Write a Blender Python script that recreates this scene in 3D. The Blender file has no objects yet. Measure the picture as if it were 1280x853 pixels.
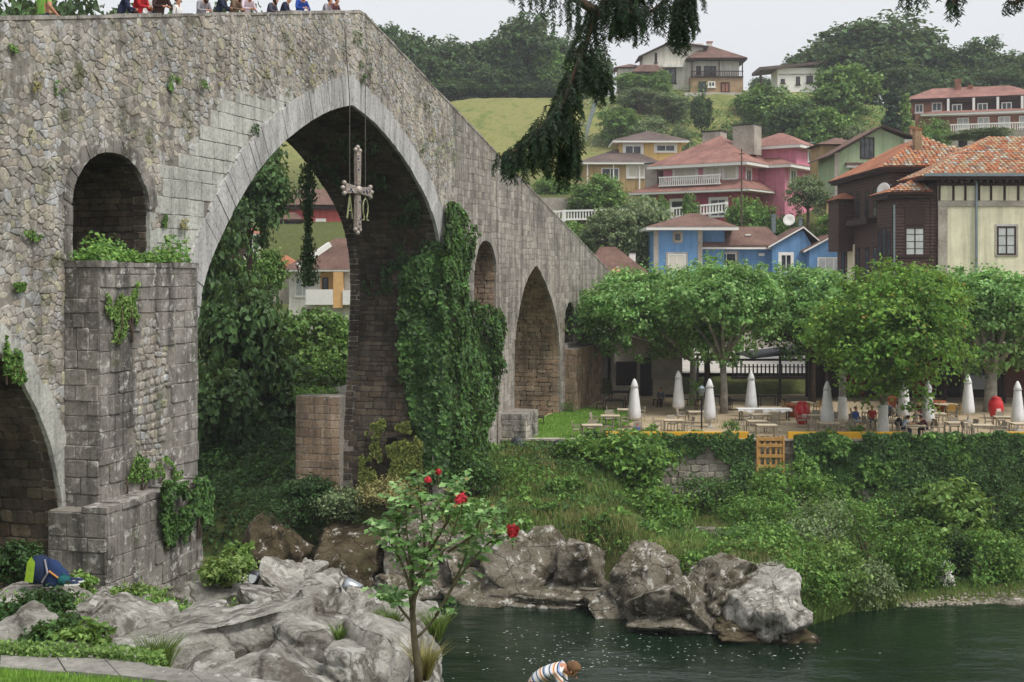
import bpy, bmesh, math, random
import numpy as np
from mathutils import Vector, Matrix, noise
from mathutils.geometry import tessellate_polygon

scene = bpy.context.scene
col = scene.collection
# ------------------------------------------------------------------ camera, sky, sun, exposure
F, YH = 1600.0, 340.0            # focal length and horizon row, in pixels of the 1280 x 853 photograph
cam_d = bpy.data.cameras.new('camera'); cam = bpy.data.objects.new('camera', cam_d); col.objects.link(cam)
cam.location = (0, 0, 0); cam.rotation_euler = (math.radians(90), 0, 0)
cam_d.sensor_width = 36; cam_d.lens = 36*F/1280; cam_d.shift_y = -(426.5-YH)/1280
cam_d.clip_end = 3000; cam_d.clip_start = .1
scene.camera = cam
SUN_EL, SUN_AZ = 58, 128          # degrees; azimuth clockwise from the viewing direction
w = bpy.data.worlds.new('World'); scene.world = w; w.use_nodes = True
nt = w.node_tree; nt.nodes.clear()
sky = nt.nodes.new('ShaderNodeTexSky'); sky.sky_type = 'NISHITA'; sky.sun_disc = False
sky.sun_elevation = math.radians(SUN_EL); sky.sun_rotation = math.radians(SUN_AZ)
sky.air_density = 1.2; sky.dust_density = 6; sky.ozone_density = 1.0
hs = nt.nodes.new('ShaderNodeHueSaturation'); hs.inputs['Saturation'].default_value = .18; hs.inputs['Value'].default_value = 1
mx = nt.nodes.new('ShaderNodeMix'); mx.data_type = 'RGBA'; mx.inputs[0].default_value = .55
mx.inputs[7].default_value = (8.6, 8.85, 9.2, 1)          # an even veil of cloud over the whole sky
bg = nt.nodes.new('ShaderNodeBackground'); bg.inputs['Strength'].default_value = .088
wo = nt.nodes.new('ShaderNodeOutputWorld')
nt.links.new(sky.outputs[0], hs.inputs['Color']); nt.links.new(hs.outputs[0], mx.inputs[6])
nt.links.new(mx.outputs[2], bg.inputs['Color']); nt.links.new(bg.outputs[0], wo.inputs[0])
sd = bpy.data.lights.new('sun', 'SUN'); sd.energy = 1.5; sd.angle = math.radians(14); sd.color = (1, .96, .9)
so = bpy.data.objects.new('sun', sd); col.objects.link(so)
el, az = math.radians(SUN_EL), math.radians(SUN_AZ)
sdir = Vector((math.sin(az)*math.cos(el), math.cos(az)*math.cos(el), math.sin(el)))
so.rotation_euler = sdir.to_track_quat('Z', 'Y').to_euler()
so.location = sdir*50
vs = scene.view_settings
vs.view_transform = 'Standard'; vs.look = 'None'; vs.gamma = 1; vs.use_curve_mapping = False
vs.exposure = 0.66
scene.cycles.max_bounces = 6; scene.cycles.diffuse_bounces = 3; scene.cycles.transparent_max_bounces = 6

# ------------------------------------------------------------------ helpers
R = math.radians
rnd = random.Random(7)
nrs = np.random.RandomState(11)
def at(px, py, Y):
    return Vector(((px-640)/F*Y, Y, (YH-py)/F*Y))
def lin(h):
    if not isinstance(h, str): return tuple(h)+(1,) if len(h) == 3 else tuple(h)
    h = h.lstrip('#'); o = []
    for i in (0, 2, 4):
        v = int(h[i:i+2], 16)/255
        o.append(v/12.92 if v < .04045 else ((v+.055)/1.055)**2.4)
    return (*o, 1)
def tag(o, label=None, cat=None, group=None, kind=None):
    if label: o['label'] = label
    if cat: o['category'] = cat
    if group: o['group'] = group
    if kind: o['kind'] = kind
    return o
def empty(name, loc=(0, 0, 0), rz=0, label=None, cat=None, group=None):
    o = bpy.data.objects.new(name, None); col.objects.link(o)
    o.location = loc; o.rotation_euler = (0, 0, rz); o.empty_display_size = .2
    return tag(o, label, cat, group)
def link(name, me, mat=None, parent=None, smooth=False):
    if mat is not None:
        for m in (mat if isinstance(mat, (list, tuple)) else [mat]): me.materials.append(m)
    if smooth and len(me.polygons): me.polygons.foreach_set('use_smooth', [True]*len(me.polygons))
    o = bpy.data.objects.new(name, me); col.objects.link(o)
    if parent is not None: o.parent = parent
    return o
def mesh_np(name, V, Fa):
    """V (n,3) float, Fa (m,k) int with one k."""
    V = np.ascontiguousarray(V, np.float32); Fa = np.ascontiguousarray(Fa, np.int32)
    me = bpy.data.meshes.new(name); m, k = Fa.shape
    me.vertices.add(len(V)); me.vertices.foreach_set('co', V.ravel())
    me.loops.add(m*k); me.loops.foreach_set('vertex_index', Fa.ravel())
    me.polygons.add(m); me.polygons.foreach_set('loop_start', np.arange(0, m*k, k, dtype=np.int32))
    me.update(calc_edges=True); return me
class MB:
    def __init__(s): s.v = []; s.f = []; s.m = []
    def add(s, V, Fs, mi=0):
        b = len(s.v); s.v += [tuple(p) for p in V]; s.f += [tuple(i+b for i in f) for f in Fs]; s.m += [mi]*len(Fs); return s
    def box(s, x0, x1, y0, y1, z0, z1, mi=0, M=None):
        V = [Vector((x, y, z)) for z in (z0, z1) for y in (y0, y1) for x in (x0, x1)]
        if M is not None: V = [M@p for p in V]
        return s.add(V, [(0, 2, 3, 1), (4, 5, 7, 6), (0, 1, 5, 4), (2, 6, 7, 3), (0, 4, 6, 2), (1, 3, 7, 5)], mi)
    def bar(s, a, b, w, h=None, mi=0):
        """square bar from a to b"""
        a, b = Vector(a), Vector(b); h = h or w; d = (b-a)
        L = d.length; q = d.to_track_quat('Z', 'Y').to_matrix().to_4x4(); q.translation = a
        return s.box(-w/2, w/2, -h/2, h/2, 0, L, mi, q)
    def tube(s, pts, rad, n=6, mi=0, cap=True):
        pts = [Vector(p) for p in pts]; rs = rad if isinstance(rad, (list, tuple)) else [rad]*len(pts)
        b = len(s.v); up = None
        for i, p in enumerate(pts):
            d = (pts[min(i+1, len(pts)-1)]-pts[max(i-1, 0)]).normalized()
            if up is None: up = d.orthogonal()
            x = (up - d*up.dot(d)).normalized(); y = d.cross(x); up = x
            for k in range(n):
                a = 2*math.pi*k/n; s.v.append(tuple(p+(x*math.cos(a)+y*math.sin(a))*rs[i]))
        for i in range(len(pts)-1):
            for k in range(n):
                a, c = b+i*n+k, b+i*n+(k+1) % n; s.f.append((a, c, c+n, a+n)); s.m.append(mi)
        if cap:
            s.f.append(tuple(b+k for k in range(n))[::-1]); s.f.append(tuple(b+(len(pts)-1)*n+k for k in range(n))); s.m += [mi, mi]
        return s
    def lathe(s, prof, n=12, c=(0, 0, 0), mi=0, wob=None):
        b = len(s.v)
        for r, z in prof:
            for k in range(n):
                a = 2*math.pi*k/n; q = r*(wob(k, z) if wob else 1)
                s.v.append((c[0]+q*math.cos(a), c[1]+q*math.sin(a), c[2]+z))
        for i in range(len(prof)-1):
            for k in range(n):
                a, e = b+i*n+k, b+i*n+(k+1) % n; s.f.append((a, e, e+n, a+n)); s.m.append(mi)
        s.f.append(tuple(b+k for k in range(n))[::-1]); s.f.append(tuple(b+(len(prof)-1)*n+k for k in range(n))); s.m += [mi, mi]
        return s
    def prism(s, poly, h0, h1, M=None, mi=0):
        """poly in local xy, extruded from z=h0 to h1 (then M)"""
        n = len(poly); V = [Vector((p[0], p[1], h0)) for p in poly]+[Vector((p[0], p[1], h1)) for p in poly]
        if M is not None: V = [M@p for p in V]
        return s.add(V, [tuple(range(n))[::-1], tuple(range(n, 2*n))]+[(i, (i+1) % n, n+(i+1) % n, n+i) for i in range(n)], mi)
    def mesh(s, name):
        me = bpy.data.meshes.new(name); me.from_pydata(s.v, [], s.f)
        me.polygons.foreach_set('material_index', s.m); me.update(); return me
    def build(s, name, mat, parent=None, smooth=False):
        return link(name, s.mesh(name), mat, parent, smooth)
def copy_tree(o, parent=None):
    c = o.copy(); col.objects.link(c); c.parent = parent
    for ch in list(o.children): copy_tree(ch, c)
    return c

# value noise for arrays
_tab = nrs.rand(256, 256)
def vn(x, y):
    x = np.asarray(x, float); y = np.asarray(y, float)
    xi = np.floor(x).astype(int); yi = np.floor(y).astype(int); fx = x-xi; fy = y-yi
    fx = fx*fx*(3-2*fx); fy = fy*fy*(3-2*fy); g = lambda a, b: _tab[a & 255, b & 255]
    return (g(xi, yi)*(1-fx)+g(xi+1, yi)*fx)*(1-fy)+(g(xi, yi+1)*(1-fx)+g(xi+1, yi+1)*fx)*fy
def fbm(x, y, o=4):
    t = 0; a = .5
    for i in range(o): t = t+a*vn(np.asarray(x)*2**i+17*i, np.asarray(y)*2**i+5*i); a *= .5
    return t

# ------------------------------------------------------------------ materials
def nodes(name, rough=.8, spec=.3):
    m = bpy.data.materials.new(name); m.use_nodes = True; t = m.node_tree
    p = t.nodes['Principled BSDF']; p.inputs['Roughness'].default_value = rough
    p.inputs['Specular IOR Level'].default_value = spec
    return m, t, p
def N(t, typ, **kw):
    n = t.nodes.new(typ)
    for k, v in kw.items():
        if k.startswith('i_'): n.inputs[k[2:]].default_value = v
        else: setattr(n, k, v)
    return n
def pos(t, scale=(1, 1, 1), obj=False):
    g = N(t, 'ShaderNodeTexCoord') if obj else N(t, 'ShaderNodeNewGeometry')
    mp = N(t, 'ShaderNodeMapping'); mp.inputs['Scale'].default_value = scale
    t.links.new(g.outputs['Object' if obj else 'Position'], mp.inputs['Vector']); return mp.outputs[0]
def noise_n(t, scale, detail=4, rough=.6, vec=None, scl=(1, 1, 1)):
    n = N(t, 'ShaderNodeTexNoise'); n.inputs['Scale'].default_value = scale; n.inputs['Detail'].default_value = detail
    n.inputs['Roughness'].default_value = rough
    t.links.new(vec if vec is not None else pos(t, scl), n.inputs['Vector']); return n.outputs['Fac']
def ramp(t, fac, stops, const=False):
    r = N(t, 'ShaderNodeValToRGB'); e = r.color_ramp.elements
    if const: r.color_ramp.interpolation = 'CONSTANT'
    while len(e) < len(stops): e.new(.5)
    for i, (p, c) in enumerate(stops): e[i].position = p; e[i].color = lin(c) if not isinstance(c, (int, float)) else (c, c, c, 1)
    t.links.new(fac, r.inputs[0]); return r.outputs[0]
def mix(t, a, b, f=.5, mode='MIX'):
    n = N(t, 'ShaderNodeMix', data_type='RGBA', blend_type=mode)
    for i, v in ((0, f), (6, a), (7, b)):
        if isinstance(v, (int, float)): n.inputs[i].default_value = v
        elif isinstance(v, (tuple, list, str)): n.inputs[i].default_value = lin(v)
        else: t.links.new(v, n.inputs[i])
    return n.outputs[2]
def island(t): return N(t, 'ShaderNodeNewGeometry').outputs['Random Per Island']
def bump(t, p, h, strength=.4, dist=.02):
    b = N(t, 'ShaderNodeBump'); b.inputs['Strength'].default_value = strength; b.inputs['Distance'].default_value = dist
    t.links.new(h, b.inputs['Height']); t.links.new(b.outputs[0], p.inputs['Normal'])
def plain(name, c, rough=.7, var=.12, scale=3, bmp=.15, spec=.3, metal=0):
    m, t, p = nodes(name, rough, spec); c = lin(c)
    n = noise_n(t, scale, 5)
    d = tuple(x*(1-var*1.6) for x in c[:3]); l = tuple(min(1, x*(1+var)) for x in c[:3])
    cc = ramp(t, n, [(.3, d), (.7, l)]); t.links.new(cc, p.inputs['Base Color'])
    p.inputs['Metallic'].default_value = metal
    if bmp: bump(t, p, noise_n(t, scale*12, 3), bmp, .01)
    return m
def stone(name, cols, streak=.0, moss=.0, lichen=.0, dark=.3, grain=9, bmp=.6, seedscale=1):
    """masonry: tint per stone, then stains, streaks, lichen and moss as patches of their own"""
    m, t, p = nodes(name, .9, .15)
    cols = [tuple(min(.55, x*1.4) for x in lin(q)[:3]) for q in cols]; k = len(cols); c = ramp(t, island(t), [(i/(k-1)*.98, cc) for i, cc in enumerate(cols)])
    g = noise_n(t, grain, 6, .7); c = mix(t, c, ramp(t, g, [(.25, .45), (.5, .95), (.8, 1.25)]), 1.0, 'MULTIPLY')
    big = noise_n(t, .55*seedscale, 5, .65); c = mix(t, c, ramp(t, big, [(.42, 1.0), (.62, 1-dark)]), 1.0, 'MULTIPLY')
    if streak:
        s1 = noise_n(t, 1.0, 6, .7, scl=(1.7, 1.7, .16)); c = mix(t, c, ramp(t, s1, [(.44, 1.0), (.6, 1-streak)]), 1.0, 'MULTIPLY')
    if lichen:
        l1 = noise_n(t, 3.7, 6, .75); f = ramp(t, l1, [(.62-lichen*.08, 0.0), (.68-lichen*.05, 1.0)]); c = mix(t, c, '#c9c7c0', mixf(t, f, .75))
    if moss:
        m1 = noise_n(t, .9, 6, .75); f = ramp(t, m1, [(.66-moss*.16, 0.0), (.74-moss*.1, 1.0)]); c = mix(t, c, '#4d5230', mixf(t, f, .8))
    t.links.new(c, p.inputs['Base Color'])
    bump(t, p, noise_n(t, 14, 6, .7), bmp, .03); return m
def mixf(t, f, k):
    n = N(t, 'ShaderNodeMath', operation='MULTIPLY'); t.links.new(f, n.inputs[0]); n.inputs[1].default_value = k; return n.outputs[0]
def mute(h, k=.07):
    c = lin(h)[:3]; g = .3*c[0]+.6*c[1]+.1*c[2]; return tuple((x+(g-x)*k)*1.15 for x in c)
def leaf(name, dark, mid, light, clump=.8, trans=.3, rough=.5, tips=None):
    dark, mid, light = (mute(q) for q in (dark, mid, light)); m, t, p = nodes(name, rough, .25)
    c = ramp(t, island(t), [(0, dark), (.5, mid), (.96, light)] + ([(1.0, tips)] if tips else []))
    b = noise_n(t, clump, 3); c = mix(t, c, ramp(t, b, [(.3, .55), (.68, 1.3)]), 1.0, 'MULTIPLY')
    t.links.new(c, p.inputs['Base Color'])
    tr = N(t, 'ShaderNodeBsdfTranslucent'); t.links.new(mix(t, c, '#c8d860', .25), tr.inputs['Color'])
    ms = N(t, 'ShaderNodeMixShader'); ms.inputs[0].default_value = trans
    t.links.new(p.outputs[0], ms.inputs[1]); t.links.new(tr.outputs[0], ms.inputs[2])
    t.links.new(ms.outputs[0], t.nodes['Material Output'].inputs['Surface']); return m

# ------------------------------------------------------------------ leaves
def rand_unit(n, rs):
    v = rs.normal(size=(n, 3)); return v/np.linalg.norm(v, axis=1)[:, None]
def nrm(v): return v/np.maximum(np.linalg.norm(v, axis=1), 1e-6)[:, None]
def leaf_np(P, Nn, size, aspect=.6, fold=.18, droop=.4, rs=nrs, T=None):
    n = len(P); size = np.broadcast_to(size, (n,))[:, None]
    if T is None: T = rand_unit(n, rs)+np.array([0, 0, -droop])
    T = nrm(T-Nn*np.sum(T*Nn, 1)[:, None]); S = np.cross(Nn, T)
    V = np.stack([P-T*size*.5, P+S*size*aspect*.5+Nn*size*fold-T*size*.06, P+T*size*.5, P-S*size*aspect*.5+Nn*size*fold-T*size*.06], 1).reshape(-1, 3)
    b = np.arange(n)[:, None]*4; Fa = np.stack([b+[0, 2, 1], b+[0, 3, 2]], 1).reshape(-1, 3)
    return V, Fa
def leaf_mesh(name, P, Nn, size, mat, parent=None, **kw):
    V, Fa = leaf_np(np.asarray(P, float), np.asarray(Nn, float), size, **kw)
    return link(name, mesh_np(name, V, Fa), mat, parent)
def crown_pts(lobes, clumps, per, cr, seed, inner=.2, up=.4, shell=.22, flat=.6, zmin=None):
    """lobes: (x,y,z,rx,ry,rz). Returns leaf points and normals gathered in clumps spread over the lobes."""
    rs = np.random.RandomState(seed); L = np.array(lobes, float)
    wgt = (L[:, 3]*L[:, 5]+L[:, 4]*L[:, 5]+L[:, 3]*L[:, 4]); k = rs.choice(len(L), clumps, p=wgt/wgt.sum())
    d = rand_unit(clumps, rs); d[:, 2] = np.where((d[:, 2] < -.3) & (rs.rand(clumps) < .45), -d[:, 2], d[:, 2])
    rr = np.where(rs.rand(clumps) < inner, rs.uniform(.35, .8, clumps), 1-shell*rs.rand(clumps)**1.5+.10*rs.normal(size=clumps)*.6)
    Cc = L[k, :3]+d*L[k, 3:6]*rr[:, None]; on = nrm(d/L[k, 3:6])
    csz = cr*rs.uniform(.55, 1.35, clumps)
    i = np.repeat(np.arange(clumps), per); n = len(i)
    off = rs.normal(size=(n, 3))*np.array([1, 1, flat])*csz[i][:, None]*.55
    P = Cc[i]+off; Nn = nrm(on[i]*.55+np.array([0, 0, up])+rs.normal(size=(n, 3))*.45)
    if zmin is not None: ok = P[:, 2] > zmin; P, Nn = P[ok], Nn[ok]
    return P, Nn
# ------------------------------------------------------------------ terrain and water
WATER = -14.5; TERR = -9.4; TFRONT = 71.0
TH = R(74.5); BC, BS = math.cos(TH), math.sin(TH); BX, BY = -9.58, 39.0     # bridge face: origin and heading
def bp(s, o, z): return Vector((BX+BC*s+BS*o, BY+BS*s-BC*o, z))              # s along the bridge, o out of its near face
def px2bridge(px, py, o=0):
    a = (px-640)/F; X0 = BX+o*BS; Y0 = BY-o*BC; s = (a*Y0-X0)/(BC-a*BS); return s, (YH-py)/F*(Y0+BS*s)
def yn(X): return np.interp(X, [-60, -12, -9, -7.5, -6, -4, -2.5, -1, 2, 10, 60], [46, 43, 41.5, 39, 34, 29, 25, 22.5, 21, 20, 20])
def yf(X): return np.interp(X, [-120, -30, -14, -5.8, -2.9, 0, 3.5, 6.3, 8.9, 11.7, 14.3, 17.7, 22.5, 40, 120],
                            [85, 66, 61.5, 58, 57.3, 56.9, 55.9, 53.3, 51, 52, 54.6, 55.5, 56.3, 58, 60])
def sm(x, a, b): t = np.clip((x-a)/(b-a), 0, 1); return t*t*(3-2*t)
def ground_h(X, Y):
    X = np.asarray(X, float); Y = np.asarray(Y, float)
    nl = np.interp(Y, [8, 11.6, 12.6, 16, 20, 26, 30, 34, 42], [-3.75, -3.75, -4.5, -5.1, -5.8, -6.8, -7.7, -8.5, -9.2])
    nr = np.interp(Y, [8, 10.2, 12, 18, 22], [-3.75, -3.75, -5.0, -7.0, -8.2])
    near = nl+(nr-nl)*sm(X, -3.2, -1.2)
    near = near+(fbm(X*.7, Y*.7)-.5)*.5*sm(Y, 12.5, 14)
    dn = Y-yn(X); near = near+(-17-near)*sm(dn, -.8, 2.2)
    d = Y-yf(X); g = np.maximum(TFRONT-yf(X), 5)
    t = np.clip(d/g, 0, 1.2)
    left = -14.9+3.6*sm(d, -.3, 2.2)+1.7*sm(t, .15, 1.0)
    mid = -14.9+2.7*sm(d, -.3, 2.6)-.5*sm(t, .3, .8)
    right = -14.9+.7*sm(d, -.3, 1.2)+1.2*sm(t, .1, .9)
    k1 = sm(X, 4.5, 7.5); k2 = sm(X, 12.2, 15)
    far = left*(1-k1)+mid*k1; far = far*(1-k2)+right*k2
    far = far+(fbm(X*.5+40, Y*.5)-.5)*.5
    # behind the terrace: street, then the hill
    hill = np.interp(Y, [73, 98.5, 100.6, 138, 158, 170, 190, 230, 260, 292, 320, 900], [-9.6, -9.6, -8.05, -8.05, 4.5, 7, 12, 21, 35, 42, 44, 40])
    hill = hill+(fbm(X*.03, Y*.03)-.5)*9*sm(Y, 175, 240)
    hill = hill-3*sm(X, 40, 110)*sm(Y, 200, 300)-4.0*(1-sm(X, 8, 34))*sm(Y, 235, 292)
    wy = np.where(X > -.7, TFRONT+.35, 80.)                                       # terrace edge; none beyond the bridge
    wv = np.where(X > -.7, .5, 26.)
    hl = np.where(X < -.7, far, far)
    tt = sm(Y, wy-wv*.3, wy+wv*.7)
    far = hl*(1-tt)+hill*tt
    return np.where(Y < (yn(X)+yf(X))/2, near, np.where(d < -.3, np.maximum(far-2, -17), far))
M_soil = bpy.data.materials.new('soil_and_grass'); M_soil.use_nodes = True
t = M_soil.node_tree; p = t.nodes['Principled BSDF']; p.inputs['Roughness'].default_value = 1; p.inputs['Specular IOR Level'].default_value = .1
g1 = ramp(t, noise_n(t, 2.2, 6, .7), [(.3, '#4d4534'), (.45, '#4f5530'), (.6, '#5b6238'), (.75, '#6b6347')])
g2 = ramp(t, noise_n(t, .22, 9, .85), [(.3, '#4f5a32'), (.44, '#6a7342'), (.52, '#868254'), (.6, '#727844'), (.72, '#566238')])
gz = N(t, 'ShaderNodeSeparateXYZ'); t.links.new(pos(t), gz.inputs[0])
gf = ramp(t, gz.outputs['Y'], [(0, 0.0), (1, 1.0)])
mr = N(t, 'ShaderNodeMapRange'); mr.inputs[1].default_value = 195; mr.inputs[2].default_value = 225; t.links.new(gz.outputs['Y'], mr.inputs[0])
t.links.new(mix(t, g1, g2, mr.outputs[0]), p.inputs['Base Color']); bump(t, p, noise_n(t, 9, 5), .7, .08)
def axis(*seg):
    a = []
    for x0, x1, st in seg: a += list(np.arange(x0, x1, st))
    return np.array(a+[seg[-1][1]])
xs = axis((-420, -60, 10), (-60, -16, 1.6), (-16, 34, .5), (34, 70, 1.6), (70, 420, 10)); ys = axis((-60, 8, 3), (8, 78, .45), (78, 140, 2), (140, 330, 4), (330, 900, 30))
XX, YY = np.meshgrid(xs, ys); ZZ = ground_h(XX, YY)
V = np.stack([XX, YY, ZZ], -1).reshape(-1, 3); nx = len(xs); i, j = np.meshgrid(np.arange(nx-1), np.arange(len(ys)-1)); a = (j*nx+i).ravel()
me = mesh_np('ground', V, np.stack([a, a+1, a+1+nx, a+nx], 1)); tag(link('ground', me, M_soil, smooth=True), kind='structure', label='grassy river banks and hillside')

m, t, p = nodes('river_water', .06, .5); M_water = m
p.inputs['IOR'].default_value = 1.333
p.inputs['Base Color'].default_value = (.012, .036, .022, 1)
cw = ramp(t, noise_n(t, .12, 3), [(.35, (.004, .012, .006)), (.65, (.008, .02, .009))]); t.links.new(cw, p.inputs['Base Color'])
b1 = N(t, 'ShaderNodeBump'); b1.inputs['Strength'].default_value = .6; b1.inputs['Distance'].default_value = .10
t.links.new(noise_n(t, .9, 5, .62, scl=(.7, 1.5, 1)), b1.inputs['Height'])
b2 = N(t, 'ShaderNodeBump'); b2.inputs['Strength'].default_value = .3; b2.inputs['Distance'].default_value = .035
t.links.new(noise_n(t, 5.5, 4, .6, scl=(.8, 1.6, 1)), b2.inputs['Height']); t.links.new(b1.outputs[0], b2.inputs['Normal']); t.links.new(b2.outputs[0], p.inputs['Normal'])
# water surface with small real ripples
xw = np.arange(-60, 60.1, .4); yw = np.arange(14, 92, .4); XX, YY = np.meshgrid(xw, yw)
ZZ = WATER+(fbm(XX*.8, YY*1.3)-.5)*.09
i, j = np.meshgrid(np.arange(len(xw)-1), np.arange(len(yw)-1)); a = (j*len(xw)+i).ravel(); nx = len(xw)
tag(link('river_water', mesh_np('river_water', np.stack([XX, YY, ZZ], -1).reshape(-1, 3), np.stack([a, a+1, a+1+nx, a+nx], 1)), M_water, smooth=True), kind='structure', label='dark green river water')
m, t, p = nodes('river_glint', .4, .5); p.inputs['Base Color'].default_value = (.75, .8, .8, 1); M_glint = m
rs = np.random.RandomState(5); n = 300                                           # small white flecks painted as sky glints on the ripples
cx = rs.choice([0, 1, 2, 3], n, p=[.35, .3, .2, .15]); cen = np.array([[2.2, 47.5], [5.5, 50], [9.5, 48.2], [0.5, 50.5]])[cx]
fx = cen[:, 0]+rs.normal(size=n)*1.9; fy = cen[:, 1]+rs.normal(size=n)*.9
ok = fy < yf(fx)-2.2; fx, fy = fx[ok], fy[ok]; n = len(fx)
sz = rs.uniform(.006, .02, n)*(1+1.2*(rs.rand(n) < .05)); ang = np.linspace(0, 2*np.pi, 7)[:6]
V = np.stack([fx[:, None]+sz[:, None]*2.6*np.cos(ang), fy[:, None]+sz[:, None]*np.sin(ang), np.full((n, 6), WATER+.055)], -1).reshape(-1, 3)
b = np.arange(n)[:, None]*6; tag(link('glint_flecks', mesh_np('glint_flecks', V, b+np.arange(6)), M_glint), kind='stuff', label='white painted glints on the river')

# ------------------------------------------------------------------ bridge
STONES = ['#6d675e', '#8a8378', '#9c9488', '#77726b', '#a89c8a', '#8d8175', '#b3ada3']
M_core = stone('mortar_core', ['#7f7a72', '#8a847b'], .35, .25, .0, .3)
M_rub = stone('rubble_masonry', ['#86817a', '#99948c', '#a6a098', '#8c877f', '#aaa093', '#a09587', '#c4c0b9', '#959089', '#b7a48d'], .36, .75, .8, .34)
M_rub2 = stone('streaked_masonry', ['#87817a', '#969089', '#a39d95', '#7f7a73', '#a0988d'], .48, .35, .25, .3, seedscale=.7)
M_ash = stone('dark_ashlar', ['#6f6b66', '#8f8a83', '#a09b93', '#7f7a74', '#aaa296', '#9c9083'], .58, .35, .95, .38)
M_light = stone('pale_ashlar', ['#b6b1a9', '#c3beb6', '#aea89f', '#cac6be'], .3, .2, .25, .25)
M_vous = stone('voussoir_stone', ['#b2aea8', '#c0bdb6', '#c9c6c0', '#a7a39d', '#bbb7b0'], .35, .15, .25, .2)
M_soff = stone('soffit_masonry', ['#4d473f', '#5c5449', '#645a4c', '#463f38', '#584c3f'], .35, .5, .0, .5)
M_warm = stone('warm_masonry', ['#8d7763', '#9a836c', '#85725f', '#a38f79', '#7d6d5e'], .4, .3, .1, .3)
def topz(s): return 10.5-abs(s-13.2)*.203
def smooth_pts(P, k=8):
    out = []; n = len(P)
    for i in range(n-1):
        p0, p1, p2, p3 = P[max(i-1, 0)], P[i], P[i+1], P[min(i+2, n-1)]
        for q in range(k):
            u = q/k; out.append(tuple(.5*(2*b+(c-a)*u+(2*a-5*b+4*c-d)*u*u+(3*b-a-3*c+d)*u**3) for a, b, c, d in zip(p0, p1, p2, p3)))
    return out+[P[-1]]
ZB = -18.0
A_main = [(0, ZB), (0, -3)]+smooth_pts([(0, -1.4), (.22, -.5), (.74, .35), (2.19, 1.95), (3.87, 3.34), (5.81, 4.5), (8.34, 5.6), (10.2, 6.2), (12.1, 6.62)], 5)[:-1] + \
    smooth_pts([(12.1, 6.62), (14.71, 6.1), (17.54, 5.15), (20.0, 3.95), (21.5, 2.95), (22.5, 1.9), (23.05, .6), (23.2, -1)], 5)+[(22.9, -4), (22.4, -8), (22.2, ZB)]
A_left = [(-20.2, ZB), (-20.2, -7)]+[(-13.47-6.73*math.cos(a), -7.0+6.6*math.sin(a)) for a in np.linspace(.05, math.pi-.05, 26)]+[(-6.74, -7), (-6.74, ZB)]
A_two = [(36.4, ZB), (36.4, -5)]+smooth_pts([(36.5, -4), (36.9, -2.9), (38.5, -.95), (40.2, .05), (41.5, .42)], 4)[:-1]+smooth_pts([(41.5, .42), (43.4, -.51), (46, -2.34), (47.5, -4.6), (47.8, -6)], 4)+[(47.8, ZB)]
def small_arch(s0, s1, z0, zs, z1, n=12):
    c = (s0+s1)/2; r = (s1-s0)/2
    return [(s0, z0)]+[(c-r*math.cos(a), zs+(z1-zs)*math.sin(a)) for a in np.linspace(0, math.pi, n)]+[(s1, z0)]
H_1 = small_arch(-6.42, -2.72, .16, 1.75, 3.25); H_2 = small_arch(28.5, 32.55, -2.1, .0, 1.7); H_3 = small_arch(49.15, 52.15, -4.9, -3.2, -2.05)
A_four = [(58.2, ZB), (58.2, -6.6)]+[(61-2.8*math.cos(a), -6.6+2.2*math.sin(a)) for a in np.linspace(.05, math.pi-.05, 12)]+[(63.8, -6.6), (63.8, ZB)]
OPEN = [A_main, A_left, A_two, H_1, H_2, H_3, A_four]
def inpoly(x, y, P):
    r = False; n = len(P); j = n-1
    for i in range(n):
        if (P[i][1] > y) != (P[j][1] > y) and x < (P[j][0]-P[i][0])*(y-P[i][1])/(P[j][1]-P[i][1])+P[i][0]: r = not r
        j = i
    return r
def seg_d(x, y, P):
    b = 1e9
    for (x0, y0), (x1, y1) in zip(P[:-1], P[1:]):
        dx, dy = x1-x0, y1-y0; u = max(0, min(1, ((x-x0)*dx+(y-y0)*dy)/(dx*dx+dy*dy+1e-9)))
        b = min(b, math.hypot(x-x0-u*dx, y-y0-u*dy))
    return b
S0, S1 = -34, 76
bridge = empty('stone_bridge', bp(11, -2.3, -10), 0, 'tall humpbacked grey stone bridge with one great arch over the river', 'bridge')
BINV = Matrix.Translation(-bridge.location)
def loc(v): return v-bridge.location
def slab(mb, o0, o1, drop):
    outl = [(S0, ZB)]
    for A in (A_left, A_main, A_two, A_four): outl += A
    outl += [(S1, ZB)]
    tops = [S1]+[s for s in np.arange(72, -32, -1.0)]+[S0]
    outl += [(s, topz(s)-drop) for s in tops]
    loops = [outl, H_1, H_2, H_3]
    tri = tessellate_polygon([[Vector((x, y, 0)) for x, y in L] for L in loops])
    flat = [q for L in loops for q in L]; n = len(flat)
    V = [loc(bp(x, o0, z)) for x, z in flat]+[loc(bp(x, o1, z)) for x, z in flat]
    Fs = [tuple(f) for f in tri]+[tuple(i+n for i in f)[::-1] for f in tri]; b = 0
    for L in loops:
        k = len(L)
        for i in range(k): Fs.append((b+i, b+(i+1) % k, n+b+(i+1) % k, n+b+i))
        b += k
    mb.add(V, Fs)
BW = 4.7
mb = MB(); slab(mb, 0, -.5, 0); mb.build('near_wall', M_core, bridge)
mb = MB(); slab(mb, -.502, -BW+.502, 1.05); mb.build('deck', stone('dark_mortar', ['#3f3a33', '#4a443b'], .3, .3, 0, .3), bridge)
mb = MB(); slab(mb, -BW+.5, -BW, 0); mb.build('far_wall', M_rub2, bridge)

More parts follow.
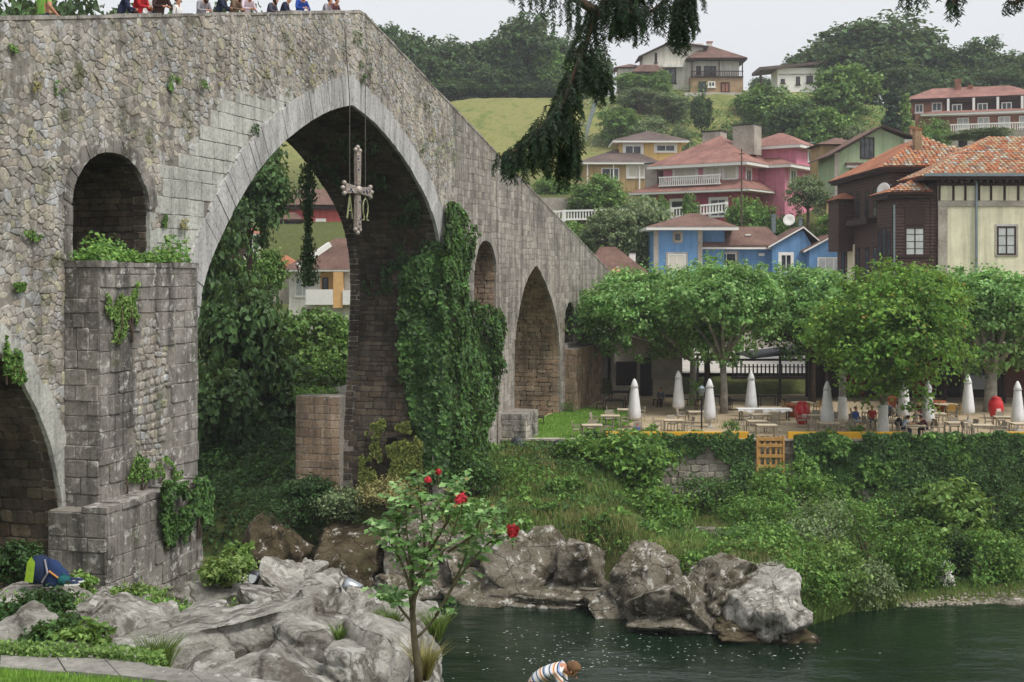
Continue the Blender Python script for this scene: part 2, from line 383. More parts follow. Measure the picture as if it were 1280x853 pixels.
def stone_poly(mb, cor, mapper, proud, cut=.18, bev=.03, r=rnd, sink=.05, n8=True):
    """one stone from four corners in (u,v): rounded outline, bevelled front standing proud of the joint"""
    c = (sum(p[0] for p in cor)/4, sum(p[1] for p in cor)/4); pts = []
    for i in range(4):
        p, q, o = cor[i], cor[(i+1) % 4], cor[i-1]
        if n8:
            k = cut*r.uniform(.4, 1.5); pts.append((p[0]+(o[0]-p[0])*k, p[1]+(o[1]-p[1])*k))
            k = cut*r.uniform(.4, 1.5); pts.append((p[0]+(q[0]-p[0])*k, p[1]+(q[1]-p[1])*k))
        else: pts.append(p)
    n = len(pts); ins = []
    for x, y in pts:
        d = math.hypot(x-c[0], y-c[1]) or 1; k = max(.2, 1-bev/d); ins.append((c[0]+(x-c[0])*k, c[1]+(y-c[1])*k))
    tl = (r.uniform(-.12, .12), r.uniform(-.12, .12))
    V = [mapper(x, y, -sink) for x, y in pts]+[mapper(x, y, proud*.55) for x, y in pts]+[mapper(x, y, proud+tl[0]*(x-c[0])*proud*4+tl[1]*(y-c[1])*proud*4) for x, y in ins]
    Fs = [tuple(range(2*n, 3*n))]
    for i in range(n):
        j = (i+1) % n; Fs += [(i, j, n+j, n+i), (n+i, n+j, 2*n+j, 2*n+i)]
    mb.add(V, Fs)
def rows(u0, u1, v0, v1, cu, cv, jit, gap, r, wav=0):
    v = v0; k = 0
    while v < v1-.05:
        h = min(cv*r.uniform(.72, 1.3), v1-v)
        if v1-(v+h) < cv*.4: h = v1-v
        u = u0-r.random()*cu*(1 if wav else .0)
        first = True
        while u < u1-.05:
            wd = cu*r.uniform(.6, 1.5)*(.6 if first and k % 2 else 1); first = False
            if u1-(u+wd) < cu*.4: wd = u1-u
            w0 = wav*math.sin(u*.9+k*.37)+wav*.6*math.sin(u*2.3+v); w1 = wav*math.sin((u+wd)*.9+k*.37)+wav*.6*math.sin((u+wd)*2.3+v); g = gap/2
            J = lambda s: r.uniform(-jit, jit)*s
            yield [(u+g+J(wd), v+g+w0+J(h)), (u+wd-g+J(wd), v+g+w1+J(h)), (u+wd-g+J(wd), v+h-g+w1+J(h)), (u+g+J(wd), v+h-g+w0+J(h))]
            u += wd
        v += h; k += 1
def stone_ngon(mb, pts, mapper, proud, bev=.03, sink=.05, r=rnd):
    n = len(pts); c = (sum(p[0] for p in pts)/n, sum(p[1] for p in pts)/n); ins = []
    for x, y in pts:
        d = math.hypot(x-c[0], y-c[1]) or 1; k = max(.25, 1-bev/d); ins.append((c[0]+(x-c[0])*k, c[1]+(y-c[1])*k))
    tl = (r.uniform(-.3, .3), r.uniform(-.3, .3))
    V = [mapper(x, y, -sink) for x, y in pts]+[mapper(x, y, proud*.5) for x, y in pts]+[mapper(x, y, proud*(1+tl[0]*(x-c[0])*4+tl[1]*(y-c[1])*4)) for x, y in ins]
    Fs = [tuple(range(2*n, 3*n))]
    for i in range(n):
        j = (i+1) % n; Fs += [(i, j, n+j, n+i), (n+i, n+j, 2*n+j, 2*n+i)]
    mb.add(V, Fs)
def voronoi(u0, u1, v0, v1, cu, cv, jit, gap, r, drop=.16, keep=None):
    """irregular rubble: cells round jittered seeds; dropped seeds leave room for bigger stones"""
    nu, nv = int((u1-u0)/cu)+1, int((v1-v0)/cv)+1; G = {}
    for i in range(-2, nu+3):
        for j in range(-2, nv+3):
            if r.random() > drop: G[i, j] = (u0+(i+.5+(j % 2)*.5+r.uniform(-jit, jit))*cu, v0+(j+.5+r.uniform(-jit, jit))*cv)
    asp = cu/cv
    for (i, j), (x, y) in G.items():
        if keep and not keep(x, y): continue
        poly = [(x-cu*1.6, y-cv*1.6), (x+cu*1.6, y-cv*1.6), (x+cu*1.6, y+cv*1.6), (x-cu*1.6, y+cv*1.6)]
        for di in range(-3, 4):
            for dj in range(-3, 4):
                q = G.get((i+di, j+dj))
                if q is None or (di == 0 and dj == 0): continue
                dx, dy = q[0]-x, (q[1]-y)*asp*asp; L = math.hypot(dx, q[1]-y) or 1e-6
                mx_, my_ = (x+q[0])/2, (y+q[1])/2; lim = dx*mx_+dy*my_-gap*.5*math.hypot(dx, dy); out = []
                for a, b in zip(poly, poly[1:]+poly[:1]):
                    fa, fb = dx*a[0]+dy*a[1]-lim, dx*b[0]+dy*b[1]-lim
                    if fa <= 0: out.append(a)
                    if (fa < 0) != (fb < 0): t_ = fa/(fa-fb); out.append((a[0]+(b[0]-a[0])*t_, a[1]+(b[1]-a[1])*t_))
                poly = out
                if len(poly) < 3: break
            if len(poly) < 3: break
        if len(poly) >= 3: yield poly
def face_map(o): return lambda u, v, d: loc(bp(u, o+d, v))
# --- pale ashlar zone to the left of the great arch, and where plain rubble goes
Z_ash = [(-2.75, .2), (-2.55, 3.3), (-.6, 3.9), (.6, 5.6), (3.2, 6.2), (6.2, 6.6), (9, 6.9), (6, 5.3), (2.5, 2.8), (.4, .6), (-.02, -1.5), (-1.7, -1.5), (-1.75, .2)]
RING = 1.12
def solid(x, z, margin=.12, opens=OPEN):
    for A in opens:
        if inpoly(x, z, A): return False
    return True
_rc = {}
def near_ring(x, z):
    for A, d in ((A_main, RING), (A_left, .62), (A_two, .5), (H_1, .42), (H_2, .4), (H_3, .35)):
        xs_ = [q[0] for q in A]
        if min(xs_)-1.3 < x < max(xs_)+1.3 and seg_d(x, z, A[1:-1]) < d-.1: return True
    return False
rr = random.Random(21)
mbr, mbr2 = MB(), MB(); ash = []
def rub_keep(x, z):
    if z > topz(x)-.02 or not solid(x, z) or near_ring(x, z): return False
    return not ((inpoly(x, z, Z_ash) and seg_d(x, z, Z_ash) > .45) or (-6.72 < x < -1.8 and z < .1) or (-1.8 <= x < 0 and z < -1.4) or (x > 22.2 and z < 0))
def chop(P, k=.2):
    return [q for a, b in zip(P, P[1:]+P[:1]) for q in ((a[0]+(b[0]-a[0])*k, a[1]+(b[1]-a[1])*k), (b[0]+(a[0]-b[0])*k, b[1]+(a[1]-b[1])*k))]
for poly in voronoi(-13, 24.3, -9.5, 10.6, .205, .155, .46, .010, rr, .32, rub_keep):
    if all(z < topz(x)+.03 and solid(x, z) for x, z in poly):
        cx, cz = poly[0]; pk = float(fbm(cx*.6+3, cz*.6))-.5
        stone_ngon(mbr, chop(poly), face_map(0), rr.uniform(.0, .036)+pk*.05, .032, .05, rr)
for cor in rows(24.2, 60, -12.5, 10.6, .55, .33, .08, .02, rr, .03):
    cx, cz = sum(p[0] for p in cor)/4, sum(p[1] for p in cor)/4
    if max(p[1] for p in cor) > min(topz(p[0]) for p in cor)-.02 or not all(solid(x, z) for x, z in cor) or near_ring(cx, cz): continue
    stone_poly(mbr2, cor, face_map(0), rr.uniform(.004, .02), .1, .015, rr)
tag(mbr.build('rubble_stones', M_rub, bridge), kind='stuff'); tag(mbr2.build('streaked_stones', M_rub2, bridge), kind='stuff')
# capping stones along the near parapet
s = -16.0
while s < 70:
    L = rr.uniform(.7, 1.3) if not 11.5 < s < 15 else .8; mb = MB(); b = .03
    for o0, o1 in ((-.52, .025),):
        z0, z1 = topz(s+.02), topz(s+L-.02); h = .06+rr.uniform(-.03, .04)
        V = [loc(bp(x, o, z+dz)) for x, z in ((s+.015, z0), (s+L-.015, z1)) for o in (o0, o1) for dz in (-.03, h)]
        mb.add(V, [(0, 1, 3, 2), (4, 6, 7, 5), (0, 4, 5, 1), (2, 3, 7, 6), (1, 5, 7, 3), (0, 2, 6, 4)])
    mb.build('coping_stone', M_rub2, bridge); s += L
# --- individual ashlar blocks
def ashlar_face(u0, u1, v0, v1, cu, cv, mapper, mat, keep=None, proud=(.004, .055), jit=.03, seed=3, name='ashlar_block', skip=None):
    r = random.Random(seed)
    for cor in rows(u0, u1, v0, v1, cu, cv, jit, .018, r, 0):
        cx, cz = sum(p[0] for p in cor)/4, sum(p[1] for p in cor)/4
        if keep and not all(keep(x, z) for x, z in cor+[(cx, cz)]): continue
        if skip and skip(cx, cz): continue
        mb = MB(); stone_poly(mb, cor, mapper, r.uniform(*proud), .06, .02, r)
        mb.build(name, mat, bridge)
ashlar_face(-2.7, 8.8, -1.45, 6.8, .62, .42, face_map(0), M_light, lambda x, z: inpoly(x, z, Z_ash) and solid(x, z), seed=4, skip=near_ring, proud=(.012, .03))
# the flood buttress of the near pier: body, stepped foot, blocks on its faces
mb = MB()
def bbox(mb, s0, s1, o0, o1, z0, z1):
    V = [loc(bp(s_, o, z)) for z in (z0, z1) for o in (o0, o1) for s_ in (s0, s1)]
    mb.add(V, [(0, 1, 3, 2), (4, 6, 7, 5), (0, 4, 5, 1), (2, 3, 7, 6), (0, 2, 6, 4), (1, 5, 7, 3)])
bbox(mb, -6.7, -1.8, -.02, 1.0, -12, .1); bbox(mb, -7.35, -2.65, -.02, 1.62, -12, -5.95)
mb.build('buttress', M_core, bridge)
rub_patch = lambda x, z: ((x+4.3)/.95)**2+((z+3.3)/2.1)**2 < 1
ashlar_face(-6.7, -1.8, -5.9, .12, .72, .44, face_map(1.0), M_ash, seed=5, skip=rub_patch)
mb = MB()
for cor in rows(-5.4, -3.2, -5.6, -1.1, .24, .2, .16, .03, rr, .05):
    cx, cz = sum(p[0] for p in cor)/4, sum(p[1] for p in cor)/4
    if rub_patch(cx, cz): stone_poly(mb, cor, face_map(1.0), rr.uniform(.0, .06), .25, .04, rr)
tag(mb.build('exposed_rubble', M_rub, bridge), kind='stuff')
ashlar_face(0, 1.0, -8.6, .12, .55, .44, lambda u, v, d: loc(bp(-6.7-d, u, v)), M_ash, seed=6)
ashlar_face(-7.35, -2.65, -9.6, -5.97, .7, .48, face_map(1.62), M_ash, seed=7)
ashlar_face(0, 1.62, -9.6, -5.97, .6, .48, lambda u, v, d: loc(bp(-7.35-d, u, v)), M_ash, seed=8)
ashlar_face(-1.78, -.02, -9, -1.5, .75, .44, face_map(0), M_ash, seed=9)
# cap slabs on the ledges
for (s0, s1, o0, o1, z) in ((-6.75, -1.75, -.0, 1.06, .12), (-7.4, -2.6, .95, 1.68, -5.95)):
    s = s0
    while s < s1-.1:
        L = min(rr.uniform(.6, 1.1), s1-s); mb = MB(); bbox(mb, s+.01, s+L-.01, o0+.002, o1+rr.uniform(-.03, .02), z, z+.14+rr.uniform(-.03, .03)); mb.build('ledge_slab', M_ash, bridge); s += L
# --- voussoirs
def ring_blocks(P, depth, wd, mat, proud=.05, name='voussoir', back=.10):
    L = [0]
    for a, b in zip(P[:-1], P[1:]): L.append(L[-1]+math.hypot(b[0]-a[0], b[1]-a[1]))
    n = max(3, int(L[-1]/wd)); X = np.interp(np.linspace(0, L[-1], n+1), L, [p[0] for p in P]); Z = np.interp(np.linspace(0, L[-1], n+1), L, [p[1] for p in P])
    nn = []
    for k in range(n+1):
        a, b = max(k-2, 0), min(k+2, n); dx, dz = X[b]-X[a], Z[b]-Z[a]; l = math.hypot(dx, dz); nn.append((-dz/l, dx/l))
    for k in range(n):
        g = .006/wd; e = rr.uniform(-.07, .05); pr = proud+rr.uniform(-.015, .02); pts = []
        lerp = lambda a, b, u: a+(b-a)*u
        for u, d in ((g, -.01), (1-g, -.01), (1-g, depth+e), (g, depth+e)):
            pts.append((lerp(X[k], X[k+1], u)+lerp(nn[k][0], nn[k+1][0], u)*d, lerp(Z[k], Z[k+1], u)+lerp(nn[k][1], nn[k+1][1], u)*d))
        V = [loc(bp(x, -back, z)) for x, z in pts]+[loc(bp(x, pr, z)) for x, z in pts]
        mb = MB(); mb.add(V, [(3, 2, 1, 0), (4, 5, 6, 7), (0, 1, 5, 4), (1, 2, 6, 5), (2, 3, 7, 6), (3, 0, 4, 7)]); mb.build(name, mat, bridge)
mainring = [q for q in A_main[2:-3]]
ring_blocks(mainring, RING, .33, M_vous, .055)
ring_blocks([q for q in A_left[2:-2] if q[0] > -14.5], .62, .42, M_light, .03)
ring_blocks(H_1[1:-1], .42, .36, M_ash, .03); ring_blocks([(-6.42, .2), (-6.42, 1.7)], .3, .5, M_ash, .03); ring_blocks([(-2.72, 1.7), (-2.72, .2)], .3, .5, M_light, .03)
ring_blocks(A_two[2:-1], .5, .45, M_rub2, .03); ring_blocks(H_2[1:-1], .4, .4, M_rub2, .03); ring_blocks(H_3[1:-1], .35, .4, M_rub2, .03)
# --- soffits and inner pier walls: stone courses
def soffit(P, o0, o1, cu, cv, mat, name, seed, proud=(.0, .05), jit=.06):
    L = [0]
    for a, b in zip(P[:-1], P[1:]): L.append(L[-1]+math.hypot(b[0]-a[0], b[1]-a[1]))
    px_, pz_ = [p[0] for p in P], [p[1] for p in P]
    def mp(u, v, d):
        v = max(0, min(L[-1], v)); x, z = np.interp(v, L, px_), np.interp(v, L, pz_); v2 = min(v+.05, L[-1]); v1 = max(v2-.1, 0)
        dx, dz = np.interp(v2, L, px_)-np.interp(v1, L, px_), np.interp(v2, L, pz_)-np.interp(v1, L, pz_); l = math.hypot(dx, dz) or 1
        return loc(bp(x+dz/l*d, u, z-dx/l*d))
    r = random.Random(seed); mb = MB()
    for cor in rows(o0, o1, 0, L[-1], cu, cv, jit, .025, r, .0): stone_poly(mb, cor, mp, r.uniform(*proud), .14, .025, r, .04)
    tag(mb.build(name, mat, bridge), kind='stuff')
k = max(range(len(A_main)), key=lambda i: A_main[i][1])
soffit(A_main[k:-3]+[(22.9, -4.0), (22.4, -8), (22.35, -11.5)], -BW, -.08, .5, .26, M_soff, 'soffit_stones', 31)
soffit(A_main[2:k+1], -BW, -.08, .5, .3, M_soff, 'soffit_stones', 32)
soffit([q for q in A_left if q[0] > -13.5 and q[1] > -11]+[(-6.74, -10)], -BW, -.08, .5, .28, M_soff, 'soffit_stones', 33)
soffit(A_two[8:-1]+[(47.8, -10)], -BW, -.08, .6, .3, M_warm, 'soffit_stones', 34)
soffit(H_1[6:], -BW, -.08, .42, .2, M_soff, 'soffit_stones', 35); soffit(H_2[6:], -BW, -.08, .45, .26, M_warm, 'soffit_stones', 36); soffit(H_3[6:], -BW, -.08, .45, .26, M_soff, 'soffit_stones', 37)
# --- right pier: stepped foot, downstream cutwater, pilaster by the terrace
mb = MB(); bbox(mb, 21.9, 30, -7.0, -BW-.01, -14, -6.0); mb.build('cutwater', M_core, bridge)
mb = MB(); bbox(mb, 49.2, 58.0, 0, .75, -12, -5.2); mb.build('pilaster', M_core, bridge)
mb = MB(); bbox(mb, 33.6, 36.35, 0, 1.4, -14, -7.9); mb.build('pier_foot', M_core, bridge)
def mini(u0, u1, v0, v1, cu, cv, mp, mat, seed, name='pier_stones', proud=(.005, .05)):
    r = random.Random(seed); mb = MB()
    for cor in rows(u0, u1, v0, v1, cu, cv, .04, .03, r, 0): stone_poly(mb, cor, mp, r.uniform(*proud), .1, .02, r)
    tag(mb.build(name, mat, bridge), kind='stuff')
mini(-7.0, -BW-.02, -11.5, -6.0, .6, .34, lambda u, v, d: loc(bp(21.9-d, u, v)), M_warm, 41)
mini(22, 36.3, -11, -8.6, .6, .34, face_map(0), M_rub2, 42)
mini(49.2, 58, -10, -5.2, .7, .42, face_map(.75), M_warm, 43); mini(0, .75, -10, -5.2, .4, .42, lambda u, v, d: loc(bp(49.2-d, u, v)), M_warm, 44)
mini(33.6, 36.35, -11, -7.9, .5, .34, face_map(1.4), M_ash, 45); mini(0, 1.4, -11, -7.9, .5, .34, lambda u, v, d: loc(bp(33.6-d, u, v)), M_ash, 46)
# dark putlog holes in the foot of the right pier
M_hole = plain('dark_recess', '#15120f', .95, .1)
for o, z in ((-2.2, -8.15), (-.75, -8.25)):
    mb = MB(); mb.add([loc(bp(22.26, o+a, z+b)) for a, b in ((-.22, -.26), (.22, -.26), (.22, .24), (-.22, .24))]+[loc(bp(22.7, o+a, z+b)) for a, b in ((-.22, -.26), (.22, -.26), (.22, .24), (-.22, .24))], [(3, 2, 1, 0), (0, 1, 5, 4), (1, 2, 6, 5), (2, 3, 7, 6), (3, 0, 4, 7)]); mb.build('putlog_hole', M_hole, bridge)
# ------------------------------------------------------------------ rocks
def rock_mat(name, cols, dark, white=.5, moss=.4, wet=True):
    m, t, p = nodes(name, .88, .2)
    c = ramp(t, noise_n(t, 1.3, 8, .7), [(.3, cols[0]), (.45, cols[1]), (.6, cols[2]), (.75, cols[3])])
    c = mix(t, c, ramp(t, noise_n(t, 7, 8, .75), [(.3, .5), (.5, 1.0), (.7, 1.2)]), 1.0, 'MULTIPLY')
    f = ramp(t, noise_n(t, 1.1, 8, .75), [(.5, 0.0), (.58, 1.0)]); c = mix(t, c, dark, mixf(t, f, .75))
    f = ramp(t, noise_n(t, 2.6, 8, .7), [(.6-white*.06, 0.0), (.63-white*.05, 1.0)]); c = mix(t, c, '#d2d0c8', mixf(t, f, .8))
    wp = N(t, 'ShaderNodeMix', data_type='VECTOR'); wp.inputs[0].default_value = .22; t.links.new(pos(t), wp.inputs[4]); nz_ = N(t, 'ShaderNodeTexNoise'); nz_.inputs['Scale'].default_value = 1.2; nz_.inputs['Detail'].default_value = 5; t.links.new(pos(t), nz_.inputs['Vector']); sc_ = N(t, 'ShaderNodeVectorMath', operation='SCALE'); sc_.inputs['Scale'].default_value = 3; t.links.new(nz_.outputs['Color'], sc_.inputs[0]); t.links.new(sc_.outputs[0], wp.inputs[5])
    vo = N(t, 'ShaderNodeTexVoronoi', feature='DISTANCE_TO_EDGE'); vo.inputs['Scale'].default_value = .8; t.links.new(wp.outputs[1], vo.inputs['Vector']); crk = ramp(t, vo.outputs['Distance'], [(0, 0.0), (.025, 1.0)]); c = mix(t, c, mix(t, '#5c564e', '#ffffff', crk), .6, 'MULTIPLY')
    f = ramp(t, noise_n(t, .8, 7, .75), [(.66-moss*.14, 0.0), (.74-moss*.12, 1.0)]); c = mix(t, c, '#4a4c2a', mixf(t, f, .8))
    t.links.new(c, p.inputs['Base Color'])
    h = mix(t, noise_n(t, 2.2, 9, .75), noise_n(t, 11, 6, .75), .4); h = mix(t, h, crk, .15); bump(t, p, h, 1.0, .25); return m
M_rock = rock_mat('pale_limestone', ['#8d8981', '#a5a198', '#bab6ad', '#99938a'], '#5b544a', .95, .2)
M_rock2 = rock_mat('bank_rock', ['#6d6757', '#80796b', '#8d8679', '#655c48'], '#3d3520', .55, .75)
M_rock3 = rock_mat('brown_rock', ['#4f4634', '#5a4f3a', '#665b48', '#483f2c'], '#332b1c', .1, .75)
def boulder(px, py, Y, wpx, hpx, dep, seed, mat, label, rot=0, tilt=0, cuts=7, name='boulder', sub=4, rough=.16, group=None, sink=.25, bed=.05):
    """px, py: middle of the visible mass; wpx, hpx its size in the photograph at distance Y; dep its depth in metres"""
    r = random.Random(seed); bm = bmesh.new(); bmesh.ops.create_icosphere(bm, subdivisions=sub, radius=1)
    pl = []
    for k in range(cuts):
        n = Vector((r.gauss(0, 1), r.gauss(0, 1), r.gauss(0, .8))).normalized(); pl.append((n, r.uniform(.42, .82)))
    ck = [(Vector((r.gauss(0, 1), r.gauss(0, 1), r.gauss(0, 1))).normalized(), r.uniform(-.5, .5)) for k in range(4)]
    off = Vector((seed*3.1, seed*1.7, 0))
    for v in bm.verts:
        c = v.co.copy()
        for n, d in pl:
            e = c.dot(n)-d
            if e > 0: c -= n*e
        f = noise.fractal(c*1.6+off, .8, 2.1, 6); g = noise.fractal(c*6+off, .9, 2.2, 3)
        dd = 0
        for n, d in ck:                                      # cracks: grooves along wavering planes
            q = abs(c.dot(n)-d+.12*noise.noise(c*2.3+off*2)); dd += max(0, 1-q/.06)
        st = noise.noise(Vector((c.x*.8, c.y*.8, c.z*5))+off)        # bedding
        v.co = c*(1+rough*f+.045*g+bed*st-.10*min(dd, 1.3))
    w_, h_ = wpx/F*Y, hpx/F*Y
    me = bpy.data.meshes.new(name); M = Matrix.Rotation(R(tilt), 4, 'Y')@Matrix.Rotation(R(rot), 4, 'Z')
    bm.transform(M); xs_ = [v.co.x for v in bm.verts]; zs_ = [v.co.z for v in bm.verts]; ys_ = [v.co.y for v in bm.verts]
    hh = h_*(1+sink)
    bm.transform(Matrix.Diagonal((w_/(max(xs_)-min(xs_)), dep/(max(ys_)-min(ys_)), hh/(max(zs_)-min(zs_)), 1)))
    bm.to_mesh(me); bm.free(); o = link(name, me, mat, smooth=True)
    c = at(px, py, Y); o.location = (c.x, c.y, c.z-h_*sink/2); tag(o, label, 'rock', group); return o
G1 = 'limestone boulders on the near bank'
NB = [ # px, py, Y, w, h, depth, seed, rot, tilt, label
 (300, 778, 17.5, 300, 105, 3.2, 3, 20, -14, 'large pale lichen-spotted boulder sloping up to the right on the near bank'),
 (330, 838, 14.2, 200, 70, 2.2, 5, 0, -8, 'flat pale rock slab at the bottom edge beside the coping'),
 (482, 815, 15.5, 150, 90, 2.4, 8, 40, 8, 'rounded pale boulder directly behind the rose stem'),
 (395, 745, 20, 120, 70, 2.4, 9, 10, 0, 'grey boulder in the middle of the near rock pile'),
 (355, 722, 25, 90, 50, 2.4, 12, 60, 0, 'pale boulder topping the near rock pile near the pier'),
 (412, 728, 23.5, 56, 44, 1.6, 14, 0, 10, 'small pointed boulder beside the silver floodlight'),
 (460, 772, 19, 110, 60, 2.0, 15, 30, -10, 'ridged boulder sloping to the water left of the rose'),
 (515, 775, 18.5, 80, 40, 1.6, 16, 0, 12, 'low boulder at the river edge behind the rose'),
 (432, 822, 14.8, 70, 50, 1.4, 18, 0, 0, 'cracked grey stone between the flat slab and the rounded boulder'),
 (528, 838, 15, 60, 60, 1.6, 19, 0, 20, 'pale rock under the rose at the right end of the pile'),
 (400, 800, 16.4, 120, 44, 1.8, 33, 12, 6, 'grey stone wedged above the flat slab'),
 (455, 748, 21.5, 60, 46, 1.6, 34, 50, 0, 'dark topped stone below the silver floodlight'),
 (160, 770, 20.5, 120, 46, 2.2, 20, 0, 4, 'grey weathered rock below the pier buttress'),
 (100, 765, 21, 70, 44, 1.8, 21, 0, 14, 'white streaked rock in front of the backpack ledge'),
 (40, 748, 26.5, 170, 36, 3.6, 22, 0, 0, 'flat rock ledge carrying the backpack'),
 (30, 790, 17, 110, 60, 1.8, 23, 0, 0, 'dark grey rock overgrown by the shrub at the left edge'),
 (140, 742, 29, 50, 20, 1.0, 24, 0, 0, 'small white stone at the foot of the pier buttress'),
 (185, 752, 27, 60, 22, 1.2, 25, 0, -10, 'low pale stone in the grass under the pier buttress'),
 (255, 742, 27, 110, 30, 1.8, 26, 0, 0, 'long low rock right of the pier buttress'),
 (300, 722, 30, 60, 30, 1.6, 28, 0, 0, 'grey stone under the leafy plant beside the pier'),
 (90, 812, 14.5, 110, 30, 1.2, 29, 0, 0, 'grey rock behind the ground cover by the coping'),
 (250, 765, 19.5, 60, 34, 1.4, 81, 0, 20, 'grey stone left on the upper slope of the large boulder'),
 (330, 752, 21.5, 70, 36, 1.4, 82, 30, -12, 'split grey stone behind the large boulder'),
 (385, 712, 26, 44, 26, 1.2, 83, 0, 0, 'small grey stone between the two floodlights'),
 (445, 790, 17, 60, 40, 1.2, 84, 70, 14, 'angular stone left of the rounded boulder'),
 (372, 770, 18.5, 66, 40, 1.4, 85, 20, -6, 'angular slab in the middle of the rock pile'),
 (500, 748, 20.5, 50, 28, 1.2, 86, 0, 10, 'low dark stone at the water left of the rose canes'),
 (270, 820, 15, 70, 26, 1.0, 87, 0, 0, 'low stone in front of the large boulder beside the grass tuft'),
 (205, 765, 22, 50, 26, 1.2, 88, 0, 0, 'small stone between the weathered rock and the large boulder'),
]
for (px, py, Y, w_, h_, d, sd_, ro, ti, lb) in NB: boulder(px, py, Y, w_, h_, d, sd_, M_rock, lb, ro, ti, cuts=26, sink=.6, rough=.10, sub=5, group=G1)
G2 = 'rocks along the far shore'
FB = [
 (655, 692, 58.6, 170, 100, 6, 51, 20, -4, M_rock2, 'big mossy white-patched rock face above the water right of the roses'),
 (738, 694, 58.0, 120, 84, 6, 74, 0, 4, M_rock2, 'right half of the mossy rock face, with pale patches'),
 (612, 724, 57.4, 150, 44, 4, 52, 0, 6, M_rock2, 'grey rock with pale top at the shore behind the rose'),
 (520, 728, 58, 160, 36, 4, 53, 0, 4, M_rock2, 'low dark rock shelf under the great arch'),
 (425, 682, 59.5, 130, 76, 5, 54, 0, 0, M_rock3, 'brown overhanging rock under the great arch'),
 (520, 675, 59, 130, 76, 5, 55, 0, 0, M_rock2, 'pale cracked rock below the right pier'),
 (345, 670, 61, 100, 60, 5, 56, 0, 0, M_rock3, 'ivy-topped boulder seen through the great arch'),
 (300, 645, 66, 80, 40, 5, 57, 0, 0, M_rock3, 'brown rock by the path beyond the great arch'),
 (578, 704, 58.4, 90, 56, 4, 72, 0, 8, M_rock2, 'grey rock seen through the rose leaves'),
 (690, 744, 56.4, 190, 22, 3, 58, 0, 2, M_rock2, 'thin flat rock shelf at the waterline below the mossy face'),
 (715, 728, 56.9, 130, 24, 3, 69, 0, -3, M_rock2, 'second flat ledge stacked over the waterline shelf'),
 (790, 742, 55, 120, 46, 4, 59, 0, -8, M_rock2, 'grey rock sloping into the water beside the mossy face'),
 (800, 712, 55.6, 110, 60, 4, 63, 0, -16, M_rock2, 'white edged rock slab between the mossy face and the point'),
 (860, 735, 53.4, 150, 80, 5, 60, 10, -6, M_rock2, 'mossy brown-sided rock at the middle of the far shore'),
 (850, 772, 52.4, 170, 26, 3.4, 70, 0, 2, M_rock2, 'low grey ledge at the waterline in the middle of the far shore'),
 (940, 742, 52.2, 105, 88, 5, 61, 30, 8, M_rock, 'smooth pale boulder at the point of the far shore'),
 (905, 716, 53.6, 110, 46, 4, 71, 20, 0, M_rock2, 'lichen-spotted rock tucked behind the pale boulder'),
 (940, 694, 55.5, 120, 24, 4, 62, 0, -4, M_rock, 'long pale flat rock lying in the grass above the point'),
 (960, 783, 51.3, 130, 26, 3, 64, 0, 0, M_rock3, 'low brown rock at the waterline under the shrubs'),
 (885, 668, 60, 80, 18, 3, 65, 0, 0, M_rock2, 'sandy rock step on the bank below the terrace wall'),
 (1265, 752, 56.2, 40, 10, 1.5, 66, 0, 0, M_rock2, 'flat grey stone on the pebbly shore at the right edge'),
]
for (px, py, Y, w_, h_, d, sd_, ro, ti, mt, lb) in FB: boulder(px, py, Y, w_, h_, d, sd_, mt, lb, ro, ti, cuts=16, sink=.5, rough=.14, sub=5, bed=.11, group=G2)
# pebbly strip at the right shore
rs = np.random.RandomState(9); n = 500; ang = np.linspace(0, 2*np.pi, 7)[:6]
X = rs.uniform(17, 24, n); Yp = yf(X)+rs.uniform(-.1, .9, n); Zp = ground_h(X, Yp); sz = rs.uniform(.03, .10, n)
V = np.concatenate([np.stack([X[:, None]+sz[:, None]*np.cos(ang), Yp[:, None]+sz[:, None]*np.sin(ang), np.repeat(np.maximum(Zp, WATER)[:, None], 6, 1)], -1), np.stack([X, Yp, np.maximum(Zp, WATER)+sz*.7], -1)[:, None]], 1).reshape(-1, 3)
b = (np.arange(n)*7)[:, None]; Fa = np.concatenate([np.stack([b[:, 0]+k, b[:, 0]+(k+1) % 6, b[:, 0]+6], 1) for k in range(6)])
tag(link('pebbles', mesh_np('pebbles', V, Fa), stone('pebble', ['#6a6456', '#7a7466', '#8a8478', '#5d574a'])), kind='stuff', label='pale pebbles along the right shore')

# ------------------------------------------------------------------ foliage materials
L_ivy = leaf('ivy_leaf', '#26401c', '#3a5c27', '#547a36', .9, .2)
L_ivydk = leaf('dark_ivy_leaf', '#1e3417', '#2c4a20', '#3f6130', .9, .15)
L_plane = leaf('plane_leaf', '#42702f', '#6a9a4b', '#a0c67c', .6, .35)
L_front = leaf('cherry_leaf', '#3c6422', '#5c8a2c', '#86ac40', .7, .35, tips='#9a7a3c')
L_oak = leaf('hill_tree_leaf', '#28401f', '#3a572b', '#506f3a', .25, .2)
L_oak2 = leaf('bright_tree_leaf', '#3f6026', '#587c34', '#7a9c4a', .25, .25)
L_grey = leaf('olive_leaf', '#4c5f3c', '#647850', '#869669', .4, .25)
L_shrub = leaf('shrub_leaf', '#365a20', '#527c2e', '#7fa44a', .9, .3)
L_lime = leaf('young_leaf', '#4b6b2c', '#678a3c', '#8fae5c', 1.2, .35)
L_dry = leaf('dry_grass_leaf', '#6f6a3e', '#8a8450', '#a39a66', 1.2, .2)
L_grass = leaf('grass_blade', '#465f2a', '#5e7a36', '#849956', .9, .3)
L_lawn = leaf('lawn_blade', '#5a8028', '#75a038', '#98bd58', 3, .35)
L_cyp = leaf('cypress_leaf', '#1c3424', '#28452e', '#37583a', .5, .1)
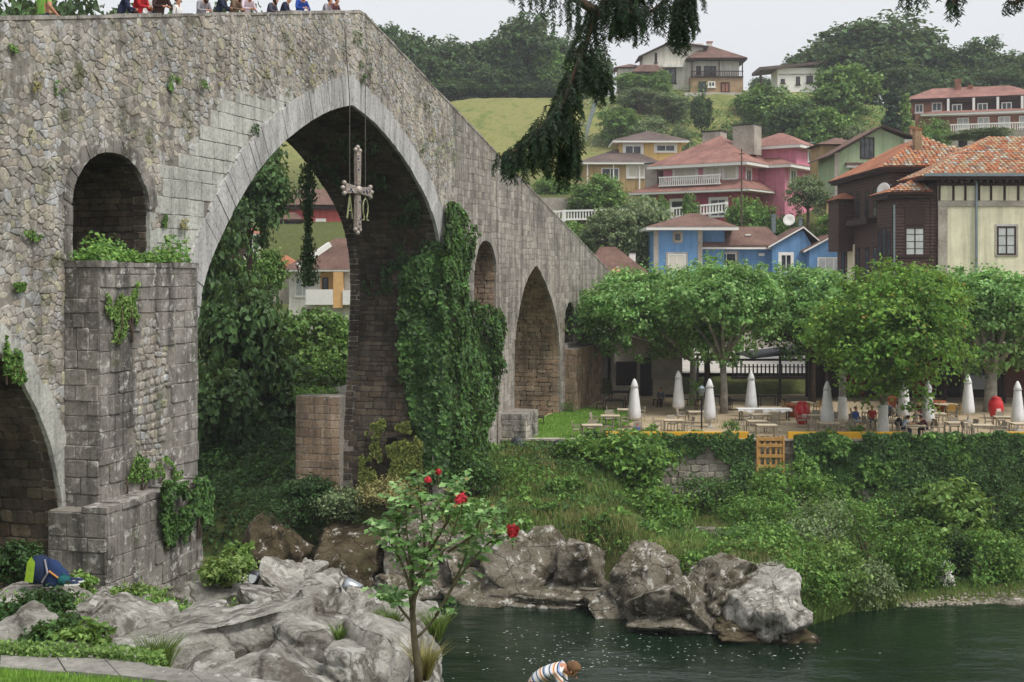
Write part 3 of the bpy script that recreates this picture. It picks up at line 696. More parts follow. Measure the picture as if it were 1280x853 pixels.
M_bark = plain('bark', '#5a4c40', .95, .25, 4, .6); M_palebark = plain('plane_bark', '#9a948a', .9, .25, 3, .5); M_lime = plain('whitewash', '#d9d8d2', .85, .1, 6, .3)

# ------------------------------------------------------------------ trees
def make_tree(name, base, lobes, clumps, per, cr, size, lmat, seed, trunk_r=.25, bark=M_bark, label='', group=None, up=.4, fork=None, aspect=.65, droop=.5, cat='tree', inner=.2, shell=.22):
    """lobes relative to base"""
    o = empty(name, base, 0, label, cat, group); r = random.Random(seed)
    P, Nn = crown_pts(lobes, clumps, per, cr, seed, up=up, inner=inner, shell=shell)
    rs_ = np.random.RandomState(seed+1); leaf_mesh('crown', P, Nn, size*rs_.uniform(.65, 1.3, len(P)), lmat, o, aspect=aspect, droop=droop, rs=rs_)
    mb = MB(); zc = fork if fork is not None else min(l[2]-l[5]*.5 for l in lobes)
    mb.tube([(0, 0, -.4), (0.02, 0, zc*.4), (r.uniform(-.1, .1), 0, zc)], [trunk_r*1.25, trunk_r, trunk_r*.85], 9)
    for l in lobes:
        c = Vector(l[:3]); m_ = Vector((c.x*.45, c.y*.45, zc+(c.z-zc)*.45+.15))
        mb.tube([(0, 0, zc-.15), m_, c, c+Vector((c.x*.15, c.y*.15, l[5]*.5))], [trunk_r*.6, trunk_r*.42, trunk_r*.22, trunk_r*.08], 6)
    mb.build('trunk', bark, o, True); return o
def ball(r, h, z, seed, n=7, sx=1, sy=1):
    """lobes of a rounded crown: r half-width, h half-height, z height of its middle"""
    q = random.Random(seed); out = [(0, 0, z, r*.85*sx, r*.85*sy, h*.88)]
    for k in range(n):
        a = 2*math.pi*k/n+q.uniform(-.4, .4); e = q.uniform(-.55, .75); c = math.sqrt(max(0, 1-e*e))
        out.append((math.cos(a)*r*.66*c*sx, math.sin(a)*r*.66*c*sy, z+e*h*.66, r*q.uniform(.34, .5)*sx, r*q.uniform(.34, .5)*sy, h*q.uniform(.3, .45)))
    return out
# plane trees of the terrace
G3 = 'pollarded plane trees on the terrace'
def terr_tree(px, Y, cpx, cy, wpx, hpx, seed, lmat, label, size=.30, clumps=330, per=26, trunk=.24, bark=M_palebark, name='plane_tree', group=G3, n=8, dy=1.0):
    b = Vector(((px-640)/F*Y, Y, TERR)); c = at(cpx, cy+7, Y); r_, h_ = wpx/F*Y/2*1.14, hpx/F*Y/2*1.12; clumps = int(clumps*1.9)
    L = [(l[0]+c.x-b.x, l[1]*dy, l[2], *l[3:]) for l in ball(r_, h_, c.z-TERR, seed, n)]
    return make_tree(name, b, L, clumps, per, .55, size, lmat, seed, trunk, bark, label, group, fork=max(1.8, c.z-TERR-h_*.8))
terr_tree(866, 90, 800, 388, 165, 118, 101, L_plane, 'spreading plane tree beside the bridge at the left end of the terrace', clumps=420)
terr_tree(905, 85, 900, 385, 135, 135, 102, L_plane, 'plane tree with slender pale trunk between the second and third parasols', clumps=380)
terr_tree(884, 97, 870, 378, 130, 110, 107, L_plane, 'plane tree with dark trunk standing behind the slender one', bark=M_bark)
terr_tree(1015, 92, 1000, 385, 150, 120, 103, L_plane, 'plane tree with a dark slanting limb beside the pergola', bark=M_bark, clumps=400)
terr_tree(1104, 73.6, 1117, 413, 182, 182, 104, L_front, 'bushy bright green tree with whitewashed trunk nearest the river', .27, 520, 30, .2, name='cherry_tree')
terr_tree(1238, 86, 1240, 395, 130, 140, 105, L_plane, 'plane tree with thick leaning pale trunk near the red urn', clumps=400, trunk=.42)
terr_tree(1053, 81, 1080, 390, 90, 90, 106, L_plane, 'plane tree with whitewashed trunk behind the bushy front tree', clumps=200)
terr_tree(1205, 96, 1190, 385, 110, 110, 108, L_plane, 'plane tree behind the thick leaning trunk', clumps=260)
terr_tree(1300, 90, 1300, 395, 120, 120, 109, L_plane, 'plane tree cut by the right edge', clumps=260)
for px, Y, h in ((1104, 73.6, 1.75), (1053, 81, 1.5)):                                   # whitewashed lower trunks
    mb = MB(); mb.lathe([(.37, -.1), (.33, .3), (.29, .9), (.27, h-.1), (.25, h)], 14, wob=lambda k, z: 1+.05*math.sin(k*2.1+z*3)); mb.v = [(v[0], v[1], v[2]) for v in mb.v]
    tr = [o for o in bpy.data.objects if o.type == 'EMPTY' and o.get('category') == 'tree' and abs(o.location.y-Y) < .01][0]; mb.build('whitewash', M_lime, tr, True)

# hill trees: a few shapes, copied
def proto(seed, lmat, clumps=240, per=20, size=.85, kind='oak'):
    if kind == 'cyp': lob = [(0, 0, z, r_, r_, 1.6) for z, r_ in ((1.5, 1.1), (3.5, 1.3), (5.5, 1.15), (7.5, .8), (9, .4))]
    elif kind == 'b': lob = ball(5, 5.6, 4.9, seed, 11)
    else: lob = ball(5, 5.3, 5.7, seed, 11)
    return lob, lmat, clumps, per, size
PRO = {}
def tree_mesh(key):
    seed, lmat, cl, per, size, kind = key_def[key]
    lob, *_ = proto(seed, lmat, kind=kind); P, Nn = crown_pts(lob, cl, per, .95 if kind != 'cyp' else .5, seed, up=.5, inner=.12, shell=.3)
    rs_ = np.random.RandomState(seed); V, Fa = leaf_np(P, Nn, size*rs_.uniform(.6, 1.35, len(P)), .7, rs=rs_)
    cm = mesh_np('crown', V, Fa); cm.materials.append(lmat)
    mb = MB(); mb.tube([(0, 0, -2), (0, 0, 2), (.1, 0, 5)], [.45, .35, .2], 7)
    for l in lob[1:7]: mb.tube([(0, 0, 2.2), (l[0]*.5, l[1]*.5, (2.2+l[2])*.5+.3), l[:3]], [.22, .15, .06], 5)
    tm = mb.mesh('trunk'); tm.materials.append(M_bark); return cm, tm
key_def = {'oak1': (201, L_oak, 300, 22, .62, 'o'), 'oak2': (202, L_oak, 300, 22, .62, 'o'), 'mid1': (203, L_oak2, 280, 22, .6, 'o'), 'mid2': (204, L_oak2, 280, 22, .6, 'o'),
           'grey': (205, L_grey, 300, 24, .5, 'b'), 'cyp': (206, L_cyp, 260, 24, .45, 'cyp'), 'limecyp': (207, L_lime, 220, 24, .45, 'cyp'), 'shrub1': (208, L_shrub, 320, 24, .5, 'b'), 'mid1b': (210, L_oak2, 300, 22, .55, 'b'), 'oak3b': (211, L_oak, 300, 22, .6, 'b'), 'oak3': (209, L_oak, 260, 22, .7, 'o')}
def hill_tree(key, px, ytop, ybot, wpx, Y, label, group, name='hill_tree', rz=None):
    if key in ('mid1', 'mid2') and wpx > (ybot-ytop)*1.1: key = 'mid1b'
    if key == 'oak3' and wpx > (ybot-ytop)*1.1: key = 'oak3b'
    if key not in PRO: PRO[key] = tree_mesh(key)
    cm, tm = PRO[key]; top = at(px, ytop, Y); bot = at(px, ybot, Y); gz_ = float(ground_h(bot.x, bot.y)); bot.z = gz_ if gz_ > bot.z-7 and gz_ < bot.z else bot.z; H = (top.z-bot.z)/11.0; Wd = wpx/F*Y/(10.4 if 'cyp' not in key else 2.7)
    o = empty(name, bot, rnd.uniform(0, 6.28) if rz is None else rz, label, 'tree', group); o.scale = (Wd, Wd, H)
    for nme, me in (('crown', cm), ('trunk', tm)):
        c = bpy.data.objects.new(nme, me); col.objects.link(c); c.parent = o
    return o
for q, (px, Y) in enumerate([(470, 284), (505, 283), (540, 285), (572, 282), (605, 284), (638, 283), (668, 285), (700, 283), (730, 286), (560, 292), (620, 293), (680, 292)]):
    hill_tree('oak3', px, 96+q % 3*3, 132, 62, Y, 'low dark bush under the trees above the meadow', 'bushes under the trees above the meadow', 'hill_bush')
GH = 'wood on the hill crest'; lbL = 'dark green tree in the wood along the top of the meadow'; lbR = 'dark green tree in the wood on the right hill crest'
for (k, px, y0, y1, w_, Y) in [('oak1', 545, 42, 132, 90, 292), ('oak2', 590, 48, 128, 80, 296), ('oak3', 500, 25, 120, 70, 285), ('oak1', 620, 40, 125, 80, 300), ('oak2', 665, 12, 128, 100, 290), ('oak1', 700, 45, 126, 80, 292), ('mid1', 690, 60, 128, 60, 286),
                             ('oak3', 575, 65, 128, 60, 288), ('oak2', 640, 70, 128, 60, 286), ('oak1', 525, 60, 130, 70, 284), ('oak1', 740, 60, 120, 60, 300), ('oak2', 470, 20, 110, 80, 290), ('oak3', 610, 78, 130, 55, 285)]:
    hill_tree(k, px, y0, y1, w_, Y, lbL, 'wood along the top of the meadow')
for (k, px, y0, y1, w_, Y) in [('oak1', 1020, 62, 130, 80, 300), ('oak2', 1060, 28, 120, 120, 300), ('oak1', 1110, 14, 120, 140, 298), ('oak3', 1085, 45, 130, 120, 290), ('oak2', 1150, 32, 125, 100, 300), ('oak1', 1185, 58, 130, 90, 296), ('oak3', 1130, 70, 140, 90, 280),
                             ('oak2', 1232, 42, 120, 80, 292), ('oak1', 1275, 62, 140, 80, 290), ('oak3', 1205, 75, 135, 80, 284), ('oak1', 1255, 80, 140, 70, 280), ('oak3', 1300, 60, 150, 70, 280), ('oak2', 995, 66, 110, 40, 310), ('oak2', 1165, 85, 150, 70, 270), ('oak1', 1330, 50, 150, 90, 290), ('oak3', 960, 92, 120, 50, 320)]:
    hill_tree(k, px, y0, y1, w_, Y, lbR, GH)
for (k, px, y0, y1, w_, Y, lb, gp) in [
    ('mid1', 1055, 76, 168, 88, 245, 'broad mid-green tree standing below the white house', None), ('mid2', 965, 105, 185, 80, 240, 'rounded green tree right of the hilltop villa', None), ('oak3', 1000, 120, 200, 80, 225, 'dark green tree above the pink house roof', None),
    ('mid1', 1030, 130, 205, 70, 220, 'green tree between the pink house and the green house', None), ('mid2', 940, 108, 150, 50, 250, 'small tree at the right corner of the hilltop villa', None),
    ('cyp', 1116, 112, 168, 24, 222, 'dark narrow cypress left of the brick house', None), ('limecyp', 1132, 115, 166, 16, 221, 'bright green narrow cypress left of the brick house', None), ('mid2', 1168, 142, 180, 44, 205, 'round bright shrub tree below the brick house', None),
    ('grey', 1080, 150, 172, 60, 215, 'grey-green bush behind the green house roof', None), ('oak3', 1025, 165, 235, 44, 180, 'dark tree beside the street lamp right of the pink house', None), ('grey', 1010, 212, 275, 54, 148, 'grey-leaved tree in front of the pink house side wall', None),
    ('shrub1', 937, 236, 280, 66, 152, 'round clipped green bush under the pink house', None), ('mid2', 863, 240, 268, 24, 156, 'small bright bush behind the balustrade below the pink house', None), ('mid1', 828, 240, 268, 20, 157, 'tiny bright bush left under the pink house', None),
    ('mid1', 750, 212, 262, 80, 165, 'leafy green tree below the yellow house', None), ('grey', 795, 232, 320, 110, 145, 'thin grey-green tree left of the blue house', None), ('grey', 760, 255, 322, 70, 142, 'grey-green tree on the bank above the bridge ramp', None), ('shrub1', 710, 268, 320, 70, 146, 'green hedge bush below the white balustrade', None), ('shrub1', 690, 215, 262, 50, 190, 'green bush at the lower corner of the meadow', None), ('shrub1', 720, 275, 330, 60, 150, 'dense bush on the steep bank over the bridge ramp', None), ('mid1', 735, 240, 262, 40, 170, 'small tree at the left end of the balustrade', None),
    ('oak3', 877, 112, 148, 28, 238, 'dark round bush on the slope under the villa', None), ('grey', 850, 150, 180, 32, 215, 'small conical tree above the yellow house', None), ('grey', 800, 108, 140, 60, 250, 'olive bush on the terraced slope under the villa', None), ('grey', 840, 112, 138, 50, 246, 'pale bush on the terraced slope under the villa', None), ('mid1', 775, 130, 165, 60, 235, 'green bush on the slope above the yellow house', None), ('grey', 810, 140, 168, 50, 232, 'grey bush lower on the slope under the villa', None), ('shrub1', 795, 88, 108, 60, 262, 'green hedge in front of the villa annex', None), ('mid2', 825, 84, 106, 30, 258, 'small garden tree in front of the villa', None),
    ('shrub1', 640, 190, 232, 60, 225, 'bush at the foot of the meadow behind the ramp', None), ('grey', 1225, 160, 178, 90, 190, 'grey hedge under the brick house terrace', None), ('mid1', 1100, 225, 285, 70, 130, 'small tree in front of the green house porch', None), ('mid2', 985, 262, 292, 60, 150, 'low green bush behind the blue house', None), ('shrub1', 1050, 262, 300, 60, 140, 'grassy bush between the blue house and the dark house', None), ('oak3', 900, 160, 190, 40, 230, 'dark tree behind the pink house chimney', None)]:
    hill_tree(k, px, y0, y1, w_, Y, lb, gp)
# beyond the great arch
GB = 'trees beyond the great arch'
for (k, px, y0, y1, w_, Y, lb) in [
    ('oak1', 312, 185, 330, 96, 82, 'tall dark tree rising beyond the great arch'), ('oak2', 285, 260, 420, 120, 78, 'dark leafy tree against the left side of the great arch'), ('oak3', 305, 330, 500, 110, 74, 'dark tree in the gorge beyond the great arch'), ('mid1', 385, 378, 480, 110, 84, 'lighter feathery tree below the balcony house'), ('mid2', 330, 310, 385, 60, 92, 'bright tree between the tile roofs beyond the arch'),
    ('mid1', 425, 385, 500, 70, 86, 'green tree beside the right pier beyond the arch'), ('oak3', 270, 430, 640, 120, 70, 'shadowy tree low in the gorge beyond the arch'), ('oak1', 350, 440, 600, 130, 76, 'dark bushy tree above the gorge path'), ('shrub1', 405, 430, 520, 80, 80, 'green bush above the downstream cutwater'), ('shrub1', 300, 540, 660, 90, 70, 'dark shrub hanging over the gorge path'), ('oak2', 345, 520, 640, 80, 72, 'dark shrub left of the downstream cutwater'), ('oak1', 300, 150, 300, 110, 100, 'tree half hidden by the arch ring')]:
    hill_tree(k, px, y0, y1, w_, Y, lb, GB, 'gorge_tree')
for (k, px, y0, y1, w_, Y, gp) in [('oak1', 20, -40, 60, 160, 95, 0), ('oak2', 110, -30, 60, 150, 100, 0), ('oak3', 215, -12, 70, 140, 105, 0), ('oak1', 290, -6, 70, 120, 110, 0)]:
    hill_tree(k, px, y0, 330, w_, Y, 'tree top showing above the left parapet', 'tree tops above the left parapet', 'valley_tree')
# ------------------------------------------------------------------ houses
def roof_mat(name, c1, c2, c3, rows_=3.2, bmp=.6):
    m, t, p = nodes(name, .85, .2)
    c = ramp(t, noise_n(t, 3.5, 5, .8), [(.3, c1), (.5, c2), (.7, c3)])
    c = mix(t, c, ramp(t, noise_n(t, .5, 4), [(.35, .7), (.65, 1.1)]), 1.0, 'MULTIPLY')
    wv = N(t, 'ShaderNodeTexWave', wave_type='BANDS', bands_direction='X'); wv.inputs['Scale'].default_value = rows_; wv.inputs['Distortion'].default_value = .4
    t.links.new(pos(t, obj=True), wv.inputs['Vector'])
    wz = N(t, 'ShaderNodeTexWave', wave_type='BANDS', bands_direction='Z'); wz.inputs['Scale'].default_value = rows_*1.3; wz.inputs['Distortion'].default_value = .6
    t.links.new(pos(t, obj=True), wz.inputs['Vector'])
    c = mix(t, c, ramp(t, wv.outputs['Fac'], [(.0, .62), (.5, 1.0), (1, 1.08)]), .8, 'MULTIPLY'); c = mix(t, c, ramp(t, wz.outputs['Fac'], [(0, .7), (.3, 1.0)]), .6, 'MULTIPLY')
    t.links.new(c, p.inputs['Base Color']); bump(t, p, wv.outputs['Fac'], bmp, .08); return m
RF_red = roof_mat('red_tile', '#94695f', '#a67a6f', '#b68e82'); RF_brown = roof_mat('brown_tile', '#6f5750', '#82665c', '#8d7468'); RF_grey = roof_mat('grey_brown_tile', '#675954', '#776762', '#84756e')
RF_terra = roof_mat('terracotta_tile', '#a5664a', '#ba7a5c', '#c98f72')
def W(name, c):
    m, t, p = nodes(name, .92, .12); cc = lin(c); base = ramp(t, noise_n(t, 1.1, 6, .7), [(.3, tuple(x*.84 for x in cc[:3])), (.7, tuple(min(.85, x*1.06) for x in cc[:3]))])
    base = mix(t, base, ramp(t, noise_n(t, 1.0, 5, .7, scl=(1.6, 1.6, .12)), [(.46, 1.0), (.68, .74)]), 1.0, 'MULTIPLY'); t.links.new(base, p.inputs['Base Color']); bump(t, p, noise_n(t, 16, 3), .2, .01); return m
M_white = W('white_render', '#dedbd2'); M_trim = plain('white_trim', '#e4e2dc', .7, .04); M_pink = W('pink_render', '#d58a9d'); M_pinkdk = W('raspberry_render', '#b4566c'); M_yel = W('yellow_render', '#d9b87a'); M_tan = W('tan_render', '#b39a70')
M_green = W('sage_render', '#a3b491'); M_blue = W('blue_render', '#6c95c0'); M_cream = W('cream_render', '#e3dcc0'); M_redw = W('red_render', '#b85c58'); M_ochre = W('apricot_render', '#d9b079'); M_vil = W('villa_render', '#d5d0c4')
M_brick = stone('brown_brick', ['#7a5548', '#8a6152', '#75503f']); M_hstone = stone('house_stone', ['#a79d90', '#b5aca0', '#968c80', '#bcb5ab']); M_rubw = stone('villa_stone', ['#9a8064', '#ad9375', '#8a7259', '#b7a48a'])
m, t, p = nodes('dark_timber', .8, .3); wv = N(t, 'ShaderNodeTexWave', bands_direction='Z'); wv.inputs['Scale'].default_value = 1.3; wv.inputs['Distortion'].default_value = .3; t.links.new(pos(t), wv.inputs['Vector'])
t.links.new(mix(t, ramp(t, noise_n(t, 4, 5), [(.3, '#3c2a28'), (.7, '#54403c')]), ramp(t, wv.outputs['Fac'], [(0, .55), (.15, 1.0)]), .8, 'MULTIPLY'), p.inputs['Base Color']); bump(t, p, wv.outputs['Fac'], .5, .04); M_timber = m
M_timb2 = plain('timber_beam', '#3a2a27', .8, .15)
m, t, p = nodes('window_glass', .08, .6); t.links.new(ramp(t, noise_n(t, .8, 2), [(.35, '#1b1f22'), (.7, '#4c5558')]), p.inputs['Base Color']); M_glass = m
M_curt = plain('curtained_pane', '#b9bcbb', .35, .12, 2, .0, .5); M_shut = plain('roller_shutter', '#cfcabb', .6, .06, 8); M_metal = plain('zinc_pipe', '#7e8a8e', .45, .1, 5, .1, .5, .6); M_black = plain('black_metal', '#1d1d1f', .5, .1, 5, .1, .4)
M_pave = plain('pale_paving', '#b5b0a8', .9, .12, .6, .3)
class House:
    def __init__(s, name, label, px, py, Y, rot=0, cat='house'):
        s.k = Y/F; s.Y = Y; s.o = empty(name, at(px, py, Y), R(rot), label, cat); s.px = px; s.py = py
    def box(s, name, x0, x1, y0, y1, z0, z1, mat, parent=None):
        k = s.k; mb = MB(); mb.box(x0*k, x1*k, y0*k, y1*k, z0*k, z1*k); return mb.build(name, mat, parent or s.o)
    def hip(s, x0, x1, y0, y1, z, h, mat, trim=None, ov=6, rx=None, name='roof', th=2.5):
        k = s.k; x0 -= ov; x1 += ov; y0 -= ov; y1 += ov; d = min(x1-x0, y1-y0)/2
        if x1-x0 >= y1-y0: r0, r1 = (x0+d, (y0+y1)/2), (x1-d, (y0+y1)/2)
        else: r0, r1 = ((x0+x1)/2, y0+d), ((x0+x1)/2, y1-d)
        if rx: r0, r1 = rx
        V = [(x0, y0, z), (x1, y0, z), (x1, y1, z), (x0, y1, z), (*r0, z+h), (*r1, z+h)]
        mb = MB()
        Fs = [(0, 1, 5, 4), (2, 3, 4, 5), (3, 0, 4), (1, 2, 5)] if x1-x0 >= y1-y0 or rx else [(0, 1, 4), (1, 2, 5, 4), (2, 3, 5), (3, 0, 4, 5)]
        mb.add([Vector(v)*k for v in V], Fs+[(3, 2, 1, 0)]); ro = mb.build(name, mat, s.o)
        if trim: s.box('eaves', x0+.6, x1-.6, y0+.6, y1-.6, z-th, z-.05, trim, ro)
        return ro
    def gable(s, x0, x1, y0, y1, zl, zr, za, mat, trim=None, ov=4, xa=None, wall=None, name='roof', th=1.8):
        """gable facing the viewer: slopes from (x0,zl) up to (xa,za) and down to (x1,zr); runs from y0 to y1"""
        k = s.k; xa = (x0+x1)/2 if xa is None else xa; mb = MB()
        for (a, za_, b, zb_) in ((x0, zl, xa, za), (xa, za, x1, zr)):
            V = [Vector(v)*k for v in ((a, y0-ov, za_), (b, y0-ov, zb_), (b, y1, zb_), (a, y1, za_), (a, y0-ov, za_-th), (b, y0-ov, zb_-th), (b, y1, zb_-th), (a, y1, za_-th))]
            mb.add(V, [(0, 1, 2, 3), (7, 6, 5, 4), (0, 4, 5, 1), (1, 5, 6, 2), (2, 6, 7, 3), (3, 7, 4, 0)])
        ro = mb.build(name, mat, s.o)
        if trim:
            mb = MB()
            for a, za_, b, zb_ in ((x0, zl, xa, za), (xa, za, x1, zr)):
                V = [Vector(v)*k for v in ((a, y0-ov-.5, za_-th-.6), (b, y0-ov-.5, zb_-th-.6), (b, y0-ov-.5, zb_-.3), (a, y0-ov-.5, za_-.3), (a, y0-ov-.05, za_-th-.6), (b, y0-ov-.05, zb_-th-.6), (b, y0-ov-.05, zb_-.3), (a, y0-ov-.05, za_-.3))]
                mb.add(V, [(0, 1, 2, 3), (7, 6, 5, 4), (0, 4, 5, 1), (3, 2, 6, 7)])
            mb.build('verge', trim, ro)
        return ro
    def poly(s, name, pts, y0, y1, mat, parent=None):
        """outline in x,z (front view), from depth y0 to y1"""
        k = s.k; mb = MB(); n = len(pts); V = [Vector((x, y0, z))*k for x, z in pts]+[Vector((x, y1, z))*k for x, z in pts]
        mb.add(V, [tuple(range(n)), tuple(range(n, 2*n))[::-1]]+[(i, n+i, n+(i+1) % n, (i+1) % n) for i in range(n)]); return mb.build(name, mat, parent or s.o)
    def win(s, x0, x1, z0, z1, y=0, side=None, frame=None, pane=None, mull=1, surround=None, fw=1.3, bars=0, sill=True):
        """window in the front face (y) or, with side='l'/'r', in a side face at x=y whose x0..x1 run along depth"""
        k = s.k; frame = frame or M_trim; pane = pane or M_glass
        if side is None: mp = lambda u, d, z: Vector((u, y-d, z))*k
        elif side == 'r': mp = lambda u, d, z: Vector((y+d, u, z))*k
        else: mp = lambda u, d, z: Vector((y-d, u, z))*k
        def bx(mb, u0, u1, d0, d1, a, b):
            V = [mp(u, d, z) for z in (a, b) for d in (d0, d1) for u in (u0, u1)]; mb.add(V, [(0, 2, 3, 1), (4, 5, 7, 6), (0, 1, 5, 4), (2, 6, 7, 3), (0, 4, 6, 2), (1, 3, 7, 5)])
        mb = MB(); g = .12/k*.12
        bx(mb, x0, x0+fw, -.3, .7, z0, z1); bx(mb, x1-fw, x1, -.3, .7, z0, z1); bx(mb, x0+fw, x1-fw, -.3, .7, z0, z0+fw); bx(mb, x0+fw, x1-fw, -.3, .7, z1-fw, z1)
        for q in range(1, mull+1):
            u = x0+(x1-x0)*q/(mull+1); bx(mb, u-fw*.4, u+fw*.4, -.3, .55, z0+fw, z1-fw)
        for q in range(1, bars+1):
            z = z0+(z1-z0)*q/(bars+1); bx(mb, x0+fw, x1-fw, -.3, .5, z-fw*.2, z+fw*.2)
        wo = mb.build('window', frame, s.o)
        mb = MB(); bx(mb, x0+fw*.9, x1-fw*.9, -.3, .25, z0+fw*.9, z1-fw*.9); mb.build('pane', pane, wo)
        if surround:
            mb = MB(); q = 2.6
            bx(mb, x0-q, x0-.02, -.3, .5, z0-q*.6, z1+q); bx(mb, x1+.02, x1+q, -.3, .5, z0-q*.6, z1+q); bx(mb, x0-.02, x1+.02, -.3, .5, z1+.02, z1+q); mb.build('surround', surround, wo)
        if sill: mb = MB(); bx(mb, x0-1, x1+1, -.3, 1.3, z0-1.3, z0-.03); mb.build('sill', surround or frame, wo)
        return wo
    def chimney(s, x0, x1, y0, y1, z0, z1, mat, cap):
        c = s.box('chimney', x0, x1, y0, y1, z0, z1, mat); s.box('chimney_cap', x0-.8, x1+.8, y0-.8, y1+.8, z1+.02, z1+1.6, cap, c); return c
def tiles(name, O, u, v, inside, U, Vl, mat, parent, du=.34, dv=.42, rise=.085):
    """barrel tiles laid on the slope O + a u + b v"""
    n = u.cross(v).normalized(); mb = MB(); r = random.Random(3); b = 0.0; Vs = []; Fs = []
    while b < Vl:
        a = 0.0
        while a < U:
            if inside(a+du/2, b+dv/2):
                jt = r.uniform(-.03, .03); bz = len(Vs)
                for e, lift in ((0, .045), (dv*1.12, 0)):
                    for q in range(5):
                        an = math.pi*q/4; Vs.append(O+u*(a+du*.5-math.cos(an)*du*.46+jt)+v*(b+e+jt)+n*(math.sin(an)*rise+lift+.01))
                Fs += [(bz+q, bz+q+1, bz+6+q, bz+5+q) for q in range(4)]
            a += du
        b += dv
    mb.add(Vs, Fs); return tag(mb.build(name, mat, parent), kind='stuff')
M_barrel = stone('barrel_tile', ['#8f5a42', '#b5694a', '#c47d5a', '#a0705a', '#c99a7c', '#74544a', '#d3b49c'], 0, .15, .4, .2)

# --- cream house with the dark timber side, behind the terrace at the right
h = House('cream_house', 'cream walled house with dark timber side wing and orange tile roof behind the terrace', 1163, 470, 97); k = h.k
D = 22/k
h.box('wall', 10, 190, 0, 90, -10, 216, M_cream); h.box('timber_wall', 1, 9.9, 2, D*.42, -10, 240, M_timber)
h.box('quoin', 9.5, 21, -1.2, 0, -10, 212, M_hstone); h.box('lintel_band', 9, 190, -1.5, 0, 212, 219, M_hstone)
h.box('frieze', 9, 190, -.8, -.02, 219.2, 241, M_cream)
for x in (9.5, 27, 42, 59, 74, 91, 108, 125, 142): h.box('stud', x, x+2.6, -2.0, -.82, 219.2, 237.5, M_timb2)
h.box('wall_plate', 7, 190, -2.4, -.6, 237.6, 247, M_timb2)
for x in range(10, 190, 8): h.box('rafter_end', x, x+2.4, -12, -2.5, 241, 245.5, M_timb2)
h.win(83, 107, 151, 187, 0, frame=M_timb2, pane=M_curt, mull=1, bars=2, surround=M_hstone, fw=2.2)
h.box('drainpipe', 55, 57.6, -4.5, -2, -10, 248, M_metal); h.box('gutter', -12, 190, -15.5, -12.5, 248.5, 252, M_metal)
# front roof: hip from the left, tiles laid singly
ro = h.hip(0, 330, 0, 240, 248, 62, RF_terra, M_timb2, ov=13, rx=((118, 120), (225, 120)), th=3.5)
e0 = Vector((-13, -13, 248.6))*k; ap = Vector((118, 120, 310.6))*k; e1 = Vector((343, -13, 248.6))*k
u = Vector((1, 0, 0)); v = (ap-e0); v = (v-u*v.dot(u)); Ls = v.length; v.normalize(); ax_ = (ap-e0).dot(u)
tiles('roof_tiles', e0, u, v, lambda a, b: a > ax_*b/Ls and a < 13, 14, Ls-.3, M_barrel, ro)
e2 = Vector((-13, 253, 248.6))*k; u2 = Vector((0, -1, 0)); v2 = ap-e2; a2 = v2.dot(u2); v2 = v2-u2*a2; L2 = v2.length; v2.normalize()
tiles('roof_tiles', e2, u2, v2, lambda a, b: a2*b/L2 < a < 16.1-(16.1-a2)*b/L2, 16.1, L2-.3, M_barrel, ro)
# glazed timber gallery at the left of the front
h.box('gallery', -47, 1, 3, 70, -10, 222, M_timber); h.box('gallery_sill', -48, 1, 1.6, 3, 148, 151, M_timb2); h.box('gallery_cornice', -54, 3, -2, 74, 222.2, 229, M_timb2)
h.win(-31, -6, 150, 186, 3, frame=M_timb2, pane=M_curt, bars=3, fw=2, sill=False); h.box('panel', -31, -6, 2.0, 2.9, 189, 212, M_timb2)
for y0 in (10, 30, 50): h.win(y0, y0+14, 150, 186, -47, 'l', M_timb2, M_glass, 1, bars=2, fw=1.6, sill=False)
ro2 = h.hip(-50, -4, 0, 76, 229.5, 18, RF_terra, M_timb2, ov=6, rx=((-8, 38), (2, 38)))
e0 = Vector((-56, -6, 230))*k; ap = Vector((-8, 38, 248))*k; v = ap-e0; ax2 = v.x; v = Vector((0, v.y, v.z)); Ls2 = v.length; v.normalize()
tiles('roof_tiles', e0, u, v, lambda a, b: ax2*b/Ls2 < a < 3.3, 3.3, Ls2-.2, M_barrel, ro2)
h.box('drainpipe', -46, -43.8, .4, 2.6, -10, 214, M_metal)
# rear block along the side, higher eaves, balconies and the dish
h.box('rear_block', -24, 60, 100, D, -10, 262, M_timber); h.box('rear_cornice', -33, 60, 92, D+6, 262.3, 268, M_timb2)
ro3 = h.hip(-28, 120, 98, D, 268.5, 48, RF_terra, M_timb2, ov=9)
cA, cB = Vector((-37, 89, 269.1))*k, Vector((129, 89, 269.1))*k; dy = (D+9-89)/2 if (D+9-89) < 166 else 83
v = Vector((0, dy, 48))*k; Ls3 = v.length; v.normalize()
tiles('roof_tiles', cA, u, v, lambda a, b: dy*k*b/Ls3 < a < (129+37)*k-dy*k*b/Ls3, (129+37)*k, Ls3-.2, M_barrel, ro3)
for y0 in (115, 150, 190, 235, 280, 320):
    for z0, z1 in ((120, 165), (205, 245)):
        if y0 < D-30: h.win(y0, y0+18, z0, z1, -24, 'l', M_timb2, M_glass, 1, bars=2, fw=2)
h.win(-6, 14, 232, 254, 100, frame=M_timb2, bars=2, fw=1.8)
h.chimney(22, 31, 130, 142, 285, 322, M_rubw, RF_terra)
h.box('balcony', -38, -24.1, 150, 260, 196, 204, M_timb2); h.box('cream_panel', -25.2, -24.1, 262, 300, 60, 170, M_cream)
h.box('bay', -46, -24.1, 270, 330, 160, 236, M_timber); h.hip(-46, -20, 270, 330, 236.3, 10, RF_terra, M_timb2, ov=4)
dish = MB(); dish.lathe([(0.05, -.06), (.35, -.02), (.62, .10), (.60, .12), (.3, .02), (.02, -.03)], 16); d_ = dish.build('satellite_dish', M_trim, h.o, True)
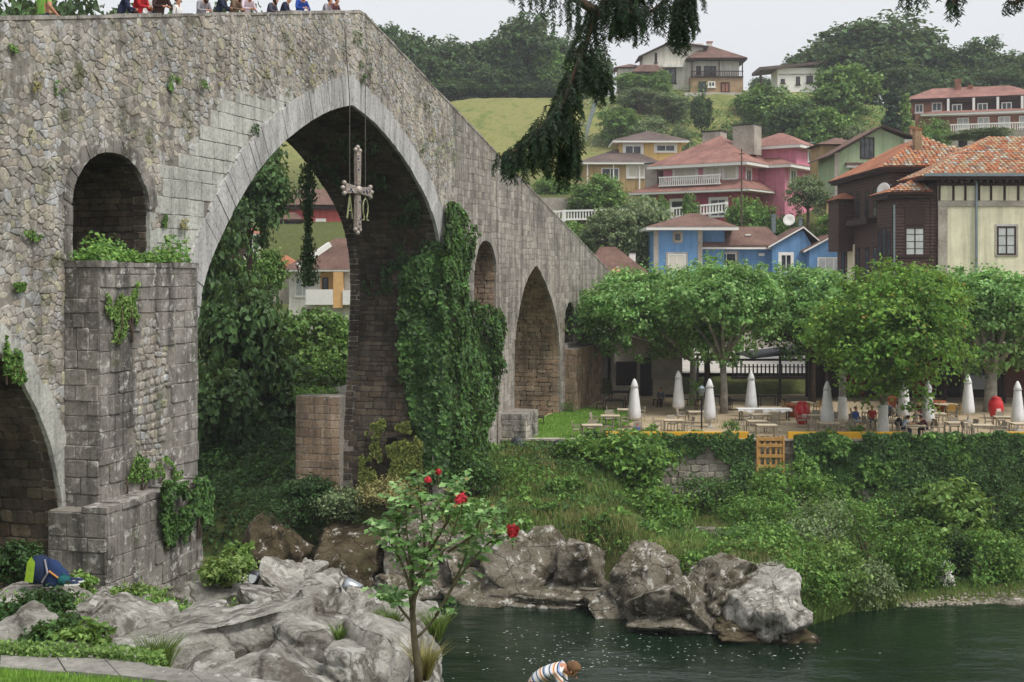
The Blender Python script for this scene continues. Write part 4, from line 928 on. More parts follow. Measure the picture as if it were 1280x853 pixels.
d_.location = Vector((-30, 96, 238))*k; d_.rotation_euler = (R(80), 0, R(-50))
mb = MB(); mb.bar((0, 0, 0), (.6, .5, -.1), .05); b_ = mb.build('bracket', M_metal, d_)

# --- blue house
h = House('blue_house', 'blue house with stone quoins, oval window and brown tile roofs', 848, 360, 135)
h.box('wall', -30, 27, 0, 70, -10, 74, M_blue); h.box('side_wall', 27.1, 60, 14, 70, -10, 74, M_blue); h.box('ground_floor', -30, 204, 1, 70, -95, -10.1, M_hstone)
for x in (-31, 24): h.box('quoin', x, x+6, -.9, 0, -10, 74, M_hstone)
h.hip(-30, 62, 0, 70, 76, 19, RF_brown, M_trim, ov=12, rx=((20, 35), (30, 35)), th=4)
mb = MB(); kk = h.k
ring = [(math.cos(a)*7*(1-.1*math.cos(4*a)), math.sin(a)*8.4*(1-.1*math.cos(4*a))) for a in np.linspace(0, 2*np.pi, 25)[:-1]]
h.poly('oval_window', [(-1+x, 64+z-.5) for x, z in ring], -1, 0, M_hstone); h.poly('pane', [(-1+x*.55, 63.5+z*.55) for x, z in ring], -1.3, -1.02, M_glass)
h.win(-13, 9, 20, 42, 0, surround=M_hstone, pane=M_shut)
h.box('wing_wall', 27.2, 120, 20, 70, -10, 52, M_blue)
h.gable(0, 0, 0, 0, 0, 0, 0, RF_brown) if False else None
k = h.k; mb = MB(); mb.add([Vector(v)*k for v in ((26, 8, 54), (135, 8, 54), (120, 45, 78), (40, 45, 78), (26, 8, 51), (135, 8, 51), (135, 75, 54), (26, 75, 54))], [(0, 1, 2, 3), (4, 5, 1, 0), (1, 6, 2), (6, 7, 3, 2)]); rf = mb.build('roof', RF_brown, h.o)
h.box('eaves', 27, 135, 8.2, 19.9, 48.5, 51, M_trim, rf); h.box('skylight', 88, 95, 24, 30, 66, 67.8, M_trim, rf)
h.win(38, 76, 22, 44, 20, surround=M_hstone, mull=2); h.box('lamp', 104, 111, 17, 20, 40, 43.5, M_trim)
h.poly('gable_wall', [(118, -10), (166, -10), (166, 56), (156, 72), (118, 53)], 2, 68, M_blue)
h.gable(112, 176, 2, 70, 52, 60, 77, RF_brown, M_trim, xa=156); h.win(128, 142, 20, 42, 2, surround=M_trim)
h.poly('gable_wall', [(160, -10), (205, -10), (205, 48), (190, 62), (160, 48)], -16, 60, M_blue)
h.gable(152, 213, -16, 62, 46, 46, 67, RF_brown, M_trim, xa=191); h.win(170, 200, 16, 38, -16, frame=M_trim, pane=M_curt, mull=2)
h.chimney(125, 130, 40, 45, 70, 92, M_metal, M_metal); h.chimney(160, 164, 40, 45, 70, 88, M_metal, M_metal)
d_ = MB().lathe([(.05, -.05), (.4, 0), (.65, .12), (.6, .14), (.3, .03), (.02, 0)], 14).build('satellite_dish', M_trim, h.o, True); d_.location = Vector((147, 40, 86))*k; d_.rotation_euler = (R(75), 0, R(-20))

# --- pink house, near corner towards the viewer
h = House('pink_house', 'large pink house with red tile roofs and white balustrade on the hill', 928, 276, 165, -35)
L1, L2 = 122, 118
h.box('wall', -L1, 0, 0, L2, -10, 38, M_pinkdk); h.box('upper_wall', -L1+8, -4, 5, L2, 38.1, 72, M_pink)
h.box('side_block', -60, 30, 62, L2+40, -10, 72, M_pink)
k = h.k; mb = MB(); o_ = 18    # skirt roof round the lower storey
mb.add([Vector(v)*k for v in ((-L1-34, -o_, 39), (o_, -o_, 39), (o_, 62, 39), (-4, 62, 53), (-4, 5, 53), (-L1+8, 5, 53), (-L1-34, 60, 39), (-L1+8, 60, 53))], [(0, 1, 4, 5), (1, 2, 3, 4), (6, 0, 5, 7), (6, 2, 1, 0)]); sk = mb.build('skirt_roof', RF_red, h.o)
h.box('eaves', -L1-33, o_-.6, -o_+.6, 60, 36.2, 38.9, M_trim, sk)
h.hip(-L1+4, 0, 0, L2, 73, 42, RF_red, M_trim, ov=12, th=4); h.hip(-70, 34, 62, L2+42, 73, 24, RF_red, M_trim, ov=8, th=4, name='side_roof')
h.box('tower', -30, 38, 80, 140, 73, 98, M_pink); h.hip(-30, 38, 80, 140, 99, 20, RF_red, M_trim, ov=10, th=4, name='tower_roof')
h.chimney(-32, -2, 40, 62, 86, 124, M_hstone, M_black); h.chimney(-90, -64, 70, 90, 86, 122, M_hstone, M_black); h.chimney(-L1-20, -L1-2, 6, 24, 36, 78, M_hstone, M_black)
h.win(-98, -66, 55, 69, 5, pane=M_shut, surround=M_trim); h.win(-54, -34, 55, 69, 5, pane=M_shut, surround=M_trim); h.win(-28, -10, 53, 69, 5, pane=M_shut, surround=M_trim, mull=0)
h.win(-100, -74, 6, 28, 0, surround=M_trim, mull=0); h.win(-44, -22, 6, 28, 0, surround=M_trim, mull=1); h.win(80, 98, 50, 68, 30, 'r', surround=M_trim, mull=1); h.win(120, 138, 80, 94, 38, 'r', surround=M_trim)
h.win(20, 34, 44, 66, -4, 'r', surround=M_trim)
bal = MB(); bal.box(-112*k, -24*k, -12*k, -10*k, 57*k, 58.6*k); bal.box(-112*k, -24*k, -12*k, -10*k, 46*k, 47.5*k)
br = bal.build('balustrade_rail', M_trim, h.o); bal = MB()
for x in np.arange(-111, -24, 3.0): bal.box(x*k, (x+1.3)*k, -11.7*k, -10.3*k, 47.6*k, 56.9*k)
tag(bal.build('balusters', M_trim, br), kind='stuff')

# --- yellow house
h = House('yellow_house', 'yellow house with grey-brown hipped roofs beside the pink house', 812, 232, 195)
h.box('wall', -84, 4, -24, 50, -14, 26, M_tan); h.box('upper_wall', -38, 40, 0, 60, -14, 55, M_yel); h.box('wall_right', 4.1, 46, -8, 40, -14, 26, M_yel)
h.hip(-38, 40, 0, 60, 56, 15, RF_grey, M_trim, ov=9, rx=((0, 30), (4, 30)), th=3)
h.hip(-86, 4, -26, 50, 27, 20, RF_grey, M_trim, ov=6, rx=((-40, 14), (-24, 14)), th=3, name='porch_roof')
h.win(-31, -10, 39, 50, 0, surround=M_trim); h.win(8, 32, 42, 51, 0, surround=M_trim); h.win(-62, -40, 4, 20, -24, surround=M_tan); h.win(-29, -9, 8, 22, -24, pane=M_shut, surround=M_trim)
for x in (-80, -48, -16): h.box('post', x, x+1.5, -28, -26.6, -14, 24, M_trim)

# --- sage green house
h = House('green_house', 'sage green gabled house with dark timber windows above the dark house', 1100, 275, 150)
h.poly('wall', [(-56, -10), (44, -10), (44, 96), (0, 114), (-56, 82)], 0, 90, M_green)
h.gable(-67, 64, 0, 95, 80, 96, 117.5, RF_brown, M_timb2, ov=10, xa=0)
h.win(-25, -7, 76, 103, 0, frame=M_timb2, mull=2, bars=2, sill=False); h.win(-38, -17, 46, 64, 0, frame=M_timb2, mull=2, pane=M_curt); h.box('ledge', -44, 2, -8, 0, 68, 71, RF_brown); h.box('ledge_trim', -43, 1, -6, 0, 65, 67.9, M_trim)
h.box('white_stack', 29, 48, -6, 6, 60, 100, M_white); h.chimney(41, 49, 8, 14, 92, 116, M_rubw, RF_terra); h.box('corner_stones', -57, -51, -1, 0, -10, 84, M_hstone)
h.box('porch', -72, -56.1, -20, 20, -10, 26, M_tan); h.hip(-74, -54, -20, 20, 27, 4, RF_grey, None, ov=3, name='porch_roof')
h.box('rear_wing', -52, 0, 91, 150, 40, 102, M_tan); h.hip(-52, 0, 91, 150, 103, 12, RF_brown, None, ov=8, name='rear_roof')

# --- brick house with the white terrace
h = House('brick_house', 'long brown brick house with stacked tile roofs and white balustrade', 1190, 168, 225, -18)
h.box('wall', -44, 120, 0, 60, -10, 26, M_brick); h.box('upper_wall', -50, 96, 6, 60, 26.1, 45, M_brick); h.box('loggia_back', -8, 90, 4.6, 5.9, 27.5, 41, M_timb2)
h.hip(-52, 98, 4, 62, 45.5, 17, RF_red, M_timb2, ov=7); h.hip(-34, 130, -12, 6, 25, 4, RF_red, M_trim, ov=4, name='lower_roof')
h.box('loggia_floor', -8, 96, -4, 4.5, 26, 28, M_trim)
for x in (-6, 24, 52, 80, 94): h.box('column', x, x+3, -4, -1, 28.1, 44, M_trim)
h.win(-44, -34, 29, 40, 6); h.win(-24, -12, 30, 41, 6); h.win(0, 12, 28.5, 38, 4.6); h.win(30, 42, 28.5, 38, 4.6); h.win(58, 70, 28.5, 38, 4.6)
for x in (6, 30, 54, 78): h.win(x, x+14, 6, 20, 0, pane=M_curt)
h.chimney(4, 11, 24, 30, 52, 70, M_brick, RF_terra); h.chimney(20, 25, 24, 30, 50, 62, M_brick, RF_terra)
h.box('terrace_wall', -2, 130, -36, -30, -26, -1, M_hstone); h.box('terrace_floor', -2, 130, -30, 0, -6, -4, M_pave); k = h.k
mb = MB(); mb.box(-3*k, 130*k, -36.5*k, -34.5*k, 7*k, 8.6*k); rl = mb.build('balustrade_rail', M_trim, h.o); mb = MB()
for x in np.arange(-2, 130, 2.6): mb.box(x*k, (x+1.2)*k, -36*k, -35*k, -.9*k, 6.9*k)
tag(mb.build('balusters', M_trim, rl), kind='stuff')
for x in (12, 30): h.poly('arch_recess', [(x-5, -20), (x+5, -20), (x+5, -12), (x+3, -8), (x, -7), (x-3, -8), (x-5, -12)], -36.6, -36.05, M_hole)

# --- villa on the hill top
h = House('hilltop_villa', 'white villa with stone ground floor and wide tile roofs on the hilltop', 863, 116, 262)
h.box('stone_floor', 0, 66, 0, 50, -14, 20, M_rubw); h.box('upper_wall', 6, 62, 6, 50, 20.1, 42, M_vil); h.hip(0, 66, 0, 52, 43, 20, RF_brown, M_timb2, ov=5, rx=((22, 26), (30, 26)))
h.box('balcony_floor', 0, 66, -2, 5.9, 19, 20.3, M_timb2); k = h.k; mb = MB(); mb.box(0, 66*k, -2.2*k, -1.4*k, 26*k, 27*k); rl = mb.build('balcony_rail', M_timb2, h.o); mb = MB()
for x in np.arange(0, 66, 2.2): mb.box(x*k, (x+.6)*k, -2*k, -1.5*k, 20.4*k, 25.9*k)
tag(mb.build('balusters', M_timb2, rl), kind='stuff')
for x in (1, 35, 64): h.box('post', x, x+1.4, -2.2, -.8, 20.4, 43, M_timb2)
h.win(18, 33, 22, 34, 6, frame=M_timb2); h.win(8, 14, 24, 34, 6, frame=M_timb2); h.win(10, 20, 0, 14, 0, frame=M_black, sill=False); h.win(22, 31, 7, 14, 0, frame=M_trim); h.win(38, 49, 0, 13, 0, pane=M_brick, frame=M_timb2)
h.poly('tall_wall', [(-58, -14), (18, -14), (18, 64), (-22, 64), (-58, 48)], 14, 54, M_vil)
h.gable(-64, 24, 14, 56, 47, 60, 66, RF_brown, M_timb2, ov=6, xa=-24); h.win(-43, -40, 40, 52, 14, frame=M_timb2, mull=0); h.win(-30, -16, 14, 33, 14, frame=M_timb2); h.box('balcony_slab', -34, -8, 6, 14, 33, 36.5, M_white); h.win(-34, -24, -2, 10, 14, frame=M_black)
h.box('annex', -88, -58.1, 24, 54, -14, 34, M_vil); h.hip(-88, -56, 24, 54, 35, 7, RF_brown, None, ov=5, name='annex_roof'); h.hip(-70, -34, 0, 14, 26, 10, RF_brown, M_timb2, ov=3, name='porch_roof')
h.box('porch_post', -68, -66.5, -1, .5, -14, 26, M_timb2); h.box('porch_beam', -36, -34.5, -1, .5, -14, 26, M_timb2); h.chimney(26, 32, 30, 36, 58, 68, M_vil, RF_terra)
h.box('retaining_wall', -10, 80, -16, -10, -30, -2, stone('dry_stone', ['#85807a', '#9b958d', '#a8a39b', '#76716b']))

# --- white house on the right skyline
h = House('white_hill_house', 'white house with dark sloping roof on the skyline', 1000, 112, 290)
h.box('wall', -28, 32, 0, 40, -12, 27, M_trim); h.poly('roof', [(-52, 23), (33, 32), (33, 35), (-52, 27)], -6, 44, RF_grey); h.win(-24, -19, 8, 13, 0, frame=M_timb2, mull=0); h.win(-5, 0, 6, 16, 0, frame=M_timb2, mull=0); h.win(8, 16, 8, 17, 0, frame=M_timb2)
h.box('porch_post', -50, -48, 0, 2, -12, 24, M_timb2); h.box('band', -27, 32, -.6, 0, 18, 19.5, M_hstone)

# --- house at the foot of the ramp
h = House('ramp_house', 'low house with red-brown roof and two white chimneys at the foot of the ramp', 770, 400, 112)
h.box('wall', -40, 48, 0, 60, -60, 46, M_brick); h.hip(-40, 48, 0, 60, 48, 44, RF_brown, M_timb2, ov=7, rx=((-18, 30), (2, 30))); h.chimney(1, 9, 40, 48, 70, 86, M_trim, M_black); h.chimney(20, 28, 36, 44, 60, 84, M_trim, M_black); h.box('roof_light', -32, -22, 2, 8, 62, 68, M_trim)
h.box('porch_wall', -22, 26, -60, -2, -60, 46, M_hstone)
ro = h.hip(-24, 20, -58, -4, 48, 18, RF_terra, M_timb2, ov=4, name='porch_roof'); k = h.k
e0 = Vector((-28, -62, 48.6))*k; v = Vector((0, 26, 18))*k; Lq = v.length; v.normalize(); tiles('roof_tiles', e0, Vector((1, 0, 0)), v, lambda a, b: a > 26*k*b/Lq and a < 52*k-26*k*b/Lq, 52*k, Lq, M_barrel, ro)
h.win(-10, 10, 10, 34, -60, frame=M_timb2)

# --- houses seen through the great arch
h = House('balcony_house', 'cream house with brown roof and white balcony seen through the great arch', 395, 405, 122)
h.box('wall', -36, 60, 12, 70, -30, 66, M_white); h.box('recess_wall', 4, 24, 10.8, 11.9, 28, 66, M_ochre); h.box('pillar', 22, 34, -4, 10.7, 20, 67, M_ochre)
h.hip(-36, 66, 2, 70, 68, 40, RF_brown, M_trim, ov=7, rx=((20, 36), (40, 36))); h.box('balcony_floor', -12, 21.9, -6, 11.9, 24, 29, M_trim); h.box('balcony_front', -12, 21.9, -6, -5, 29.1, 43, M_trim); h.box('side_balcony', 34.1, 62, -6, 11.9, 24, 42, M_trim)
h.win(6, 14, 30, 58, 10.8, frame=M_timb2, mull=0, sill=False); h.win(-28, -10, 34, 58, 12, pane=M_curt); h.win(-14, 2, 0, 18, 12, frame=M_timb2)
k = h.k; mb = MB(); mb.bar(Vector((-22, -1, 72))*k, Vector((14, 24, 100))*k, .35, .5); mb.build('roof_ridge', M_trim, h.o)
h = House('red_house', 'red house with dark eaves and timber porch seen through the great arch', 390, 312, 168)
h.box('wall', -48, 40, 0, 60, -20, 50, M_redw); h.box('eave_band', -54, 46, -6, 60, 50.1, 55, M_timb2); h.hip(-48, 40, 0, 60, 55.5, 22, RF_brown, None, ov=8); h.win(7, 15, 17, 36, 0, surround=M_trim, mull=0)
h.box('porch', -46, -12, -16, -.1, 10, 30, M_timber); h.hip(-46, -12, -16, 0, 37, 9, RF_brown, M_timb2, ov=3, name='porch_roof'); h.win(-40, -30, 14, 34, -16, frame=M_timb2); h.win(-26, -16, 14, 34, -16, frame=M_timb2); h.box('garden_wall', -10, 60, -30, -24, -20, 2, M_hstone)
h = House('terracotta_house', 'small white house with terracotta roof at the left inside the arch', 300, 325, 150); h.box('wall', -14, 18, 0, 40, -20, 32, M_white); h.hip(-14, 18, 0, 40, 33, 12, RF_terra, M_trim, ov=4); h.win(4, 10, 10, 24, 0, frame=M_timb2)
h = House('low_tile_house', 'low house with pale terracotta roof beside the balcony house', 345, 360, 128); h.box('wall', -20, 30, 0, 40, -20, 22, M_hstone); h.hip(-20, 30, 0, 40, 23, 18, RF_terra, M_trim, ov=5); h.win(-8, 2, 2, 16, 0, frame=M_timb2)
h = House('far_tile_house', 'tiny far house with orange roof and chimney above the red house', 352, 250, 240); h.box('wall', -8, 10, 0, 20, -14, 8, M_white); h.hip(-8, 10, 0, 20, 9, 9, RF_terra, None, ov=3); h.chimney(5, 9, 8, 12, 12, 22, M_brick, RF_terra)
h = House('hidden_roof_house', 'far house whose orange roof shows among the dark trees above the meadow', 628, 85, 320); h.box('wall', -14, 14, 0, 20, -30, 10, M_white); h.hip(-14, 14, 0, 20, 11, 8, RF_terra, None, ov=3)

# --- white balustrade above the ramp, garden wall, lamp, pole, fence
e = empty('balustrade', at(800, 276, 158), 0, 'long white balustrade on the bank below the pink house', 'balustrade'); k = 158/F; bl = lambda px, py, Y=158: at(px, py, Y)-e.location
path = [bl(693, 265), bl(705, 264), bl(840, 261), bl(908, 254)]
for a, b in zip(path[:-1], path[1:]):
    mb = MB(); mb.bar(a, b, .28, .22); mb.build('rail', M_trim, e); mb = MB(); mb.bar(a-Vector((0, 0, 1.05)), b-Vector((0, 0, 1.05)), .28, .22); mb.build('plinth', M_trim, e)
    n = max(2, int((b-a).length/.36)); mb = MB()
    for q in range(n): c = a.lerp(b, (q+.5)/n); mb.box(c.x-.08, c.x+.08, c.y-.08, c.y+.08, c.z-.94, c.z-.12)
    tag(mb.build('balusters', M_trim, e), kind='stuff')
for q in path: mb = MB(); mb.box(q.x-.2, q.x+.2, q.y-.2, q.y+.2, q.z-1.3, q.z+.15); mb.build('pier', M_trim, e)
o = MB().box(-3.2, 2.4, 0, .4, -1.4, .9).build('garden_wall', M_hstone); o.location = at(706, 256, 166); tag(o, 'short grey garden wall behind the left end of the balustrade', 'wall')
mb = MB(); mb.tube([(0, 0, 0), (0, 0, 9)], [.12, .07], 8); e = empty('utility_pole', at(927, 284, 148), 0, 'slim brown pole standing in front of the pink house', 'pole'); mb.build('shaft', M_bark, e); mb = MB(); mb.box(-.35, .35, -.05, .05, 8.4, 8.5); mb.build('crossarm', M_timb2, e)
e = empty('street_lamp', at(1013, 212, 170), 0, 'thin grey street lamp between the pink and green houses', 'lamp'); MB().tube([(0, 0, -1), (0, 0, 3.6)], [.07, .05], 8).build('post', M_metal, e); MB().box(-.05, .6, -.1, .1, 3.5, 3.66).build('head', M_metal, e)
e = empty('wire_fence', at(740, 165, 235), 0, 'grey slanting fence at the right edge of the meadow', 'fence'); a, b = at(733, 168, 222)-e.location, at(749, 116, 265)-e.location
for q in range(12): c = a.lerp(b, q/11); MB().box(c.x-.08, c.x+.08, c.y-.08, c.y+.08, c.z-1, c.z+1.6).build('post', M_metal, e)
for z in (.3, .9, 1.5): MB().bar(a+Vector((0, 0, z)), b+Vector((0, 0, z)), .06).build('wire', M_metal, e)
# ------------------------------------------------------------------ terrace: retaining wall, paving, lawn
M_wallst = stone('terrace_wall_stone', ['#7d776b', '#8f897c', '#9e978a', '#6d675c', '#a8a195'], .3, .5, .3, .35)
M_sand = plain('sandy_ground', '#a8977c', .95, .15, .8, .4); M_ylw = plain('yellow_wall_paint', '#d9a531', .85, .14, 2, .3); M_grass_s = plain('lawn_soil', '#5d7a34', .95, .2, 2, .4)
e = empty('terrace_wall', (15, TFRONT, -14), 0, 'tall stone retaining wall holding up the terrace, mostly under ivy', 'wall')
MB().box(-15.6, 40, 0.06, .4, -1.5, 4.62).build('wall_core', M_core, e)
mb = MB(); r_ = random.Random(8)
for cor in rows(-10, 18, .2, 4.6, .55, .36, .1, .04, r_, .03): stone_poly(mb, cor, lambda u, v, d: Vector((u, .06-d, v)), r_.uniform(.01, .07), .2, .04, r_)
tag(mb.build('wall_stones', M_wallst, e), kind='stuff')
s = -15.6
while s < 20:
    L = r_.uniform(.8, 1.4); MB().box(s+.01, s+L-.01, -.06, .46, 4.625, 4.72+r_.uniform(0, .03)).build('coping_stone', M_hstone, e); s += L
V = [(-.6, TFRONT+.42, TERR), (60, TFRONT+.42, TERR), (60, 99, TERR), (6.5, 99, TERR), (4, 92, TERR)]
tag(MB().add(V, [(0, 1, 2, 3, 4)]).build('terrace_paving', M_sand), kind='structure', label='sandy terrace ground')
V = [(-.55, TFRONT+.44, TERR+.006), (4.6, TFRONT+.44, TERR+.006), (7.5, 80, TERR+.006), (9, 86, TERR+.006), (4.2, 90, TERR+.006), (1.0, 79, TERR+.006)]
tag(MB().add(V, [tuple(range(6))]).build('terrace_lawn', M_grass_s), kind='structure', label='patch of lawn by the bridge')
V = [(8, 101, -7.98), (120, 101, -7.98), (120, 137, -7.98), (8, 137, -7.98)]
tag(MB().add(V, [(0, 1, 2, 3)]).build('street', M_pave), kind='structure', label='pale street behind the terrace')
for i, (a, b, lb) in enumerate(((758, 936, 'low yellow wall left of the pallet gate'), (986, 1132, 'low yellow wall right of the pallet gate'), (1256, 1330, 'low yellow wall at the right edge'))):
    x0, x1 = (a-640)/F*71, (b-640)/F*71; o = MB().box(0, x1-x0, 0, .3, 0, .36).build('low_wall', M_ylw); o.location = (x0, TFRONT+.08, TERR+.02 if i else TERR+.02); o.location.z = -9.27; tag(o, lb, 'wall', 'yellow walls along the terrace edge')
# pallet gate
M_pal = plain('pallet_wood', '#b98e52', .85, .2, 6, .3); e = empty('pallet_gate', (at(963, 587, 70.7)), 0, 'wooden pallet used as a gate between the yellow walls', 'gate'); k = 70.7/F
for z in (2, 15, 28, 36): MB().box(-15*k, 15*k, -.05, 0, z*k, (z+4)*k).build('board', M_pal, e)
for x in (-15, -8, -1, 6, 12): MB().box(x*k, (x+2.6)*k, .005, .06, 0, 41*k).build('slat', M_pal, e)
for x in (-17.5, 15.2): MB().box(x*k, (x+2.4)*k, -.06, .08, -4*k, 42*k).build('post', M_pal, e)

# ------------------------------------------------------------------ scattered ground vegetation
def scatter(name, label, X, Y, H, size, mat, seed, up=.8, aspect=.55, zoff=0, tilt=.5, droop=.3):
    rs_ = np.random.RandomState(seed); Z = ground_h(X, Y)+H+zoff; P = np.stack([X, Y, Z], 1); Nn = nrm(np.array([0, -.35, up])+rs_.normal(size=P.shape)*tilt)
    return tag(leaf_mesh(name, P, Nn, size, mat, rs=rs_, aspect=aspect, droop=droop), kind='stuff', label=label)
def blades(name, label, X, Y, Z, hgt, mat, seed, wdt=.02, lean=.35, parent=None):
    rs_ = np.random.RandomState(seed); n = len(X); a = rs_.uniform(0, 6.28, n); d = np.stack([np.cos(a), np.sin(a), 0*a], 1); b = rs_.uniform(0, 6.28, n); ln = np.stack([np.cos(b), np.sin(b), 0*b], 1)*lean*rs_.rand(n)[:, None]*hgt[:, None]
    P = np.stack([X, Y, Z], 1); w_ = np.broadcast_to(wdt, (n,))[:, None]; up = np.array([0, 0, 1.])*hgt[:, None]
    V = np.stack([P-d*w_, P+d*w_, P+ln*.4+up*.55+d*w_*.7, P+ln+up*.95, P+ln*.4+up*.55-d*w_*.7], 1).reshape(-1, 3); q = (np.arange(n)*5)[:, None]
    Fa = np.concatenate([q+[0, 1, 2], q+[0, 2, 4], q+[4, 2, 3]]); o = link(name, mesh_np(name, V, Fa), mat, parent)
    return tag(o, kind='stuff', label=label) if parent is None else tag(o, kind='stuff')
rs = np.random.RandomState(77)
def region(n, x0, x1, f0, f1, thr=.0, sc=.35, seed=0):
    X = rs.uniform(x0, x1, n); Y = f0(X)+(f1(X)-f0(X))*rs.rand(n); ok = fbm(X*sc+seed, Y*sc+seed*2) > thr; return X[ok], Y[ok]
# far bank, left: grassy slope; right: leafy ground cover
X, Y = region(70000, -3.5, 27, lambda x: yf(x)+1.3, lambda x: 70.9+0*x, .40, .45, 3); ok = (X > 6) | (fbm(X*.45+3, Y*.45+6) > .52); X, Y = X[ok], Y[ok]
h_ = np.clip((fbm(X*.8, Y*.8)-.38)*2.2, .03, 1.0)*rs.rand(len(X))**.6*(1+1.3*sm(X, 10, 14))
scatter('bank_undergrowth', 'leafy undergrowth covering the far bank', X, Y, h_, rs.uniform(.14, .3, len(X)), L_shrub, 1)
X, Y = region(26000, -3.5, 27, lambda x: yf(x)+1.5, lambda x: 70.9+0*x, .45, .3, 9)
h_ = np.clip((fbm(X*.6+9, Y*.6)-.4)*2.4, .02, .9)*rs.rand(len(X))**.6
scatter('bank_creeper', 'dark creeper patches on the far bank', X, Y, h_, rs.uniform(.12, .24, len(X)), L_ivy, 2)
X, Y = region(30000, -4, 16, lambda x: yf(x)+1.2, lambda x: 70.9+0*x, .36, .5, 21)
blades('bank_grass', 'long grass on the far bank', X, Y, ground_h(X, Y)-.02, rs.uniform(.2, .6, len(X)), L_grass, 3, .022)
X, Y = region(26000, -4, 12, lambda x: yf(x)+1.2, lambda x: 70+0*x, .47, .5, 33)
blades('dry_grass', 'dry straw-coloured grass on the far bank', X, Y, ground_h(X, Y)-.02, rs.uniform(.2, .5, len(X)), L_dry, 4, .02, .8)
X, Y = region(3000, 17, 27, lambda x: yf(x)+.6, lambda x: yf(x)+2.5, .3, .5, 5); blades('shore_grass', 'short grass on the right shore', X, Y, ground_h(X, Y)-.02, rs.uniform(.1, .3, len(X)), L_grass, 6, .02)
# beyond the arch
X, Y = region(42000, -40, -6.5, lambda x: yf(x)+.8, lambda x: 96+0*x, .3, .3, 6); ok = (X-BX)*BS-(Y-BY)*BC < -4.9; X, Y = X[ok], Y[ok]
h_ = np.clip((fbm(X*.5+3, Y*.5)-.3)*3.6, .05, 1.6)*rs.rand(len(X))**.6; scatter('gorge_undergrowth', 'dark undergrowth on the gorge bank beyond the bridge', X, Y, h_, rs.uniform(.16, .36, len(X)), L_ivydk, 7)
X, Y = region(46000, -24, -6, lambda x: yf(x)+.2, lambda x: yf(x)+24, .12, .3, 61); ok = (X-BX)*BS-(Y-BY)*BC < -4.9; X, Y = X[ok], Y[ok]
h_ = np.clip((fbm(X*.7+13, Y*.7)-.25)*2.2, .05, 1.2)*rs.rand(len(X))**.6; scatter('gorge_ivy', 'ivy carpet on the gorge bank beyond the great arch', X, Y, h_, rs.uniform(.14, .3, len(X)), L_ivy, 57)
X, Y = region(9000, 8.5, 16.5, lambda x: yf(x)-.1, lambda x: yf(x)+1.8, .1, .5, 71); blades('shore_sedge', 'sedge hanging over the far shore', X, Y, np.maximum(ground_h(X, Y), WATER)-.02, rs.uniform(.25, .8, len(X)), L_grass, 58, .025, .9)
# steep banks below the pink house and the slope under the villa
X = rs.uniform(-12, 70, 30000); Y = rs.uniform(139, 160, 30000); ok = fbm(X*.15, Y*.15) > .36; X, Y = X[ok], Y[ok]; scatter('hill_bushes', 'bushy cover on the steep bank above the street', X, Y, np.clip((fbm(X*.3, Y*.3)-.3)*4, .1, 1.8)*rs.rand(len(X))**.5, rs.uniform(.3, .6, len(X)), L_shrub, 8)
X = rs.uniform(12, 60, 20000); Y = rs.uniform(200, 262, 20000); ok = fbm(X*.12+5, Y*.12) > .47; X, Y = X[ok], Y[ok]; scatter('slope_scrub', 'low scrub on the terraced slope under the villa', X, Y, np.clip((fbm(X*.2+5, Y*.2)-.35)*5, .1, 2)*rs.rand(len(X))**.5, rs.uniform(.35, .7, len(X)), L_grey, 9)
X = rs.uniform(30, 110, 26000); Y = rs.uniform(180, 262, 26000); ok = fbm(X*.1+8, Y*.1+2) > .42; X, Y = X[ok], Y[ok]; scatter('hill_scrub', 'green scrub between the hillside houses', X, Y, np.clip((fbm(X*.15+5, Y*.15)-.3)*7, .1, 3)*rs.rand(len(X))**.5, rs.uniform(.4, .8, len(X)), L_oak2, 10)
# near bank: tufts between the rocks
X, Y = region(9000, -12, -2.5, lambda x: 14+0*x, lambda x: np.minimum(yn(x)-1, 33), .47, .7, 12); blades('near_grass', 'grass tufts between the near rocks', X, Y, ground_h(X, Y)-.03, rs.uniform(.12, .45, len(X)), L_grass, 11, .012, .6)
X, Y = region(6000, -12, -4, lambda x: 22+0*x, lambda x: 33+0*x, .45, .6, 14); scatter('near_weeds', 'low weeds at the foot of the near pier', X, Y, rs.rand(len(X))*.25, rs.uniform(.07, .16, len(X)), L_shrub, 12)
# lawns
X = rs.uniform(-.3, 8.5, 24000); Y = rs.uniform(TFRONT+.5, 88, 24000)
lp = [(v[0], v[1]) for v in [(-.55, TFRONT+.44), (4.6, TFRONT+.44), (7.5, 80), (9, 86), (4.2, 90), (1.0, 79)]]
ok = np.array([inpoly(a, b, lp) for a, b in zip(X, Y)]); X, Y = X[ok], Y[ok]; blades('lawn_grass', 'short grass of the terrace lawn', X, Y, np.full(len(X), TERR), rs.uniform(.05, .13, len(X)), L_lawn, 13, .02)
